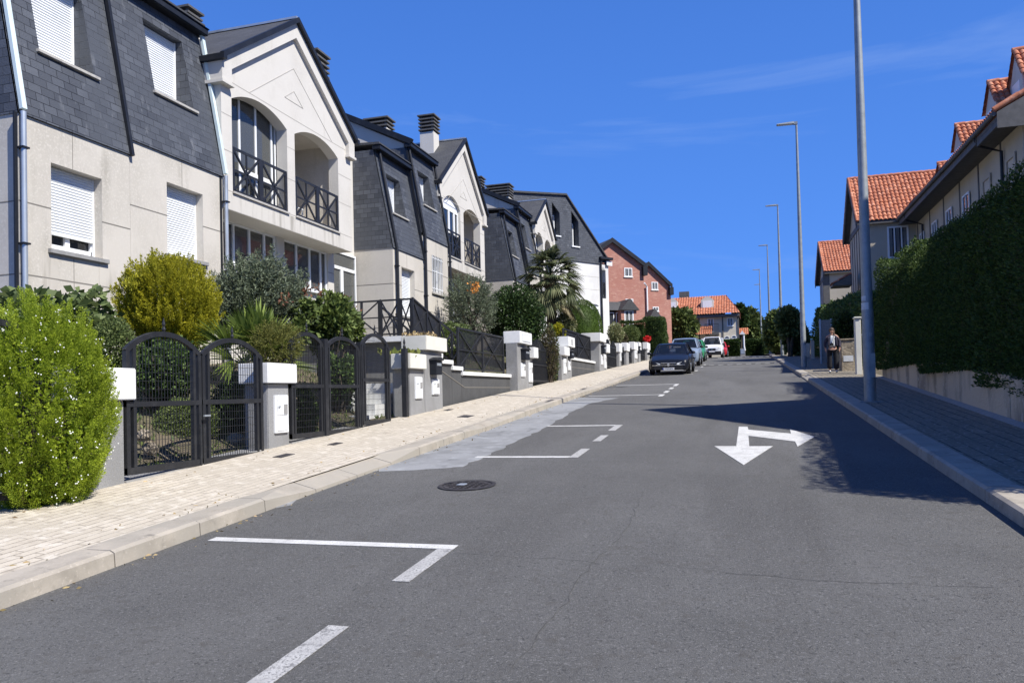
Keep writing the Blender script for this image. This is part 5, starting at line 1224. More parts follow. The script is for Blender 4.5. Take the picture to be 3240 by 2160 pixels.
def stick(name, lb, z0, z1, a0, a1, r):
    mb = MB(); n = 8; vs = []
    for k in range(n+1):
        a = a0+(a1-a0)*k/n
        for rr in (r, r+.003):
            for z in (z0, z1): vs.append((2.5+rr*math.cos(a), 17.77+rr*math.sin(a), z))
    fs = []
    for k in range(n):
        b = 4*k; fs += [(b+2, b+6, b+7, b+3), (b+1, b+3, b+7, b+5), (b, b+4, b+6, b+2), (b, b+1, b+5, b+4)]
    fs += [(0, 2, 3, 1), (4*n, 4*n+1, 4*n+3, 4*n+2)]; mb.add(vs, fs); tag(mb.build(name, M['sticker']), lb, 'sticker')
zb = pav_r(17.77)
stick('poster', 'pale paper notice stuck round the nearest lamp pole', 3.0, 3.32, R(175), R(275), .1105)
stick('poster', 'torn small paper just above the notice on the lamp pole', 3.36, 3.46, R(190), R(250), .1095)
stick('poster', 'tiny white sticker below the notice on the lamp pole', 2.62, 2.69, R(270), R(300), .1115)

# ================================================================== RIGHT SIDE WALLS
wl_ = thing('stone_wall', 'low weathered stone wall with stepped top under the tall hedge', 'wall', (4.0, 7, .6))
def wx(y): return 3.85+.022*(y-13)
mb = MB()
for a, b, z in ((5.2, 9.5, 1.3), (9.5, 13.6, 1.58), (13.6, 16.8, 1.8), (16.8, 20.9, 2.06), (20.9, 26.9, 2.27)):
    sl_ = .02; mb.hexa([(wx(a), a, zr(a)-.2), (wx(a)+.4, a, zr(a)-.2), (wx(b)+.4, b-.002, zr(b)-.2), (wx(b), b-.002, zr(b)-.2), (wx(a), a, z-.1), (wx(a)+.4, a, z-.1), (wx(b)+.4, b-.002, z+.07), (wx(b), b-.002, z+.07)])
mb.build('wall', M['stonewall'], wl_, bevel=.015)
mb = MB(); mb.hexa([(wx(5.2)-.12, 5.2, pav_r(5.2)-.05), (wx(5.2), 5.2, pav_r(5.2)-.05), (wx(27), 27, pav_r(27)-.05), (wx(27)-.12, 27, pav_r(27)-.05), (wx(5.2)-.12, 5.2, pav_r(5.2)+.012), (wx(5.2), 5.2, pav_r(5.2)+.05), (wx(27), 27, pav_r(27)+.05), (wx(27)-.12, 27, pav_r(27)+.012)])
mb.build('footing', M['sill_grey'], wl_)
def postR(label, pl, pr_, X, mm='capcream', depth=.3, name='gate_pillar', cat='pillar', round_=False):
    a = onx(*pl, X); Y = onx(pr_[0], pr_[1], X)[1] if 0 else a[1]
    b = ony(pr_[0], pl[1], a[1]); q = ony(pl[0], pr_[1], a[1])
    r_ = thing(name, label, cat, (X, a[1], zr(a[1])))
    mb = MB(); mb.box(min(a[0], b[0]), max(a[0], b[0]), a[1], a[1]+depth, pav_r(a[1])-.1, a[2]); mb.build('shaft', M[mm], r_, bevel=.02)
    mb = MB(); mb.box(min(a[0], b[0])-.04, max(a[0], b[0])+.04, a[1]-.04, a[1]+depth+.04, a[2]+.001, a[2]+.07); mb.build('cap', M[mm], r_, bevel=.025)
    return r_
postR('cream gate post with rounded cap right of the person', (1963, 732), (1977, 855), 3.75)
postR('second cream gate post half hidden behind the lamp pole', (1983, 770), (1990, 860), 4.15)
postR('brown rubble stone pillar right behind the person', (1931, 782), (1962, 848), 3.6, 'stone', .8, 'stone_pillar')
q = onx(1945, 823, 3.6); Yq = onx(1931, 782, 3.6)[1]; q = ony(1937, 818, Yq); mb = MB(); mb.box(q[0], q[0]+.35, Yq-.012, Yq-.001, q[2]-.2, q[2]+.02); tag(mb.build('wall_plate', M['sticker']), 'small pale plate low on the brown stone pillar', 'plate')
a, b = onx(1885, 735, 3.7), ony(1907, 735, onx(1885, 735, 3.7)[1]); Yq = a[1]
gt = thing('metal_gate', 'dull grey metal gate left of the person', 'gate', (a[0], Yq, zr(Yq)))
mb = MB(); mb.box(a[0], b[0], Yq, Yq+.06, pav_r(Yq)+.05, a[2]); mb.build('panel', M['sill_grey'], gt)
mb = MB(); mb.box(a[0]-.08, a[0], Yq-.04, Yq+.08, pav_r(Yq)-.1, a[2]+.05); mb.box(b[0], b[0]+.08, Yq-.04, Yq+.08, pav_r(Yq)-.1, a[2]+.05); mb.build('post', M['zinc'], gt)
fn = thing('panel_fence', 'pale concrete panel fence with stepped pieces right of the second lamp', 'fence', (3.9, 41, 2.7))
for p0, p1, X in (((1851, 788), (1862, 822), 3.95), ((1862, 782), (1872, 822), 3.9)):
    a = onx(*p0, X); b = ony(p1[0], p1[1], a[1]); mb = MB(); mb.box(a[0], b[0]-.02, a[1], a[1]+.25, zr(a[1]), a[2]); mb.build('panel', M['stucco'], fn)
pw = thing('boundary_wall', 'sunlit peach coloured boundary wall with sloping top beyond the third lamp', 'wall', (3, 66, 4.2))
a, b, c_ = ony(1801, 797, 67), ony(1822, 791, 67), ony(1840, 795, 67)
mb = MB(); mb.xz([(a[0]-.1, zr(67)-.3), (c_[0]+3, zr(67)-.3), (c_[0]+3, c_[2]-.1), (c_[0], c_[2]), (b[0], b[2]), (a[0]-.1, a[2]-.05)], [], 67, 67.3); mb.build('wall', M['peach'], pw)
mb = MB(); mb.box(a[0]-.1, c_[0]+3, 66.6, 66.99, zr(66)-.2, zr(66.7)+.18); mb.build('plinth', M['capwhite'], pw)
# shelter sign post and cabinet at the far hedge
p = ony(1706, 790, 90); q = ony(1706, 813, 90)
cb = thing('utility_cabinet', 'small grey utility cabinet before the far hedge', 'cabinet', (p[0], 90, 5)); a, b = ony(1700, 800, 90), ony(1712, 814, 90)
mb = MB(); mb.box(a[0], b[0], 90, 90.5, b[2]-.2, a[2]); mb.build('body', M['sill_grey'], cb, bevel=.02)
mb = MB(); mb.box(a[0]+.05, b[0]-.05, 89.98, 90, b[2]+.1, a[2]-.1); mb.build('door', M['zinc'], cb)
sp = thing('sign_post', 'white bent pole with a small gabled top beside the cabinet', 'pole', (p[0], 89.5, 5))
P = [ony(x, y, 89.6) for x, y in ((1711, 805), (1709, 795), (1708, 765))]; mb = MB(); mb.tube(P, .09, 8); mb.build('pole', M['white'], sp)
a, b, c_ = ony(1699, 768, 89.6), ony(1711, 768, 89.6), ony(1705, 759, 89.6); mb = MB(); mb.xz([(a[0], a[2]), (b[0], b[2]), (c_[0], c_[2])], [], 89.4, 89.8); mb.build('top', M['white'], sp)

# ================================================================== VEGETATION
def unit(a): return a/np.maximum(np.linalg.norm(a, axis=1, keepdims=True), 1e-9)
def leaf_mesh(name, m, P, D, Ln, Wd, parent=None, fold=.25, tint=None, seed=0, droop=0., extra=None):
    """one bent lozenge per leaf; P base points, D growth directions"""
    r_ = np.random.default_rng(seed+11); N = len(P); D = unit(D)
    rv = unit(r_.normal(size=(N, 3))); S = unit(np.cross(D, rv)); T = np.cross(S, D)
    Ln = Ln*r_.uniform(.65, 1.3, (N, 1)); Wd = Wd*r_.uniform(.7, 1.25, (N, 1))
    tip = P+D*Ln; tip[:, 2] -= droop*Ln[:, 0]
    mid = P+D*Ln*.5+T*Ln*fold*.25
    V = np.stack([P, mid+S*Wd*.5, tip, mid-S*Wd*.5], 1).reshape(-1, 3).astype(np.float32)
    me = bpy.data.meshes.new(name); me.vertices.add(4*N); me.vertices.foreach_set('co', V.ravel())
    me.loops.add(4*N); me.loops.foreach_set('vertex_index', np.arange(4*N, dtype=np.int32))
    me.polygons.add(N); me.polygons.foreach_set('loop_start', np.arange(0, 4*N, 4, dtype=np.int32))
    try: me.polygons.foreach_set('loop_total', np.full(N, 4, dtype=np.int32))
    except Exception: pass
    me.update(calc_edges=True)
    at = me.attributes.new('tint', 'FLOAT', 'FACE')
    t = (r_.uniform(0, 1, N)**1.3 if tint is None else np.clip(tint+r_.normal(0, .18, N), 0, 1)).astype(np.float32)
    at.data.foreach_set('value', t); me.materials.append(m)
    o = bpy.data.objects.new(name, me); COL.objects.link(o)
    if parent is not None: adopt(o, parent)
    return o
def lump(d, n, seed, amp, freq=3.0):
    r_ = np.random.default_rng(seed); c = unit(r_.normal(size=(n, 3))); out = np.zeros(len(d))
    for k in range(n): out = np.maximum(out, np.exp(-((1-d@c[k])*freq*4)))
    return 1-amp+amp*out
def blob(c, r, n, seed=1, amp=.18, lumps=40, depth=.3, zmin=None, freq=3.5, shape=None):
    """points in the outer shell of a lumpy ellipsoid; returns points, outward dirs"""
    r_ = np.random.default_rng(seed); d = unit(r_.normal(size=(int(n*1.3), 3)))
    k = lump(d, lumps, seed+5, amp, freq); rad = k*(1-depth*r_.random(len(d))**2.2)
    R3 = np.array(r, float) if hasattr(r, '__len__') else np.array((r,)*3, float)
    if shape is not None: rad = rad*shape(d)
    p = d*rad[:, None]*R3; nn = unit(d/R3)
    p = p+np.array(c, float)
    if zmin is not None: ok = p[:, 2] > zmin; p, nn = p[ok], nn[ok]
    return p[:n], nn[:n]
def mpp(P): return float((np.array(P)-CAM)@_f)*K/F_          # metres per photo pixel at P
def twigs(name, base, pts, m, parent, r0=.03, n=14, seed=3):
    r_ = np.random.default_rng(seed); mb = MB(); base = np.array(base, float)
    for k in r_.choice(len(pts), min(n, len(pts)), replace=False):
        p = pts[k]; a = base+(r_.normal(0, .05, 3)*(1, 1, 0)); mid = a*.45+p*.55+r_.normal(0, .08, 3); mb.tube([a, mid, p], [r0, r0*.6, r0*.25], 6)
    return mb.build(name, m, parent)
def at(px_, X, hw, hh):
    P = onx(px_[0], px_[1], X); s = mpp(P); return P, hw*s, hh*s
def shrub(name, label, cat, px_, X, hw, hh, m, n, L_, W_, seed, depth=None, amp=.2, up=.3, rand=.7, group=None, lumps=40, shell=.35, core=None, droop=0., freq=3.5, fold=.25, dr=1.0, stem='bark', zmin=None, shape=None):
    P, rx, rz = at(px_, X, hw, hh); rd = (depth or rx)
    root = thing(name, label, cat, (P[0], P[1], P[2]-rz), group)
    p, d = blob(P, (rd, rx*dr, rz), n, seed, amp, lumps, shell, zmin, freq, shape)
    r_ = np.random.default_rng(seed+77); D = d+np.array((0, 0, up))+r_.normal(0, rand, d.shape)
    leaf_mesh('foliage', M[m], p, D, L_, W_, root, seed=seed, droop=droop, fold=fold)
    if core:
        q, e = blob(P, (rd*core, rx*dr*core, rz*core), n//3, seed+1, amp, lumps, .5, zmin, freq, shape); leaf_mesh('inner_foliage', M[m], q, e+r_.normal(0, 1, e.shape), L_*1.6, W_*2.2, root, seed=seed+1)
    twigs('stem', (P[0], P[1], gz(P[0], P[1])-.05), p, M[stem], root, n=16, seed=seed)
    return root, P, rx, rz
def sprays(c, r, nspray, per, seed, amp, lumps, h, w_, zmin=None, freq=3.5, outk=.5):
    """flame-shaped upright sprays over a lumpy ellipsoid (cypress, thuja)"""
    b, nn = blob(c, r, nspray, seed, amp, lumps, .12, zmin, freq); r_ = np.random.default_rng(seed+3)
    ax = unit(nn*outk+np.array((0, 0, 1.))+r_.normal(0, .16, nn.shape))
    n = len(b); t = r_.random((n, per)); hh = h*r_.uniform(.6, 1.3, (n, 1))
    rad = w_*(1-t)**.7*np.sqrt(r_.random((n, per)))*(.35+t*.9).clip(0, 1)
    sd = unit(r_.normal(size=(n*per, 3))).reshape(n, per, 3)
    p = b[:, None]-ax[:, None]*(hh*.45)[..., None]+ax[:, None]*(t*hh)[..., None]+sd*rad[..., None]
    D = ax[:, None]*.9+sd*.75+nn[:, None]*.3
    tint = (np.repeat(r_.random((n, 1)), per, 1)*.5+t*.5)
    return p.reshape(-1, 3), D.reshape(-1, 3), tint.reshape(-1)

# 1 bright thuja by the kerb of the pavement
P = onx(95, 940, -6.72); s = mpp(P); rx, rz = 168*s, 258*s
th = thing('conifer_bush', 'big bright green conifer bush with tiny white cones overhanging the pavement at the left edge', 'bush', (P[0], P[1], P[2]-rz), 'garden plants behind the left fence')
sh = lambda d: np.where(d[:, 2] > .2, 1-.16*(d[:, 2]-.2), 1.0)
p, D, t = sprays(P, (.62, rx, rz*.97), 1100, 160, 21, .2, 55, .25, .075, zmin=P[2]-rz*.9, freq=4.5)
leaf_mesh('foliage', M['thuja'], p, D, .0175, .0085, th, tint=t, seed=4)
q, e = blob(P, (.5, rx*.83, rz*.86), 16000, 5, .1, 40, .25); leaf_mesh('inner_foliage', M['thuja'], q, e+rng.normal(0, .8, e.shape), .05, .028, th, seed=6)
f, e = blob(P, (.66, rx*1.02, rz), 300, 33, .12, 60, .03); ok = (rng.random(len(f)) < .8)
mb = MB()
for a, b in zip(f[ok], e[ok]):
    for k in range(random.randint(1, 3)): c_ = a+rng.normal(0, .014, 3); mb.sphere(c_+b*.01, .0065, 6, 4)
mb.build('cone', M['flowerw'], th)['kind'] = 'stuff'
twigs('stem', (P[0]-.1, P[1], .55), q, M['bark'], th, .04, 14)
# 2 grape vine along the house front
root = thing('grape_vine', 'loose grape vine with large leaves against the house wall behind the green bush', 'vine', (-9, 7, 2.4))
pts = []; dirs = []
for x0, y0, w_, h_, n in ((20, 700, 30, 36, 110), (65, 690, 30, 20, 70), (110, 705, 40, 32, 130), (160, 720, 35, 38, 170), (205, 700, 28, 28, 90), (185, 745, 50, 38, 230), (235, 745, 35, 35, 130), (214, 676, 10, 10, 14), (150, 675, 14, 6, 12)):
    P, rx, rz = at((x0, y0), -9.2, w_, h_); a, b = blob(P, (.35, rx, rz), n, x0, .2, 12, .8); pts.append(a); dirs.append(b)
pts = np.concatenate(pts); dirs = np.concatenate(dirs)
leaf_mesh('foliage', M['vine'], pts, dirs*.6+rng.normal(0, .6, dirs.shape)+np.array((.3, 0, -.1)), .13, .13, root, seed=8, fold=.5)
mb = MB()
for k in range(9):
    a = pts[rng.integers(len(pts))]; b = pts[rng.integers(len(pts))]
    if np.linalg.norm(a-b) < 2: mb.tube([(a[0], a[1], a[2]-.6), (a+b)/2, b], [.012, .01, .005], 6)
for yy in (6.5, 8.2, 9.4): mb.tube([(-9.3, yy, 1.2), (-9.2, yy+.1, 2.4), (-9.25, yy+.3, 2.9)], [.03, .022, .012], 6)
mb.build('stem', M['bark'], root)
GP = 'garden plants behind the left fence'
shrub('small_shrub', 'small dark leaved shrub between the vine and the first gate', 'shrub', (262, 800), -8.0, 52, 75, 'bush', 5200, .032, .018, 41, amp=.2, group=GP, core=.75)
# 4 golden cypress
P, rx, rz = at((388, 706), -9.0, 116, 108)
gc = thing('golden_cypress', 'rounded golden yellow cypress with upright sprays in front of the cream wall', 'cypress', (P[0], P[1], P[2]-rz), GP)
p, D, t = sprays(P, (rx*.9, rx, rz*1.02), 760, 130, 51, .26, 60, .34, .075, zmin=P[2]-rz*1.0, freq=4.5)
leaf_mesh('foliage', M['gold'], p, D, .032, .0155, gc, tint=t, seed=9)
a, _, sc_ = at((350, 606), -9.0, 10, 16)
pp_ = []; 
for k, (x, y, h) in enumerate(((350, 612, 24), (375, 612, 14), (405, 606, 16), (450, 622, 14), (318, 640, 10), (300, 655, 12))):
    c_, _, hz = at((x, y), -9.0, 8, h); r_ = np.random.default_rng(k); q = c_+r_.normal(size=(420, 3))*np.array((.05, .05, hz*.5)); pp_.append(q)
pp_ = np.concatenate(pp_); leaf_mesh('leader_shoot', M['gold'], pp_, np.array((0, 0, 1.))+rng.normal(0, .4, pp_.shape), .045, .02, gc, seed=10)
q, e = blob(P, (rx*.7, rx*.78, rz*.8), 9000, 5, .1, 40, .3); leaf_mesh('inner_foliage', M['gold'], q, e+rng.normal(0, .8, e.shape), .07, .04, gc, seed=6)
twigs('stem', (P[0], P[1], P[2]-rz*1.5), q, M['bark'], gc, .05, 12)
# 5 olives
def olive(label, px_, X, hw, hh, n, seed):
    P, rx, rz = at(px_, X, hw, hh); root = thing('olive_tree', label, 'olive tree', (P[0], P[1], P[2]-rz), 'silvery olive trees'); r_ = np.random.default_rng(seed)
    ns = n//26; b, d = blob(P, (rx*.9, rx, rz*.95), ns, seed, .25, 30, .75); ax = unit(d*.7+np.array((0, 0, .75))+r_.normal(0, .45, d.shape)); ln = r_.uniform(.18, .5, (ns, 1))
    t = r_.random((ns, 26)); p = b[:, None]+ax[:, None]*(t*ln)[..., None]; D = ax[:, None]*.8+r_.normal(0, .7, p.shape)
    leaf_mesh('foliage', M['olive'], p.reshape(-1, 3), D.reshape(-1, 3), .075, .021, root, seed=seed)
    mb = MB()
    for k in range(0, ns, 3): mb.tube([b[k], b[k]+ax[k]*ln[k]], [.006, .002], 4, cap=False)
    mb.build('twig', M['bark'], root)['kind'] = 'stuff'
    twigs('trunk', (P[0], P[1], P[2]-rz*1.5), b, M['bark'], root, .05, 16, seed); return P, rx, rz
olive('silvery olive tree before the ground floor windows of the nearest gabled house', (592, 700), -9.3, 106, 92, 46000, 61)
olive('silvery olive tree with an orange flower, under the middle gabled house', (1082, 705), -9.6, 58, 72, 26000, 62)
p = onx(1091, 660, -9.0); r_ = np.random.default_rng(2); q = p+r_.normal(0, .1, (60, 3)); fl = thing('orange_flower', 'orange flower head poking out of the farther olive tree', 'flower', tuple(p)); M['orange'] = mat('orange_petal', (.6, .25, .05), .7); leaf_mesh('petal', M['orange'], q, r_.normal(0, 1, q.shape), .1, .07, fl)['kind'] = 'stuff'
# fan palms
def fan_leaf(mbP, mbD, c, ax, nrm_, R_, seg=22, spread=2.4, width=.035):
    ax = nrm(ax); side = nrm(np.cross(nrm_, ax))
    for k in range(seg):
        a = (k/(seg-1)-.5)*spread; d = ax*math.cos(a)+side*math.sin(a); mbP.append(c); mbD.append(d*R_*(1-.12*abs(a))*random.uniform(.9, 1.05))
def blades(name, m, P, D, wd, parent, seed=1, droop=.25, nseg=3):
    P = np.array(P); D = np.array(D); r_ = np.random.default_rng(seed); N = len(P); Ln = np.linalg.norm(D, axis=1, keepdims=True); U = D/Ln
    S = unit(np.cross(U, unit(r_.normal(0, .35, (N, 3))+np.array((0, 0, 1.))))); rows = []
    for i in range(nseg+1):
        t = i/nseg; c_ = P+D*t; c_[:, 2] -= (droop*Ln[:, 0])*t**2.2; w_ = wd*(.35+1.3*t*(1-t)*2 if t < 1 else .03); rows += [c_-S*w_/2, c_+S*w_/2]
    V = np.stack(rows, 1); nv = V.shape[1]; fs = []
    mb = MB(); mb.v = [tuple(x) for x in V.reshape(-1, 3)]
    for k in range(N):
        b = k*nv
        for i in range(nseg): mb.f.append((b+2*i, b+2*i+1, b+2*i+3, b+2*i+2)); mb.m.append(0)
    o_ = mb.build(name, m, parent); at_ = o_.data.attributes.new('tint', 'FLOAT', 'FACE'); at_.data.foreach_set('value', np.repeat(r_.random(N), nseg).astype(np.float32)); return o_
def fan_palm(label, base, crown, n, R_, stalk, seed, el=(10, 80), group=None):
    root = thing('fan_palm', label, 'palm', tuple(base), group); r_ = np.random.default_rng(seed); random.seed(seed); crown = np.array(crown); mb = MB()
    for k in range(n):
        az = r_.uniform(0, 2*math.pi); e = R(r_.uniform(*el)); d = np.array((math.cos(az)*math.cos(e), math.sin(az)*math.cos(e), math.sin(e))); st_ = stalk*r_.uniform(.6, 1.15)
        c_ = crown+d*st_; nn = nrm(np.cross(np.cross(d, (0, 0, 1)), d)+r_.normal(0, .3, 3)); bp, bd = [], []; fan_leaf(bp, bd, c_, d, nn, R_*r_.uniform(.75, 1.1)); mb.tube([crown, c_], [.014, .008], 5)
        blades('frond', M['fan'], bp, bd, .045, root, seed*50+k, .12)
    mb.build('stalk', M['fan'], root); return root
P = onx(592, 858, -7.75); fan_palm('low fan palm with stiff green fans behind the first double gate', (P[0], P[1], 1.2), (P[0], P[1], P[2]), 24, .8, .6, 71, el=(12, 85))
# juniper on the pillar planter
P, rx, rz = at((636, 792), -7.0, 56, 42)
jn = thing('juniper_bush', 'spreading yellow green juniper growing in the planter on the pillar', 'bush', (P[0], P[1], 2.16), GP)
p, d = blob(P, (.34, rx, rz), 700, 72, .25, 25, .6, zmin=2.1); r_ = np.random.default_rng(4); ax = unit(d+np.array((.1, .1, .25))+r_.normal(0, .4, d.shape)); t = r_.random((len(p), 22)); q = p[:, None]+ax[:, None]*(t*.16)[..., None]
leaf_mesh('foliage', M['juniper'], q.reshape(-1, 3), (ax[:, None]+r_.normal(0, .5, q.shape)).reshape(-1, 3), .03, .009, jn, seed=12)
twigs('stem', (P[0], P[1], 2.1), p, M['bark'], jn, .02, 12)
# broad leaved climber and reddish tips
for lb, px_, X, hw, hh, m, n, L_, W_, sd in (('leafy climber with broad bright leaves left of the landing railing', (755, 752), -8.3, 76, 80, 'rose', 2900, .125, .08, 73),
        ('dark green climber filling the second double gate', (775, 880), -7.9, 55, 80, 'ivy', 2600, .085, .06, 74), ('bright ivy clump low behind the second double gate', (700, 945), -7.3, 36, 62, 'ivy', 2000, .07, .05, 75)):
    rt, P, rx, rz = shrub('climber', lb, 'climber', px_, X, hw, hh, m, n, L_, W_, sd, amp=.42, up=-.1, rand=.6, shell=.6, fold=.5, group=GP, core=.6, lumps=18, freq=3)
    if sd == 73:
        for k, (x, y, a_, b_, n_) in enumerate(((700, 705, 36, 26, 420), (795, 725, 34, 24, 380), (820, 760, 22, 34, 300), (688, 760, 28, 36, 380), (770, 690, 30, 14, 160))):
            P2, r2x, r2z = at((x, y), -8.3, a_, b_); q, e = blob(P2, (r2x*.8, r2x, r2z), n_, k+40, .4, 12, .9); leaf_mesh('side_shoot', M['rose'], q, e*.5+rng.normal(0, .6, e.shape)+np.array((.3, 0, -.1)), .12, .075, rt, seed=k+9, fold=.5)
        for k, (x, y) in enumerate(((812, 720), (786, 685), (735, 672), (655, 690), (700, 668))):
            c_ = onx(x, y, -8.3); r_ = np.random.default_rng(k); q = c_+r_.normal(0, .07, (34, 3)); leaf_mesh('red_shoot', M['redleaf'], q, r_.normal(0, .6, q.shape)+np.array((0, 0, .5)), .08, .04, rt, seed=k)
# shrubs seen through gate one
for lb, px_, X, hw, hh, m, n, L_, W_, sd in (('rounded yellow green shrub seen through the first double gate', (432, 985), -8.2, 82, 78, 'bush', 9000, .035, .018, 81),
        ('dark tangled shrub behind the left leaf of the first gate', (385, 845), -8.8, 95, 75, 'ivy', 4000, .06, .04, 82), ('dark shrub low beside the second pillar behind the first gate', (540, 950), -8.0, 60, 95, 'dark', 4200, .05, .03, 83),
        ('leafy shrub climbing behind the landing railing', (1040, 785), -8.6, 55, 48, 'bush', 3200, .07, .045, 84),):
    shrub('garden_shrub', lb, 'shrub', px_, X, hw, hh, m, n, L_, W_, sd, group=GP, core=.8, amp=.22)
# rocks behind the first gate
mb = MB()
for k, (x, y, w_) in enumerate(((545, 1015, 24), (575, 1020, 20), (330, 1000, 16), (345, 1030, 18))):
    P = onx(x, y, -7.5); s = mpp(P); r_ = np.random.default_rng(k); rk = MB(); rk.sphere(P, (w_*s, w_*s*1.2, w_*s*.8), 9, 6)
    rk.v = [tuple(np.array(v)+r_.normal(0, w_*s*.12, 3)) for v in rk.v]; o_ = rk.build('garden_rock', M['stone']); tag(o_, ('pale rock behind the right leaf of the first gate', 'second pale rock beside the pillar behind the first gate', 'small rock behind the left leaf of the first gate', 'rock lying low behind the left leaf of the first gate')[k], 'rock', 'rocks in the first garden')
# planter plants on wide pillar
sc_ = thing('succulent_plant', 'fleshy green succulent in the lower planter of the wide pillar', 'plant', (-7, 15.5, 2.5)); r_ = np.random.default_rng(5); mb = MB()
pts = np.stack([r_.uniform(-7.4, -6.75, 80), r_.uniform(15.15, 15.95, 80), np.full(80, 2.5)], 1); leaf_mesh('foliage', M['succulent'], pts, r_.normal(0, .5, pts.shape)+np.array((0, 0, .8)), .15, .1, sc_, fold=.6)
df = thing('dried_flowers', 'dried tan flowers in the upper planter of the wide pillar', 'plant', (-7, 16.6, 2.94))
pts = np.stack([r_.uniform(-7.3, -6.75, 260), r_.uniform(16.05, 17.1, 260), 2.93+r_.uniform(0, .08, 260)], 1); leaf_mesh('foliage', M['drystem'], pts, r_.normal(0, .6, pts.shape)+np.array((0, 0, .7)), .07, .045, df)
# dark round tree
P, rx, rz = at((1185, 738), -8.6, 82, 88)
dk = thing('holm_oak', 'dense dark green round tree left of the palm', 'tree', (P[0], P[1], gz(P[0], P[1])), GP)
p, d = blob(P, (rx*.85, rx, rz), 11000, 91, .24, 60, .35, freq=4); leaf_mesh('crown', M['dark'], p, d+rng.normal(0, .6, d.shape), .085, .06, dk, seed=13, fold=.5)
q, e = blob(P, (rx*.68, rx*.8, rz*.8), 4000, 92, .2, 40, .5); leaf_mesh('inner_crown', M['dark'], q, e+rng.normal(0, .9, e.shape), .16, .12, dk, seed=14)
twigs('trunk', (P[0], P[1], gz(P[0], P[1])-.1), q, M['bark'], dk, .09, 10)
# tall palm
P = onx(1264, 628, -8.3); tb = (P[0], P[1], gz(P[0], P[1])-.1); s = mpp(P)
pm = thing('palm_tree', 'tall palm with a drooping crown of split fans beside the white house', 'palm', tb)
mb = MB(); n = 26; zs = np.linspace(tb[2], P[2]-.15, n); rr = np.random.default_rng(3); mb.tube([(P[0]+.02*math.sin(k), P[1]+.02*math.cos(k), z) for k, z in enumerate(zs)], [.2+.05*(k % 2)*rr.uniform(.5, 1)+.09*(k/n)**3 for k in range(n)], 12); mb.build('trunk', M['palmbark'], pm)
sh_ = MB(); r_ = np.random.default_rng(31); random.seed(31)
bases = np.array([P+np.array((math.cos(a)*.22, math.sin(a)*.22, z)) for a, z in zip(r_.uniform(0, 6.28, 160), r_.uniform(-1.5, 0, 160))]); leaf_mesh('trunk_fibre', M['drypalm'], bases, r_.normal(0, .4, bases.shape)+np.array((0, 0, -.8)), .3, .03, pm)
for k in range(64):
    az = k*2.399+r_.uniform(-.2, .2); e = R(82-k*2.05+r_.uniform(-8, 8)); st_ = r_.uniform(.66, 1.0)*(1 if e > -.5 else .8)
    d = np.array((math.cos(az)*math.cos(e), math.sin(az)*math.cos(e), math.sin(e))); c_ = P+np.array((0, 0, -.012*k))+d*st_; c_[2] -= .12*max(0, 1-abs(e))
    nn = nrm(np.cross(np.cross(d, (0, 0, 1)), d)+r_.normal(0, .15, 3)); bp, bd = [], []; fan_leaf(bp, bd, c_, d+np.array((0, 0, -.25)), nn, r_.uniform(.75, 1.0), 24, 2.6); sh_.tube([P+np.array((0, 0, -.012*k)), c_], [.02, .012], 5)
    blades('frond', M['palm'] if k < 59 else M['drypalm'], bp, bd, .06, pm, 900+k, .42 if e > 0 else .55)
sh_.build('stalk', M['palm'], pm)
# clipped dome
P, rx, rz = at((1338, 760), -8.0, 46, 72); tp = thing('topiary_dome', 'smooth clipped green dome bush behind the low wall beside the white house', 'bush', (P[0], P[1], P[2]-rz), GP)
p, d = blob(P, (rx, rx, rz), 16000, 95, .02, 40, .12, zmin=P[2]-rz*.6); leaf_mesh('foliage', M['topiary'], p, d*.8+np.array((0, 0, .4))+rng.normal(0, .4, d.shape), .06, .028, tp, seed=15)
mb = MB(); mb.sphere(P, (rx*.86, rx*.86, rz*.86), 24, 16); mb.build('inner_foliage', M['topiary'], tp, smooth=True)
for nm, lb, cat, px_, X, hw, hh, m, n, L_, W_, sd in (('variegated_shrub', 'pale variegated shrub between the palm trunk and the green dome', 'shrub', (1300, 745), -7.7, 24, 28, 'varieg', 1700, .09, .06, 96),
    ('yellow_conifer', 'small yellow green conifer right behind the dried shrub', 'bush', (1283, 765), -7.4, 16, 25, 'gold', 1800, .07, .035, 97),
    ('round_shrub', 'rounded shrub with pale flower buds behind the black picket gate', 'shrub', (1414, 766), -7.8, 19, 26, 'varieg', 1600, .1, .06, 98),
    ('round_shrub', 'low dark rounded shrub before the clipped hedge', 'shrub', (1447, 768), -7.8, 24, 22, 'bush', 2600, .09, .05, 99),
    ('round_shrub', 'small brownish shrub squeezed between two far garden bushes', 'shrub', (1430, 780), -7.5, 12, 16, 'dry', 900, .09, .05, 100),
    ('dwarf_cypress', 'small yellow green dwarf cypress against the dark clipped hedge', 'cypress', (1479, 767), -7.6, 9, 15, 'topiary', 1300, .08, .035, 101)):
    shrub(nm, lb, cat, px_, X, hw, hh, m, n, L_, W_, sd, group=GP, core=.8, amp=.2)
P, rx, rz = at((1262, 812), -6.85, 19, 72)
dr = thing('dried_shrub', 'tall half dried shrub growing through the black gate beside the palm', 'shrub', (P[0], P[1], P[2]-rz), GP); p, d = blob(P, (.35, rx, rz), 2600, 102, .25, 30, .6)
leaf_mesh('dry_foliage', M['dry'], p, d+np.array((.2, 0, .5))+rng.normal(0, .5, d.shape), .1, .03, dr); k = p[:, 1] > P[1]; leaf_mesh('green_foliage', M['ivy'], p[k][:800]+.02, d[k][:800]+rng.normal(0, .5, (len(p[k][:800]), 3)), .09, .05, dr, seed=3)
twigs('stem', (P[0], P[1], P[2]-rz-.1), p, M['bark'], dr, .025, 12)
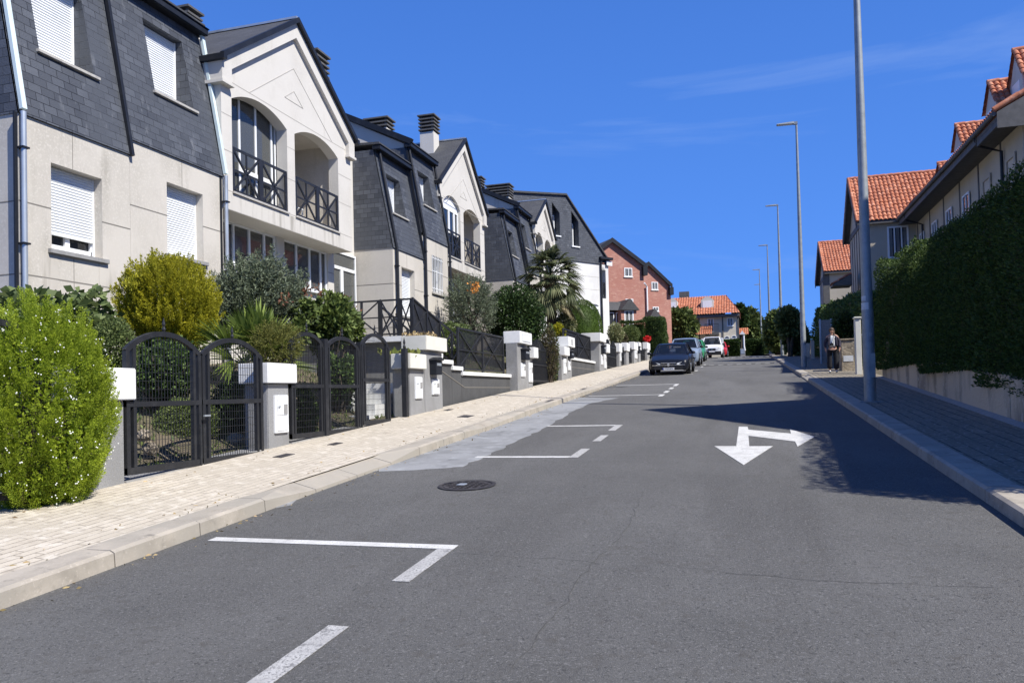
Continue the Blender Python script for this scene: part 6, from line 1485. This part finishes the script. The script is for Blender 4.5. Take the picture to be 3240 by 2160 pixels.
# red flowers on the last pillar
P, rx, rz = at((1486, 778), -6.9, 9, 7); rf = thing('red_flower_plant', 'bright red flowers in a pot on the last pillar', 'flower', tuple(P)); r_ = np.random.default_rng(6); p, d = blob(P, (.3, rx, rz), 420, 7, .2, 12, .6); leaf_mesh('petal', M['flowerr'], p, d+r_.normal(0, .5, d.shape), .1, .07, rf)['kind'] = 'stuff'
# hedges
def hedge(label, x0, x1, ys, zb, zt, m, n, L_, W_, seed, bulge=.12, group='clipped hedges', kind=None, faces='xyz', rough=.09, solid=None):
    """clipped hedge; ys=(y0,y1); zb, zt functions of y; leaves over street face (x0), near end, top"""
    r_ = np.random.default_rng(seed); y0, y1 = ys; root = thing('hedge', label, 'hedge', (x0, y0, zb(y0)), group)
    def wob(a, b): return rough*(np.sin(a*1.9+seed)*np.cos(b*2.3+seed*.7)+.6*np.sin(a*4.7+1.3*seed)*np.sin(b*5.1+.4)+.5*np.sin(a*9.3)*np.sin(b*8.1+seed))
    P = []; D = []; H = np.mean([zt(y)-zb(y) for y in np.linspace(y0, y1, 5)]); A = [(y1-y0)*H, (x1-x0)*H, (y1-y0)*(x1-x0)]; tot = A[0]*('x' in faces)+A[1]*('y' in faces)*1.0+A[2]*('z' in faces)
    if 'X' in faces: tot += A[0]
    zbv, ztv = np.vectorize(zb), np.vectorize(zt)
    for f, s_ in (('x', -1), ('X', 1)):
        if f in faces:
            k = int(n*A[0]/tot); y = r_.uniform(y0, y1, k); t = r_.random(k); z = zbv(y)+t*(ztv(y)-zbv(y)); xx = (x0 if s_ < 0 else x1)+s_*(wob(y, z)+bulge*np.sin(np.pi*(.3+.7*t))-.18*r_.random(k)**2-.25*np.maximum(0, t-.93)/.07*.6)
            P.append(np.stack([xx, y, z], 1)); D.append(np.tile((s_*.8, 0, .35), (k, 1)))
    if 'y' in faces:
        for yy, s_ in ((y0, -1), (y1, 1)):
            k = int(n*A[1]/tot/(1 if s_ < 0 else 2)); x = r_.uniform(x0, x1, k); t = r_.random(k); z = zb(yy)+t*(zt(yy)-zb(yy)); P.append(np.stack([x, yy+s_*(wob(x, z)+bulge*.5-.15*r_.random(k)**2), z], 1)); D.append(np.tile((0, s_*.8, .35), (k, 1)))
    if 'z' in faces:
        k = int(n*A[2]/tot); y = r_.uniform(y0, y1, k); x = r_.uniform(x0-.05, x1, k); P.append(np.stack([x, y, ztv(y)+wob(x*2, y)*.7+.1*r_.random(k)**2], 1)); D.append(np.tile((0, 0, 1.), (k, 1)))
    k = int(n*.06); y = r_.uniform(y0, y1, k); P.append(np.stack([x0-bulge*.8*r_.random(k)+.25*r_.random(k)**2, y, zbv(y)+.12*r_.random(k)], 1)); D.append(np.tile((-.7, 0, .2), (k, 1)))
    P = np.concatenate(P); D = np.concatenate(D); leaf_mesh('foliage', M[m], P, D+r_.normal(0, .5, D.shape), L_, W_, root, seed=seed)
    mb = MB(); e = .16; q = np.linspace(y0+e, y1-e, max(3, int((y1-y0)/1.5)))
    vs = []
    for y in q: vs += [(x0+e, y, zb(y)+.05), (x1-e, y, zb(y)+.05), (x1-e, y, zt(y)-e), (x0+e, y, zt(y)-e)]
    fs = [(3, 2, 1, 0), tuple(4*(len(q)-1)+k for k in range(4))]+[(4*i+k, 4*i+(k+1) % 4, 4*i+4+(k+1) % 4, 4*i+4+k) for i in range(len(q)-1) for k in range(4)]
    mb.add(vs, fs); mb.build('inner_foliage', M[m], root); return root
wt = lambda y: (1.2 if y < 9.5 else 1.5 if y < 13.6 else 1.62 if y < 15.2 else 1.95 if y < 20.0 else 2.2)-.1
hedge('huge dark clipped hedge above the stone wall at the right edge', 3.96, 6.0, (7.1, 21.4), wt, lambda y: 4.64-.03*math.sin(y*1.3)-(.3*max(0, (y-19.8)/2)), 'hedge', 120000, .06, .026, 111, bulge=.14, rough=.05)
hedge('lower hedge with sunlit top between the huge hedge and the tall lamp pole', 4.1, 6.2, (21.2, 26.9), lambda y: 2.1, lambda y: 4.95+.06*(y-21.5)-.12*math.sin(y*1.1), 'hedge', 36000, .07, .03, 112, bulge=.15, rough=.1)
p, d = [], []
r_ = np.random.default_rng(8)
q0 = onx(1900, 706, 4.8)
hedge('bushy hedge with bright top behind the person', 4.7, 7.5, (34.5, 56), lambda y: zr(y)+.2, lambda y: q0[2]+.062*(y-q0[1])+.05*math.sin(y), 'ivy', 24000, .13, .075, 113, bulge=.2, rough=.12)
a, b = onx(1860, 705, 4.2), onx(1942, 712, 4.2)
shrub('climbing_shrub', 'dark flowering climber hanging over the brown stone pillar', 'shrub', (1940, 760), 4.2, 32, 45, 'dark', 3000, .1, .06, 121, amp=.25, core=.8)
shrub('climbing_shrub', 'leafy climber between the cream gate posts', 'shrub', (1989, 765), 4.6, 14, 60, 'bush', 1400, .09, .05, 122, amp=.25)
for k, (lb, px_, Y, hw, hh, m, n) in enumerate((('round leafy tree behind the third lamp with dark purple blooms', (1812, 742), 58, 26, 36, 'vine', 3000), ('leafy shrub mass left of the third lamp, above the peach wall', (1787, 764), 64, 30, 52, 'bush', 4200), ('dark hedge like shrub under the flowering tree right of the third lamp', (1828, 776), 59, 28, 40, 'vine', 3600),
       ('leafy tree beside the end house, right of its corner', (1722, 762), 108, 30, 52, 'bush', 4500), ('farther leafy tree behind the thin lamps', (1750, 778), 112, 28, 40, 'bush', 3600), ('slim tree top peeking over the end house roof corner', (1700, 735), 106, 12, 34, 'dark', 1500), ('broad leafy tree before the end house, beside the brick gable', (1562, 750), 77, 38, 44, 'bush', 4200))):
    P = ony(px_[0], px_[1], Y); s = mpp(P); r3_ = (hw*s, hw*s*.9, hh*s); tr = thing('leafy_tree', lb, 'tree', (P[0], P[1], zr(Y)), 'trees at the far end of the street')
    p, d = blob(P, r3_, n, 300+k, .35, 40, .55, freq=4); leaf_mesh('crown', M[m], p, d+rng.normal(0, .7, d.shape), .006*Y, .0042*Y, tr, seed=k, fold=.5)
    q, e = blob(P, tuple(x*.7 for x in r3_), n//4, 400+k, .3, 20, .7); leaf_mesh('inner_crown', M[m], q, e+rng.normal(0, .9, e.shape), .008*Y, .006*Y, tr, seed=k+50)
    twigs('trunk', (P[0], P[1], zr(Y)-.1), q, M['bark'], tr, .12, 8, k)
zA_ = ony(1505, 731, 60)[2]; zB_ = ony(1450, 742, 60)[2]
xa, xb_ = ony(1497, 760, 60)[0], ony(1524, 760, 60)[0]
hedge('tall square clipped hedge block in front of the red brick houses', ony(1478, 760, 60)[0], xb_, (60, 62.5), lambda y: zr(60)-.2, lambda y: zA_, 'hedgemid', 9000, .12, .06, 131, faces='yzX', rough=.05, bulge=.05)
hedge('lower clipped hedge running left to the brick house porch', ony(1424, 760, 59)[0], ony(1480, 760, 59)[0], (59.3, 60.3), lambda y: zr(59)-.2, lambda y: zB_, 'hedgemid', 7000, .12, .06, 132, faces='yz', rough=.05, bulge=.05)
for lb, xa_, xb2, yt, sd in (('clipped hedge before the end house, left of the cabinet', 1664, 1699, 784, 133), ('square clipped hedge right of the cabinet under the thin lamps', 1714, 1752, 784, 134)):
    a, b = ony(xa_, yt, 92), ony(xb2, yt, 92); hedge(lb, a[0], b[0], (91.5, 93.5), lambda y: zr(91)-.4, lambda y: a[2], 'hedgemid', 4500, .2, .1, sd, faces='yz', rough=.06, bulge=.05)
p = ony(1715, 800, 98); hedge('long dark hedge closing the far end behind the lamps', p[0], p[0]+16, (98, 100), lambda y: zr(98)-.4, lambda y: p[2]+.9, 'hedge', 3500, .25, .13, 135, faces='yz')
# low growth on the garden soil behind the fence
def ground_cover(n, seed):
    r_ = np.random.default_rng(seed); y = r_.uniform(4, 42, n); x = r_.uniform(-11.3, -7.1, n); z = np.array([gz(a, b) for a, b in zip(x, y)])
    o_ = leaf_mesh('ground_cover', M['bush'], np.stack([x, y, z], 1), np.tile((0, 0, 1.), (n, 1))+r_.normal(0, .6, (n, 3)), .1, .03, None, seed=seed); tag(o_, kind='stuff')
ground_cover(14000, 5)
r_ = np.random.default_rng(9); n = 260; y = r_.uniform(2, 36, n); x = np.where(r_.random(n) < .6, KL+r_.normal(.03, .03, n), -5.06+r_.normal(0, .015, n)); z = np.where(x > -4.9, [zr(v) for v in y], [pav_l(-5.1, v) for v in y])
o_ = leaf_mesh('kerb_weeds', M['dry'], np.stack([x, y, z], 1), r_.normal(0, .8, (n, 3))+np.array((0, 0, .35)), .03, .012, None, seed=2); tag(o_, kind='stuff')

# ================================================================== VEHICLES
def paint(name, c, coat=1.): return mat(name, c, .42, coat=coat*.35, spec=.35)
M['car_black'] = paint('black_paint', (.006, .008, .014), .45); M['car_grey'] = paint('blue_grey_paint', (.2, .25, .33)); M['car_green'] = paint('green_paint', (.03, .2, .09)); M['car_white'] = paint('white_paint', (.75, .76, .77)); M['car_red'] = paint('red_paint', (.42, .02, .025))
M['rubber'] = mat('rubber', (.015, .015, .016), .85); M['rim'] = mat('alloy_rim', (.4, .41, .42), .35, metal=.8); M['chrome'] = mat('chrome', (.75, .76, .78), .12, metal=1); M['lampglass'] = mat('lamp_glass', (.78, .78, .73), .2, spec=.9, coat=1)
M['carglass'] = glassmat('car_glass', (.012, .016, .02), .4, .02); M['plastic'] = mat('black_plastic', (.018, .018, .019), .6); M['plate'] = mat('number_plate', (.72, .73, .74), .5); M['plateblue'] = mat('plate_blue', (.03, .06, .3), .5); M['seat'] = mat('car_seat', (.05, .05, .055), .9)
def loft(mb, rings):
    n = len(rings[0]); vs = [p for r_ in rings for p in r_]
    fs = [(i*n+k, i*n+k+1, (i+1)*n+k+1, (i+1)*n+k) for i in range(len(rings)-1) for k in range(n-1)]
    fs += [tuple(range(n-1, -1, -1)), tuple((len(rings)-1)*n+k for k in range(n))]; mb.add(vs, fs)
def car(label, cat, x, y, paintm, prof, green, W=1.78, rw=.32, wheels=(.85, 3.45), rz=0., extras=None, plate='7729 BTY', lower=None, name='parked_car'):
    """front at local y=0 facing -y. prof: (y, halfwidth factor, zb, ztop); green: dict(ws0,ws1,r0,r1,rear,roofz)"""
    r_ = thing(name, label, cat, (0, 0, 0), 'cars parked along the left kerb', world=False); hw = W/2
    rings = []
    for (yy, k, zb, zt) in prof:
        w_ = hw*k; zm = zb+(zt-zb)*.55; h = zt-zb
        half = [(w_*.86, zb), (w_*.97, zb+.08), (w_, zb+h*.35), (w_, zm), (w_*.985, zt-h*.22), (w_*.94, zt-h*.09), (w_*.84, zt-.012), (w_*.5, zt+.018), (0, zt+.03)]
        ring = [(a, yy, b) for a, b in half]+[(-a, yy, b) for a, b in half[-2::-1]]
        rings.append(ring)
    mb = MB(); loft(mb, rings); body = mb.build('body', M[paintm], r_, smooth=True, angle=.75)
    g = green; zb_ = lambda yy: float(np.interp(yy, [p[0] for p in prof], [p[3] for p in prof]))
    sec = [(g['ws0'], zb_(g['ws0'])+.0, .84), (g['ws1'], g['rz']-.05, .68), (g['ws1']+.25, g['rz']-.005, .69), (g['r1']-.3, g['rz'], .69), (g['r1'], g['rz']-.06, .67), (g['rear'], zb_(g['rear'])-.0, .8)]
    # glasshouse
    mb = MB(); A = []
    for yy, z, k in sec:
        zb = zb_(yy)-.02; A.append([(hw*.87, yy, zb), (hw*k if z > zb+.05 else hw*.86, yy, z), (-(hw*k if z > zb+.05 else hw*.86), yy, z), (-hw*.87, yy, zb)])
    loft(mb, [[q for q in a] for a in A]); mb.build('windows', M['carglass'], r_)
    mb = MB(); rr = []                           # roof skin
    for yy, z, k in sec[1:5]: rr.append([(hw*(k+.015), yy, z-.03), (hw*(k-.03), yy, z+.012), (0, yy, z+.035), (-hw*(k-.03), yy, z+.012), (-hw*(k+.015), yy, z-.03)])
    loft(mb, rr)
    for s in (-1, 1):
        def P_(i, dz=0): yy, z, k = sec[i]; return np.array((s*hw*((k if i not in (0, 5) else .86)+.004), yy, z+dz))
        mb.bar(P_(0), P_(1), .07, .05); mb.bar(P_(4), P_(5), .12, .06)
        m0 = (sec[2][1]+sec[2][1])/2; ym = g.get('b', (sec[2][0]+sec[3][0])/2); mb.bar((s*hw*.875, ym, zb_(ym)), (s*hw*.695, ym+.05, g['rz']-.02), .1, .03)
        mb.bar((s*hw*.88, g['ws0']+.05, zb_(g['ws0']+.05)+.01), (s*hw*.88, g['rear'], zb_(g['rear'])+.01), .03, .04)
    mb.build('roof', M[paintm], r_, smooth=True, angle=.6)
    mb = MB()
    for s in (-1, 1): mb.box(s*hw*.42-.24, s*hw*.42+.24, g['ws1']+.35, g['ws1']+.5, zb_(g['ws0'])-.3, zb_(g['ws0'])+.28); mb.box(s*hw*.42-.12, s*hw*.42+.12, g['ws1']+.38, g['ws1']+.46, zb_(g['ws0'])+.3, zb_(g['ws0'])+.46)
    mb.build('seat', M['seat'], r_)
    for yy in wheels:
        for s in (-1, 1):
            mb = MB(); mb.tube([(s*(hw-.2), yy, rw), (s*(hw+.012), yy, rw)], rw, 24); wh = mb.build('wheel', M['rubber'], r_, bevel=.02)
            mb = MB(); mb.tube([(s*(hw+.005), yy, rw), (s*(hw+.02), yy, rw)], rw*.66, 20)
            for k in range(5): a = k*2*math.pi/5; mb.bar((s*(hw+.022), yy, rw), (s*(hw+.022), yy+rw*.6*math.cos(a), rw+rw*.6*math.sin(a)), .03, .05, up=(1, 0, 0))
            mb.build('rim', M['rim'], wh)
            mb = MB(); n = 14; pts = [(s*(hw+.001), yy+(rw+.05)*math.cos(t), rw+(rw+.05)*math.sin(t)) for t in np.linspace(-.15, math.pi+.15, n)]
            mb.tube(pts, .03, 5); mb.build('wheel_arch', M['plastic'], r_)
    f = prof[0]; zt0 = prof[1][3]; hz = lower or (zt0-.17)
    for s in (-1, 1):                            # headlights wrap round the front corners
        mb = MB(); L_ = [(.40, -.035, hz+.02), (.62, -.02, hz+.075), (.8, .07, hz+.12), (.9, .3, hz+.15), (.92, .33, hz+.09), (.84, .09, hz+.0), (.62, -.025, hz-.05), (.42, -.04, hz-.035)]
        mb.v = []; pts = [(s*hw*a, b+prof[1][0]*.3, c) for a, b, c in L_]; back = [(p[0]*.97, p[1]+.08, p[2]) for p in pts]; n = len(pts)
        mb.add(pts+back, [tuple(range(n)), tuple(range(2*n-1, n-1, -1))]+[(i, (i+1) % n, n+(i+1) % n, n+i) for i in range(n)]); mb.build('headlight', M['lampglass'], r_)
        mb = MB(); zmr = zb_(g['ws0'])+.06; mb.sphere((s*(hw+.1), g['ws0']+.28, zmr), (.11, .06, .075), 10, 7); mb.bar((s*hw*.9, g['ws0']+.3, zmr-.05), (s*(hw+.06), g['ws0']+.29, zmr-.03), .04); mb.build('mirror', M[extras.get('mirror', paintm) if extras else paintm], r_, smooth=True)
    mb = MB(); y0 = prof[0][0]-.012+ .0; mb.box(-hw*.36, hw*.36, y0-.02, y0+.12, hz-.13, hz+.03); gr = mb.build('grille', M['plastic'], r_)
    mb = MB(); mb.box(-hw*.37, hw*.37, y0-.03, y0+.05, hz+.031, hz+.055); mb.build('grille_bar', M['chrome'], gr)
    mb = MB(); mb.tube([(0, y0-.045, hz-.04), (0, y0-.02, hz-.04)], .06, 14); mb.bar((-.05, y0-.05, hz-.02), (0, y0-.05, hz-.07), .02); mb.bar((.05, y0-.05, hz-.02), (0, y0-.05, hz-.07), .02); mb.build('badge', M['chrome'], gr)
    mb = MB(); mb.box(-hw*.72, hw*.72, y0-.02, y0+.1, prof[0][2]+.04, prof[0][2]+.2); mb.build('air_intake', M['plastic'], r_)
    mb = MB(); mb.box(-hw*.8, hw*.8, y0-.03, y0+.05, prof[0][2]+.205, prof[0][2]+.225); mb.build('bumper_trim', M['chrome' if extras and extras.get('chrome') else 'plastic'], r_)
    zp = hz-.22
    mb = MB(); mb.box(-.26, .26, y0-.045, y0-.021, zp-.055, zp+.055); pl = mb.build('number_plate', M['plate'], r_)
    mb = MB(); mb.box(-.26, -.215, y0-.047, y0-.0455, zp-.054, zp+.054); mb.build('plate_band', M['plateblue'], pl)
    if plate:
        cu = bpy.data.curves.new('plate_text', 'FONT'); cu.body = plate; cu.size = .1; cu.align_x = 'CENTER'; cu.align_y = 'CENTER'; cu.extrude = .001; cu.materials.append(M['black'])
        t0_ = bpy.data.objects.new('plate_text_curve', cu); COL.objects.link(t0_); tm_ = bpy.data.meshes.new_from_object(t0_.evaluated_get(bpy.context.evaluated_depsgraph_get())); bpy.data.objects.remove(t0_); to = bpy.data.objects.new('plate_text', tm_); COL.objects.link(to); to.location = (.02, y0-.047, zp); to.rotation_euler = (R(90), 0, 0); to.scale = (.95, 1.0, 1); to.parent = pl
    if extras and extras.get('visor'): mb = MB(); mb.box(hw*.1, hw*.48, g['ws1']-.12, g['ws1']-.1, g['rz']-.2, g['rz']-.14); mb.build('sun_visor', M['flowerw'], r_)
    th_ = math.atan2(zr(y+2)-zr(y), 2); r_.location = (x, y, zr(y)+.004); r_.rotation_euler = (th_, 0, rz); return r_
sed = [(-.0, .80, .24, .56), (.05, .88, .2, .68), (.22, .95, .19, .735), (.7, .99, .19, .85), (1.25, 1.0, .2, .93), (2.4, 1.0, .2, .95), (3.6, .99, .2, .97), (4.3, .95, .22, .99), (4.62, .86, .3, .93), (4.68, .8, .36, .8)]
P = onr(1549, 855); car('black sedan parked facing downhill, nearest of the parked cars', 'car', P[0], 36.4, 'car_black', sed, dict(ws0=1.2, ws1=1.98, r1=3.3, rear=4.0, rz=1.42, b=2.65), extras=dict(visor=1, chrome=1), plate='7729 BTY', W=1.84)
suv = [(0, .82, .3, .66), (.05, .9, .25, .86), (.2, .95, .24, .95), (.7, .99, .24, 1.03), (1.15, 1.0, .25, 1.08), (2.4, 1.0, .25, 1.1), (4.0, .98, .26, 1.12), (4.35, .93, .3, 1.08), (4.42, .88, .36, .9)]
P = ony(1578, 790, 49); car('blue grey tall car parked behind the black sedan', 'car', ony(1572, 795, 49)[0], 47.5, 'car_grey', suv, dict(ws0=1.1, ws1=1.75, r1=4.0, rear=4.35, rz=1.66, b=2.6), W=1.86, rw=.35, wheels=(.9, 3.5), plate='', extras=dict(mirror='plastic'))
hat = [(0, .82, .26, .6), (.05, .9, .22, .76), (.2, .95, .21, .84), (.6, .99, .21, .93), (1.0, 1.0, .22, .97), (2.4, 1.0, .22, 1.0), (3.6, .97, .24, 1.02), (3.95, .9, .3, .98), (4.0, .86, .36, .85)]
car('green small car, third in the row of parked cars', 'car', ony(1594, 800, 58)[0]-.1, 56.8, 'car_green', hat, dict(ws0=.95, ws1=1.6, r1=3.6, rear=3.95, rz=1.52, b=2.3), W=1.75, wheels=(.75, 3.2), plate='', extras=dict(mirror='plastic'))
van = [(0, .84, .3, .72), (.05, .92, .26, .95), (.2, .96, .25, 1.04), (.6, .99, .25, 1.12), (.9, 1.0, .25, 1.16), (2.4, 1.0, .25, 1.2), (4.1, 1.0, .26, 1.22), (4.25, .98, .3, 1.2)]
vx = ony(1636, 800, 71)[0]
v_ = car('white van parked facing the camera at the crest of the street', 'van', vx, 69.5, 'car_white', van, dict(ws0=.7, ws1=1.35, r1=4.2, rear=4.25, rz=1.83, b=2.1), W=1.83, rw=.33, wheels=(.8, 3.4), plate='', extras=dict(mirror='plastic'), name='parked_van')
mb = MB(); mb.box(-.8, .8, -.03, .1, .26, .58); mb.build('bumper', M['plastic'], v_)
mb = MB(); mb.box(-.912, .912, 1.8, 4.25, 1.2, 1.75); mb.build('cargo_panel', M['car_white'], v_)
car('small red car beyond the white van, mostly hidden', 'car', ony(1660, 805, 76)[0]-.45, 75.5, 'car_red', hat, dict(ws0=.95, ws1=1.6, r1=3.6, rear=3.95, rz=1.48, b=2.3), W=1.72, wheels=(.75, 3.2), plate='')

# ================================================================== PERSON
M['skin'] = mat('skin', (.42, .24, .17), .55, [(20, (.36, .19, .13), .45, .65)]); M['hair'] = mat('hair', (.05, .03, .02), .6, [(30, (.09, .055, .035), .4, .65, (1, 1, .1))]); M['jacket'] = mat('dark_jacket', (.035, .032, .05), .85, [(12, (.1, .07, .09), .55, .7)], (40, .3, .005)); M['shirt'] = mat('white_shirt', (.72, .73, .72), .85, (), (25, .3, .006)); M['trousers'] = mat('black_trousers', (.012, .012, .016), .9, (), (20, .4, .01)); M['shoe'] = mat('white_shoe', (.6, .6, .58), .7)
def skin(name, V, E, rad, m, parent, lv=2, root=0):
    me = bpy.data.meshes.new(name); me.from_pydata([tuple(v) for v in V], E, []); o = bpy.data.objects.new(name, me); COL.objects.link(o)
    o.modifiers.new('skin', 'SKIN'); bm = bmesh.new(); bm.from_mesh(me); sl_ = bm.verts.layers.skin.verify(); bm.verts.ensure_lookup_table()
    for i, v in enumerate(bm.verts): r_ = rad[i]; v[sl_].radius = r_ if isinstance(r_, tuple) else (r_, r_); v[sl_].use_root = (i == root)
    bm.to_mesh(me); bm.free(); s = o.modifiers.new('sub', 'SUBSURF'); s.levels = lv; s.render_levels = lv; o.modifiers['skin'].use_smooth_shade = True
    dg = bpy.context.evaluated_depsgraph_get(); me2 = bpy.data.meshes.new_from_object(o.evaluated_get(dg)); o.modifiers.clear(); o.data = me2; me2.materials.clear(); me2.materials.append(m)
    for p_ in me2.polygons: p_.use_smooth = True
    if parent is not None: adopt(o, parent)
    return o
def person():
    P = onr(1914, 856, .13); r_ = thing('person', 'person in dark jacket, white top and wide black trousers standing on the right pavement', 'person', (0, 0, 0), world=False)
    V = [(0, 0, .93), (0, .0, 1.12), (0, .01, 1.28), (0, .01, 1.38), (0, -.005, 1.45), (-.01, -.015, 1.52), (-.02, -.02, 1.6)]; E = [(0, 1), (1, 2), (2, 3), (3, 4), (4, 5), (5, 6)]
    Rr = [(.1, .07), (.085, .06), (.095, .065), (.085, .06), .045, (.075, .085), (.07, .085)]
    def chain(start, pts, rad):
        k = start
        for p, q in zip(pts, rad): V.append(p); Rr.append(q); E.append((k, len(V)-1)); k = len(V)-1
        return k
    for s in (-1, 1):
        chain(0, [(s*.095, 0, .84), (s*.1, -.01, .47), (s*.11, .01, .08), (s*.115, -.1, .035)], [.09, .058, .042, .035])
        w_ = chain(3, [(s*.16, .01, 1.35), (s*.25, .03, 1.12), (s*.245, -.03, .9), (s*.235, -.05, .83)], [.055, .042, .032, (.034, .018)])
        for f in range(4):
            a = np.array((s*.235, -.075+.018*f, .80)); chain(w_, [a, a+np.array((-s*.004, -.004, -.035)), a+np.array((-s*.014, -.004, -.062+.006*abs(f-1.5)))], [.0095, .009, .008])
        chain(w_, [(s*.215, -.085, .835), (s*.205, -.1, .8)], [.011, .009])
    skin('body', V, E, Rr, M['skin'], r_)
    mb = MB(); mb.sphere((-.045, -.095, 1.525), (.014, .022, .02), 8, 6); mb.sphere((-.035, -.085, 1.48), (.026, .012, .008), 8, 6)
    for dx in (-.075, -.012): mb.sphere((dx, -.084, 1.555), (.011, .008, .007), 8, 6)
    mb.build('face', M['skin'], r_, smooth=True)
    mb = MB(); mb.sphere((-.015, .012, 1.58), (.096, .105, .1), 16, 12); mb.sphere((.05, .03, 1.5), (.05, .075, .12), 12, 10); mb.sphere((.06, -.03, 1.4), (.025, .03, .12), 10, 8); mb.build('hair', M['hair'], r_, smooth=True)
    # clothes
    V2 = [(0, 0, .95), (-.1, 0, .8), (-.11, -.01, .45), (-.115, .0, .13), (.1, 0, .8), (.11, -.01, .45), (.115, .0, .1)]
    skin('trousers', V2, [(0, 1), (1, 2), (2, 3), (0, 4), (4, 5), (5, 6)], [(.165, .125), .105, .1, .105, .105, .1, .108], M['trousers'], r_)
    skin('shirt', [(0, -.012, .93), (0, -.012, 1.1), (0, -.008, 1.3), (0, -.0, 1.4)], [(0, 1), (1, 2), (2, 3)], [(.165, .12), (.14, .108), (.145, .105), (.07, .06)], M['shirt'], r_)
    V3 = [(0, .05, 1.36), (0, .06, 1.12), (0, .055, .98)]; E3 = [(0, 1), (1, 2)]; R3 = [(.12, .075), (.145, .075), (.16, .08)]
    for s in (-1, 1):
        b = len(V3); V3 += [(s*.15, .015, 1.355), (s*.252, .03, 1.12), (s*.246, -.03, .91)]; E3 += [(0, b), (b, b+1), (b+1, b+2)]; R3 += [.075, .062, .052]
        c_ = len(V3); V3 += [(s*.115, -.075, 1.3), (s*.125, -.085, 1.1), (s*.135, -.07, .97)]; E3 += [(b, c_), (c_, c_+1), (c_+1, c_+2)]; R3 += [(.05, .03), (.055, .035), (.05, .04)]
    skin('jacket', V3, E3, R3, M['jacket'], r_)
    for s in (-1, 1): mb = MB(); mb.sphere((s*.115, -.06, .045), (.045, .12, .045), 12, 8); mb.build('shoe', M['shoe'], r_, smooth=True)
    r_.location = (P[0], P[1], P[2]+.005); r_.rotation_euler = (0, 0, R(-2))
    cm = thing('camera', 'black camera hanging on a strap against the white shirt of the person', 'camera', (0, 0, 0), world=False)
    mb = MB(); mb.box(-.1, .03, -.2, -.135, 1.0, 1.085); mb.box(-.06, -.01, -.195, -.14, 1.085, 1.11); mb.build('body', M['plastic'], cm, bevel=.008)
    mb = MB(); mb.tube([(-.035, -.2, 1.04), (-.035, -.27, 1.03)], .04, 14); mb.build('lens', M['plastic'], cm)
    mb = MB(); mb.tube([(-.1, -.16, 1.08), (-.09, -.13, 1.25), (-.05, -.07, 1.42)], .008, 5); mb.tube([(.03, -.16, 1.08), (.05, -.13, 1.25), (.04, -.06, 1.42)], .008, 5); mb.build('strap', M['black'], cm)
    cm.location = r_.location; cm.rotation_euler = r_.rotation_euler
person()

r_ = np.random.default_rng(19); n = 520; y = r_.uniform(2.5, 36, n); x = np.where(r_.random(n) < .5, KL+.04+np.abs(r_.normal(0, .12, n)), np.where(r_.random(n) < .6, -5.1-np.abs(r_.normal(0, .12, n)), -6.6+np.abs(r_.normal(0, .1, n))))
z = np.array([zr(b)+.004 if a > -4.77 else pav_l(a, b)+.004 for a, b in zip(x, y)])
o_ = leaf_mesh('leaf_litter', M['drystem'], np.stack([x, y, z], 1), r_.normal(0, 1, (n, 3))*np.array((1, 1, .12)), .045, .022, None, seed=5); tag(o_, kind='stuff')
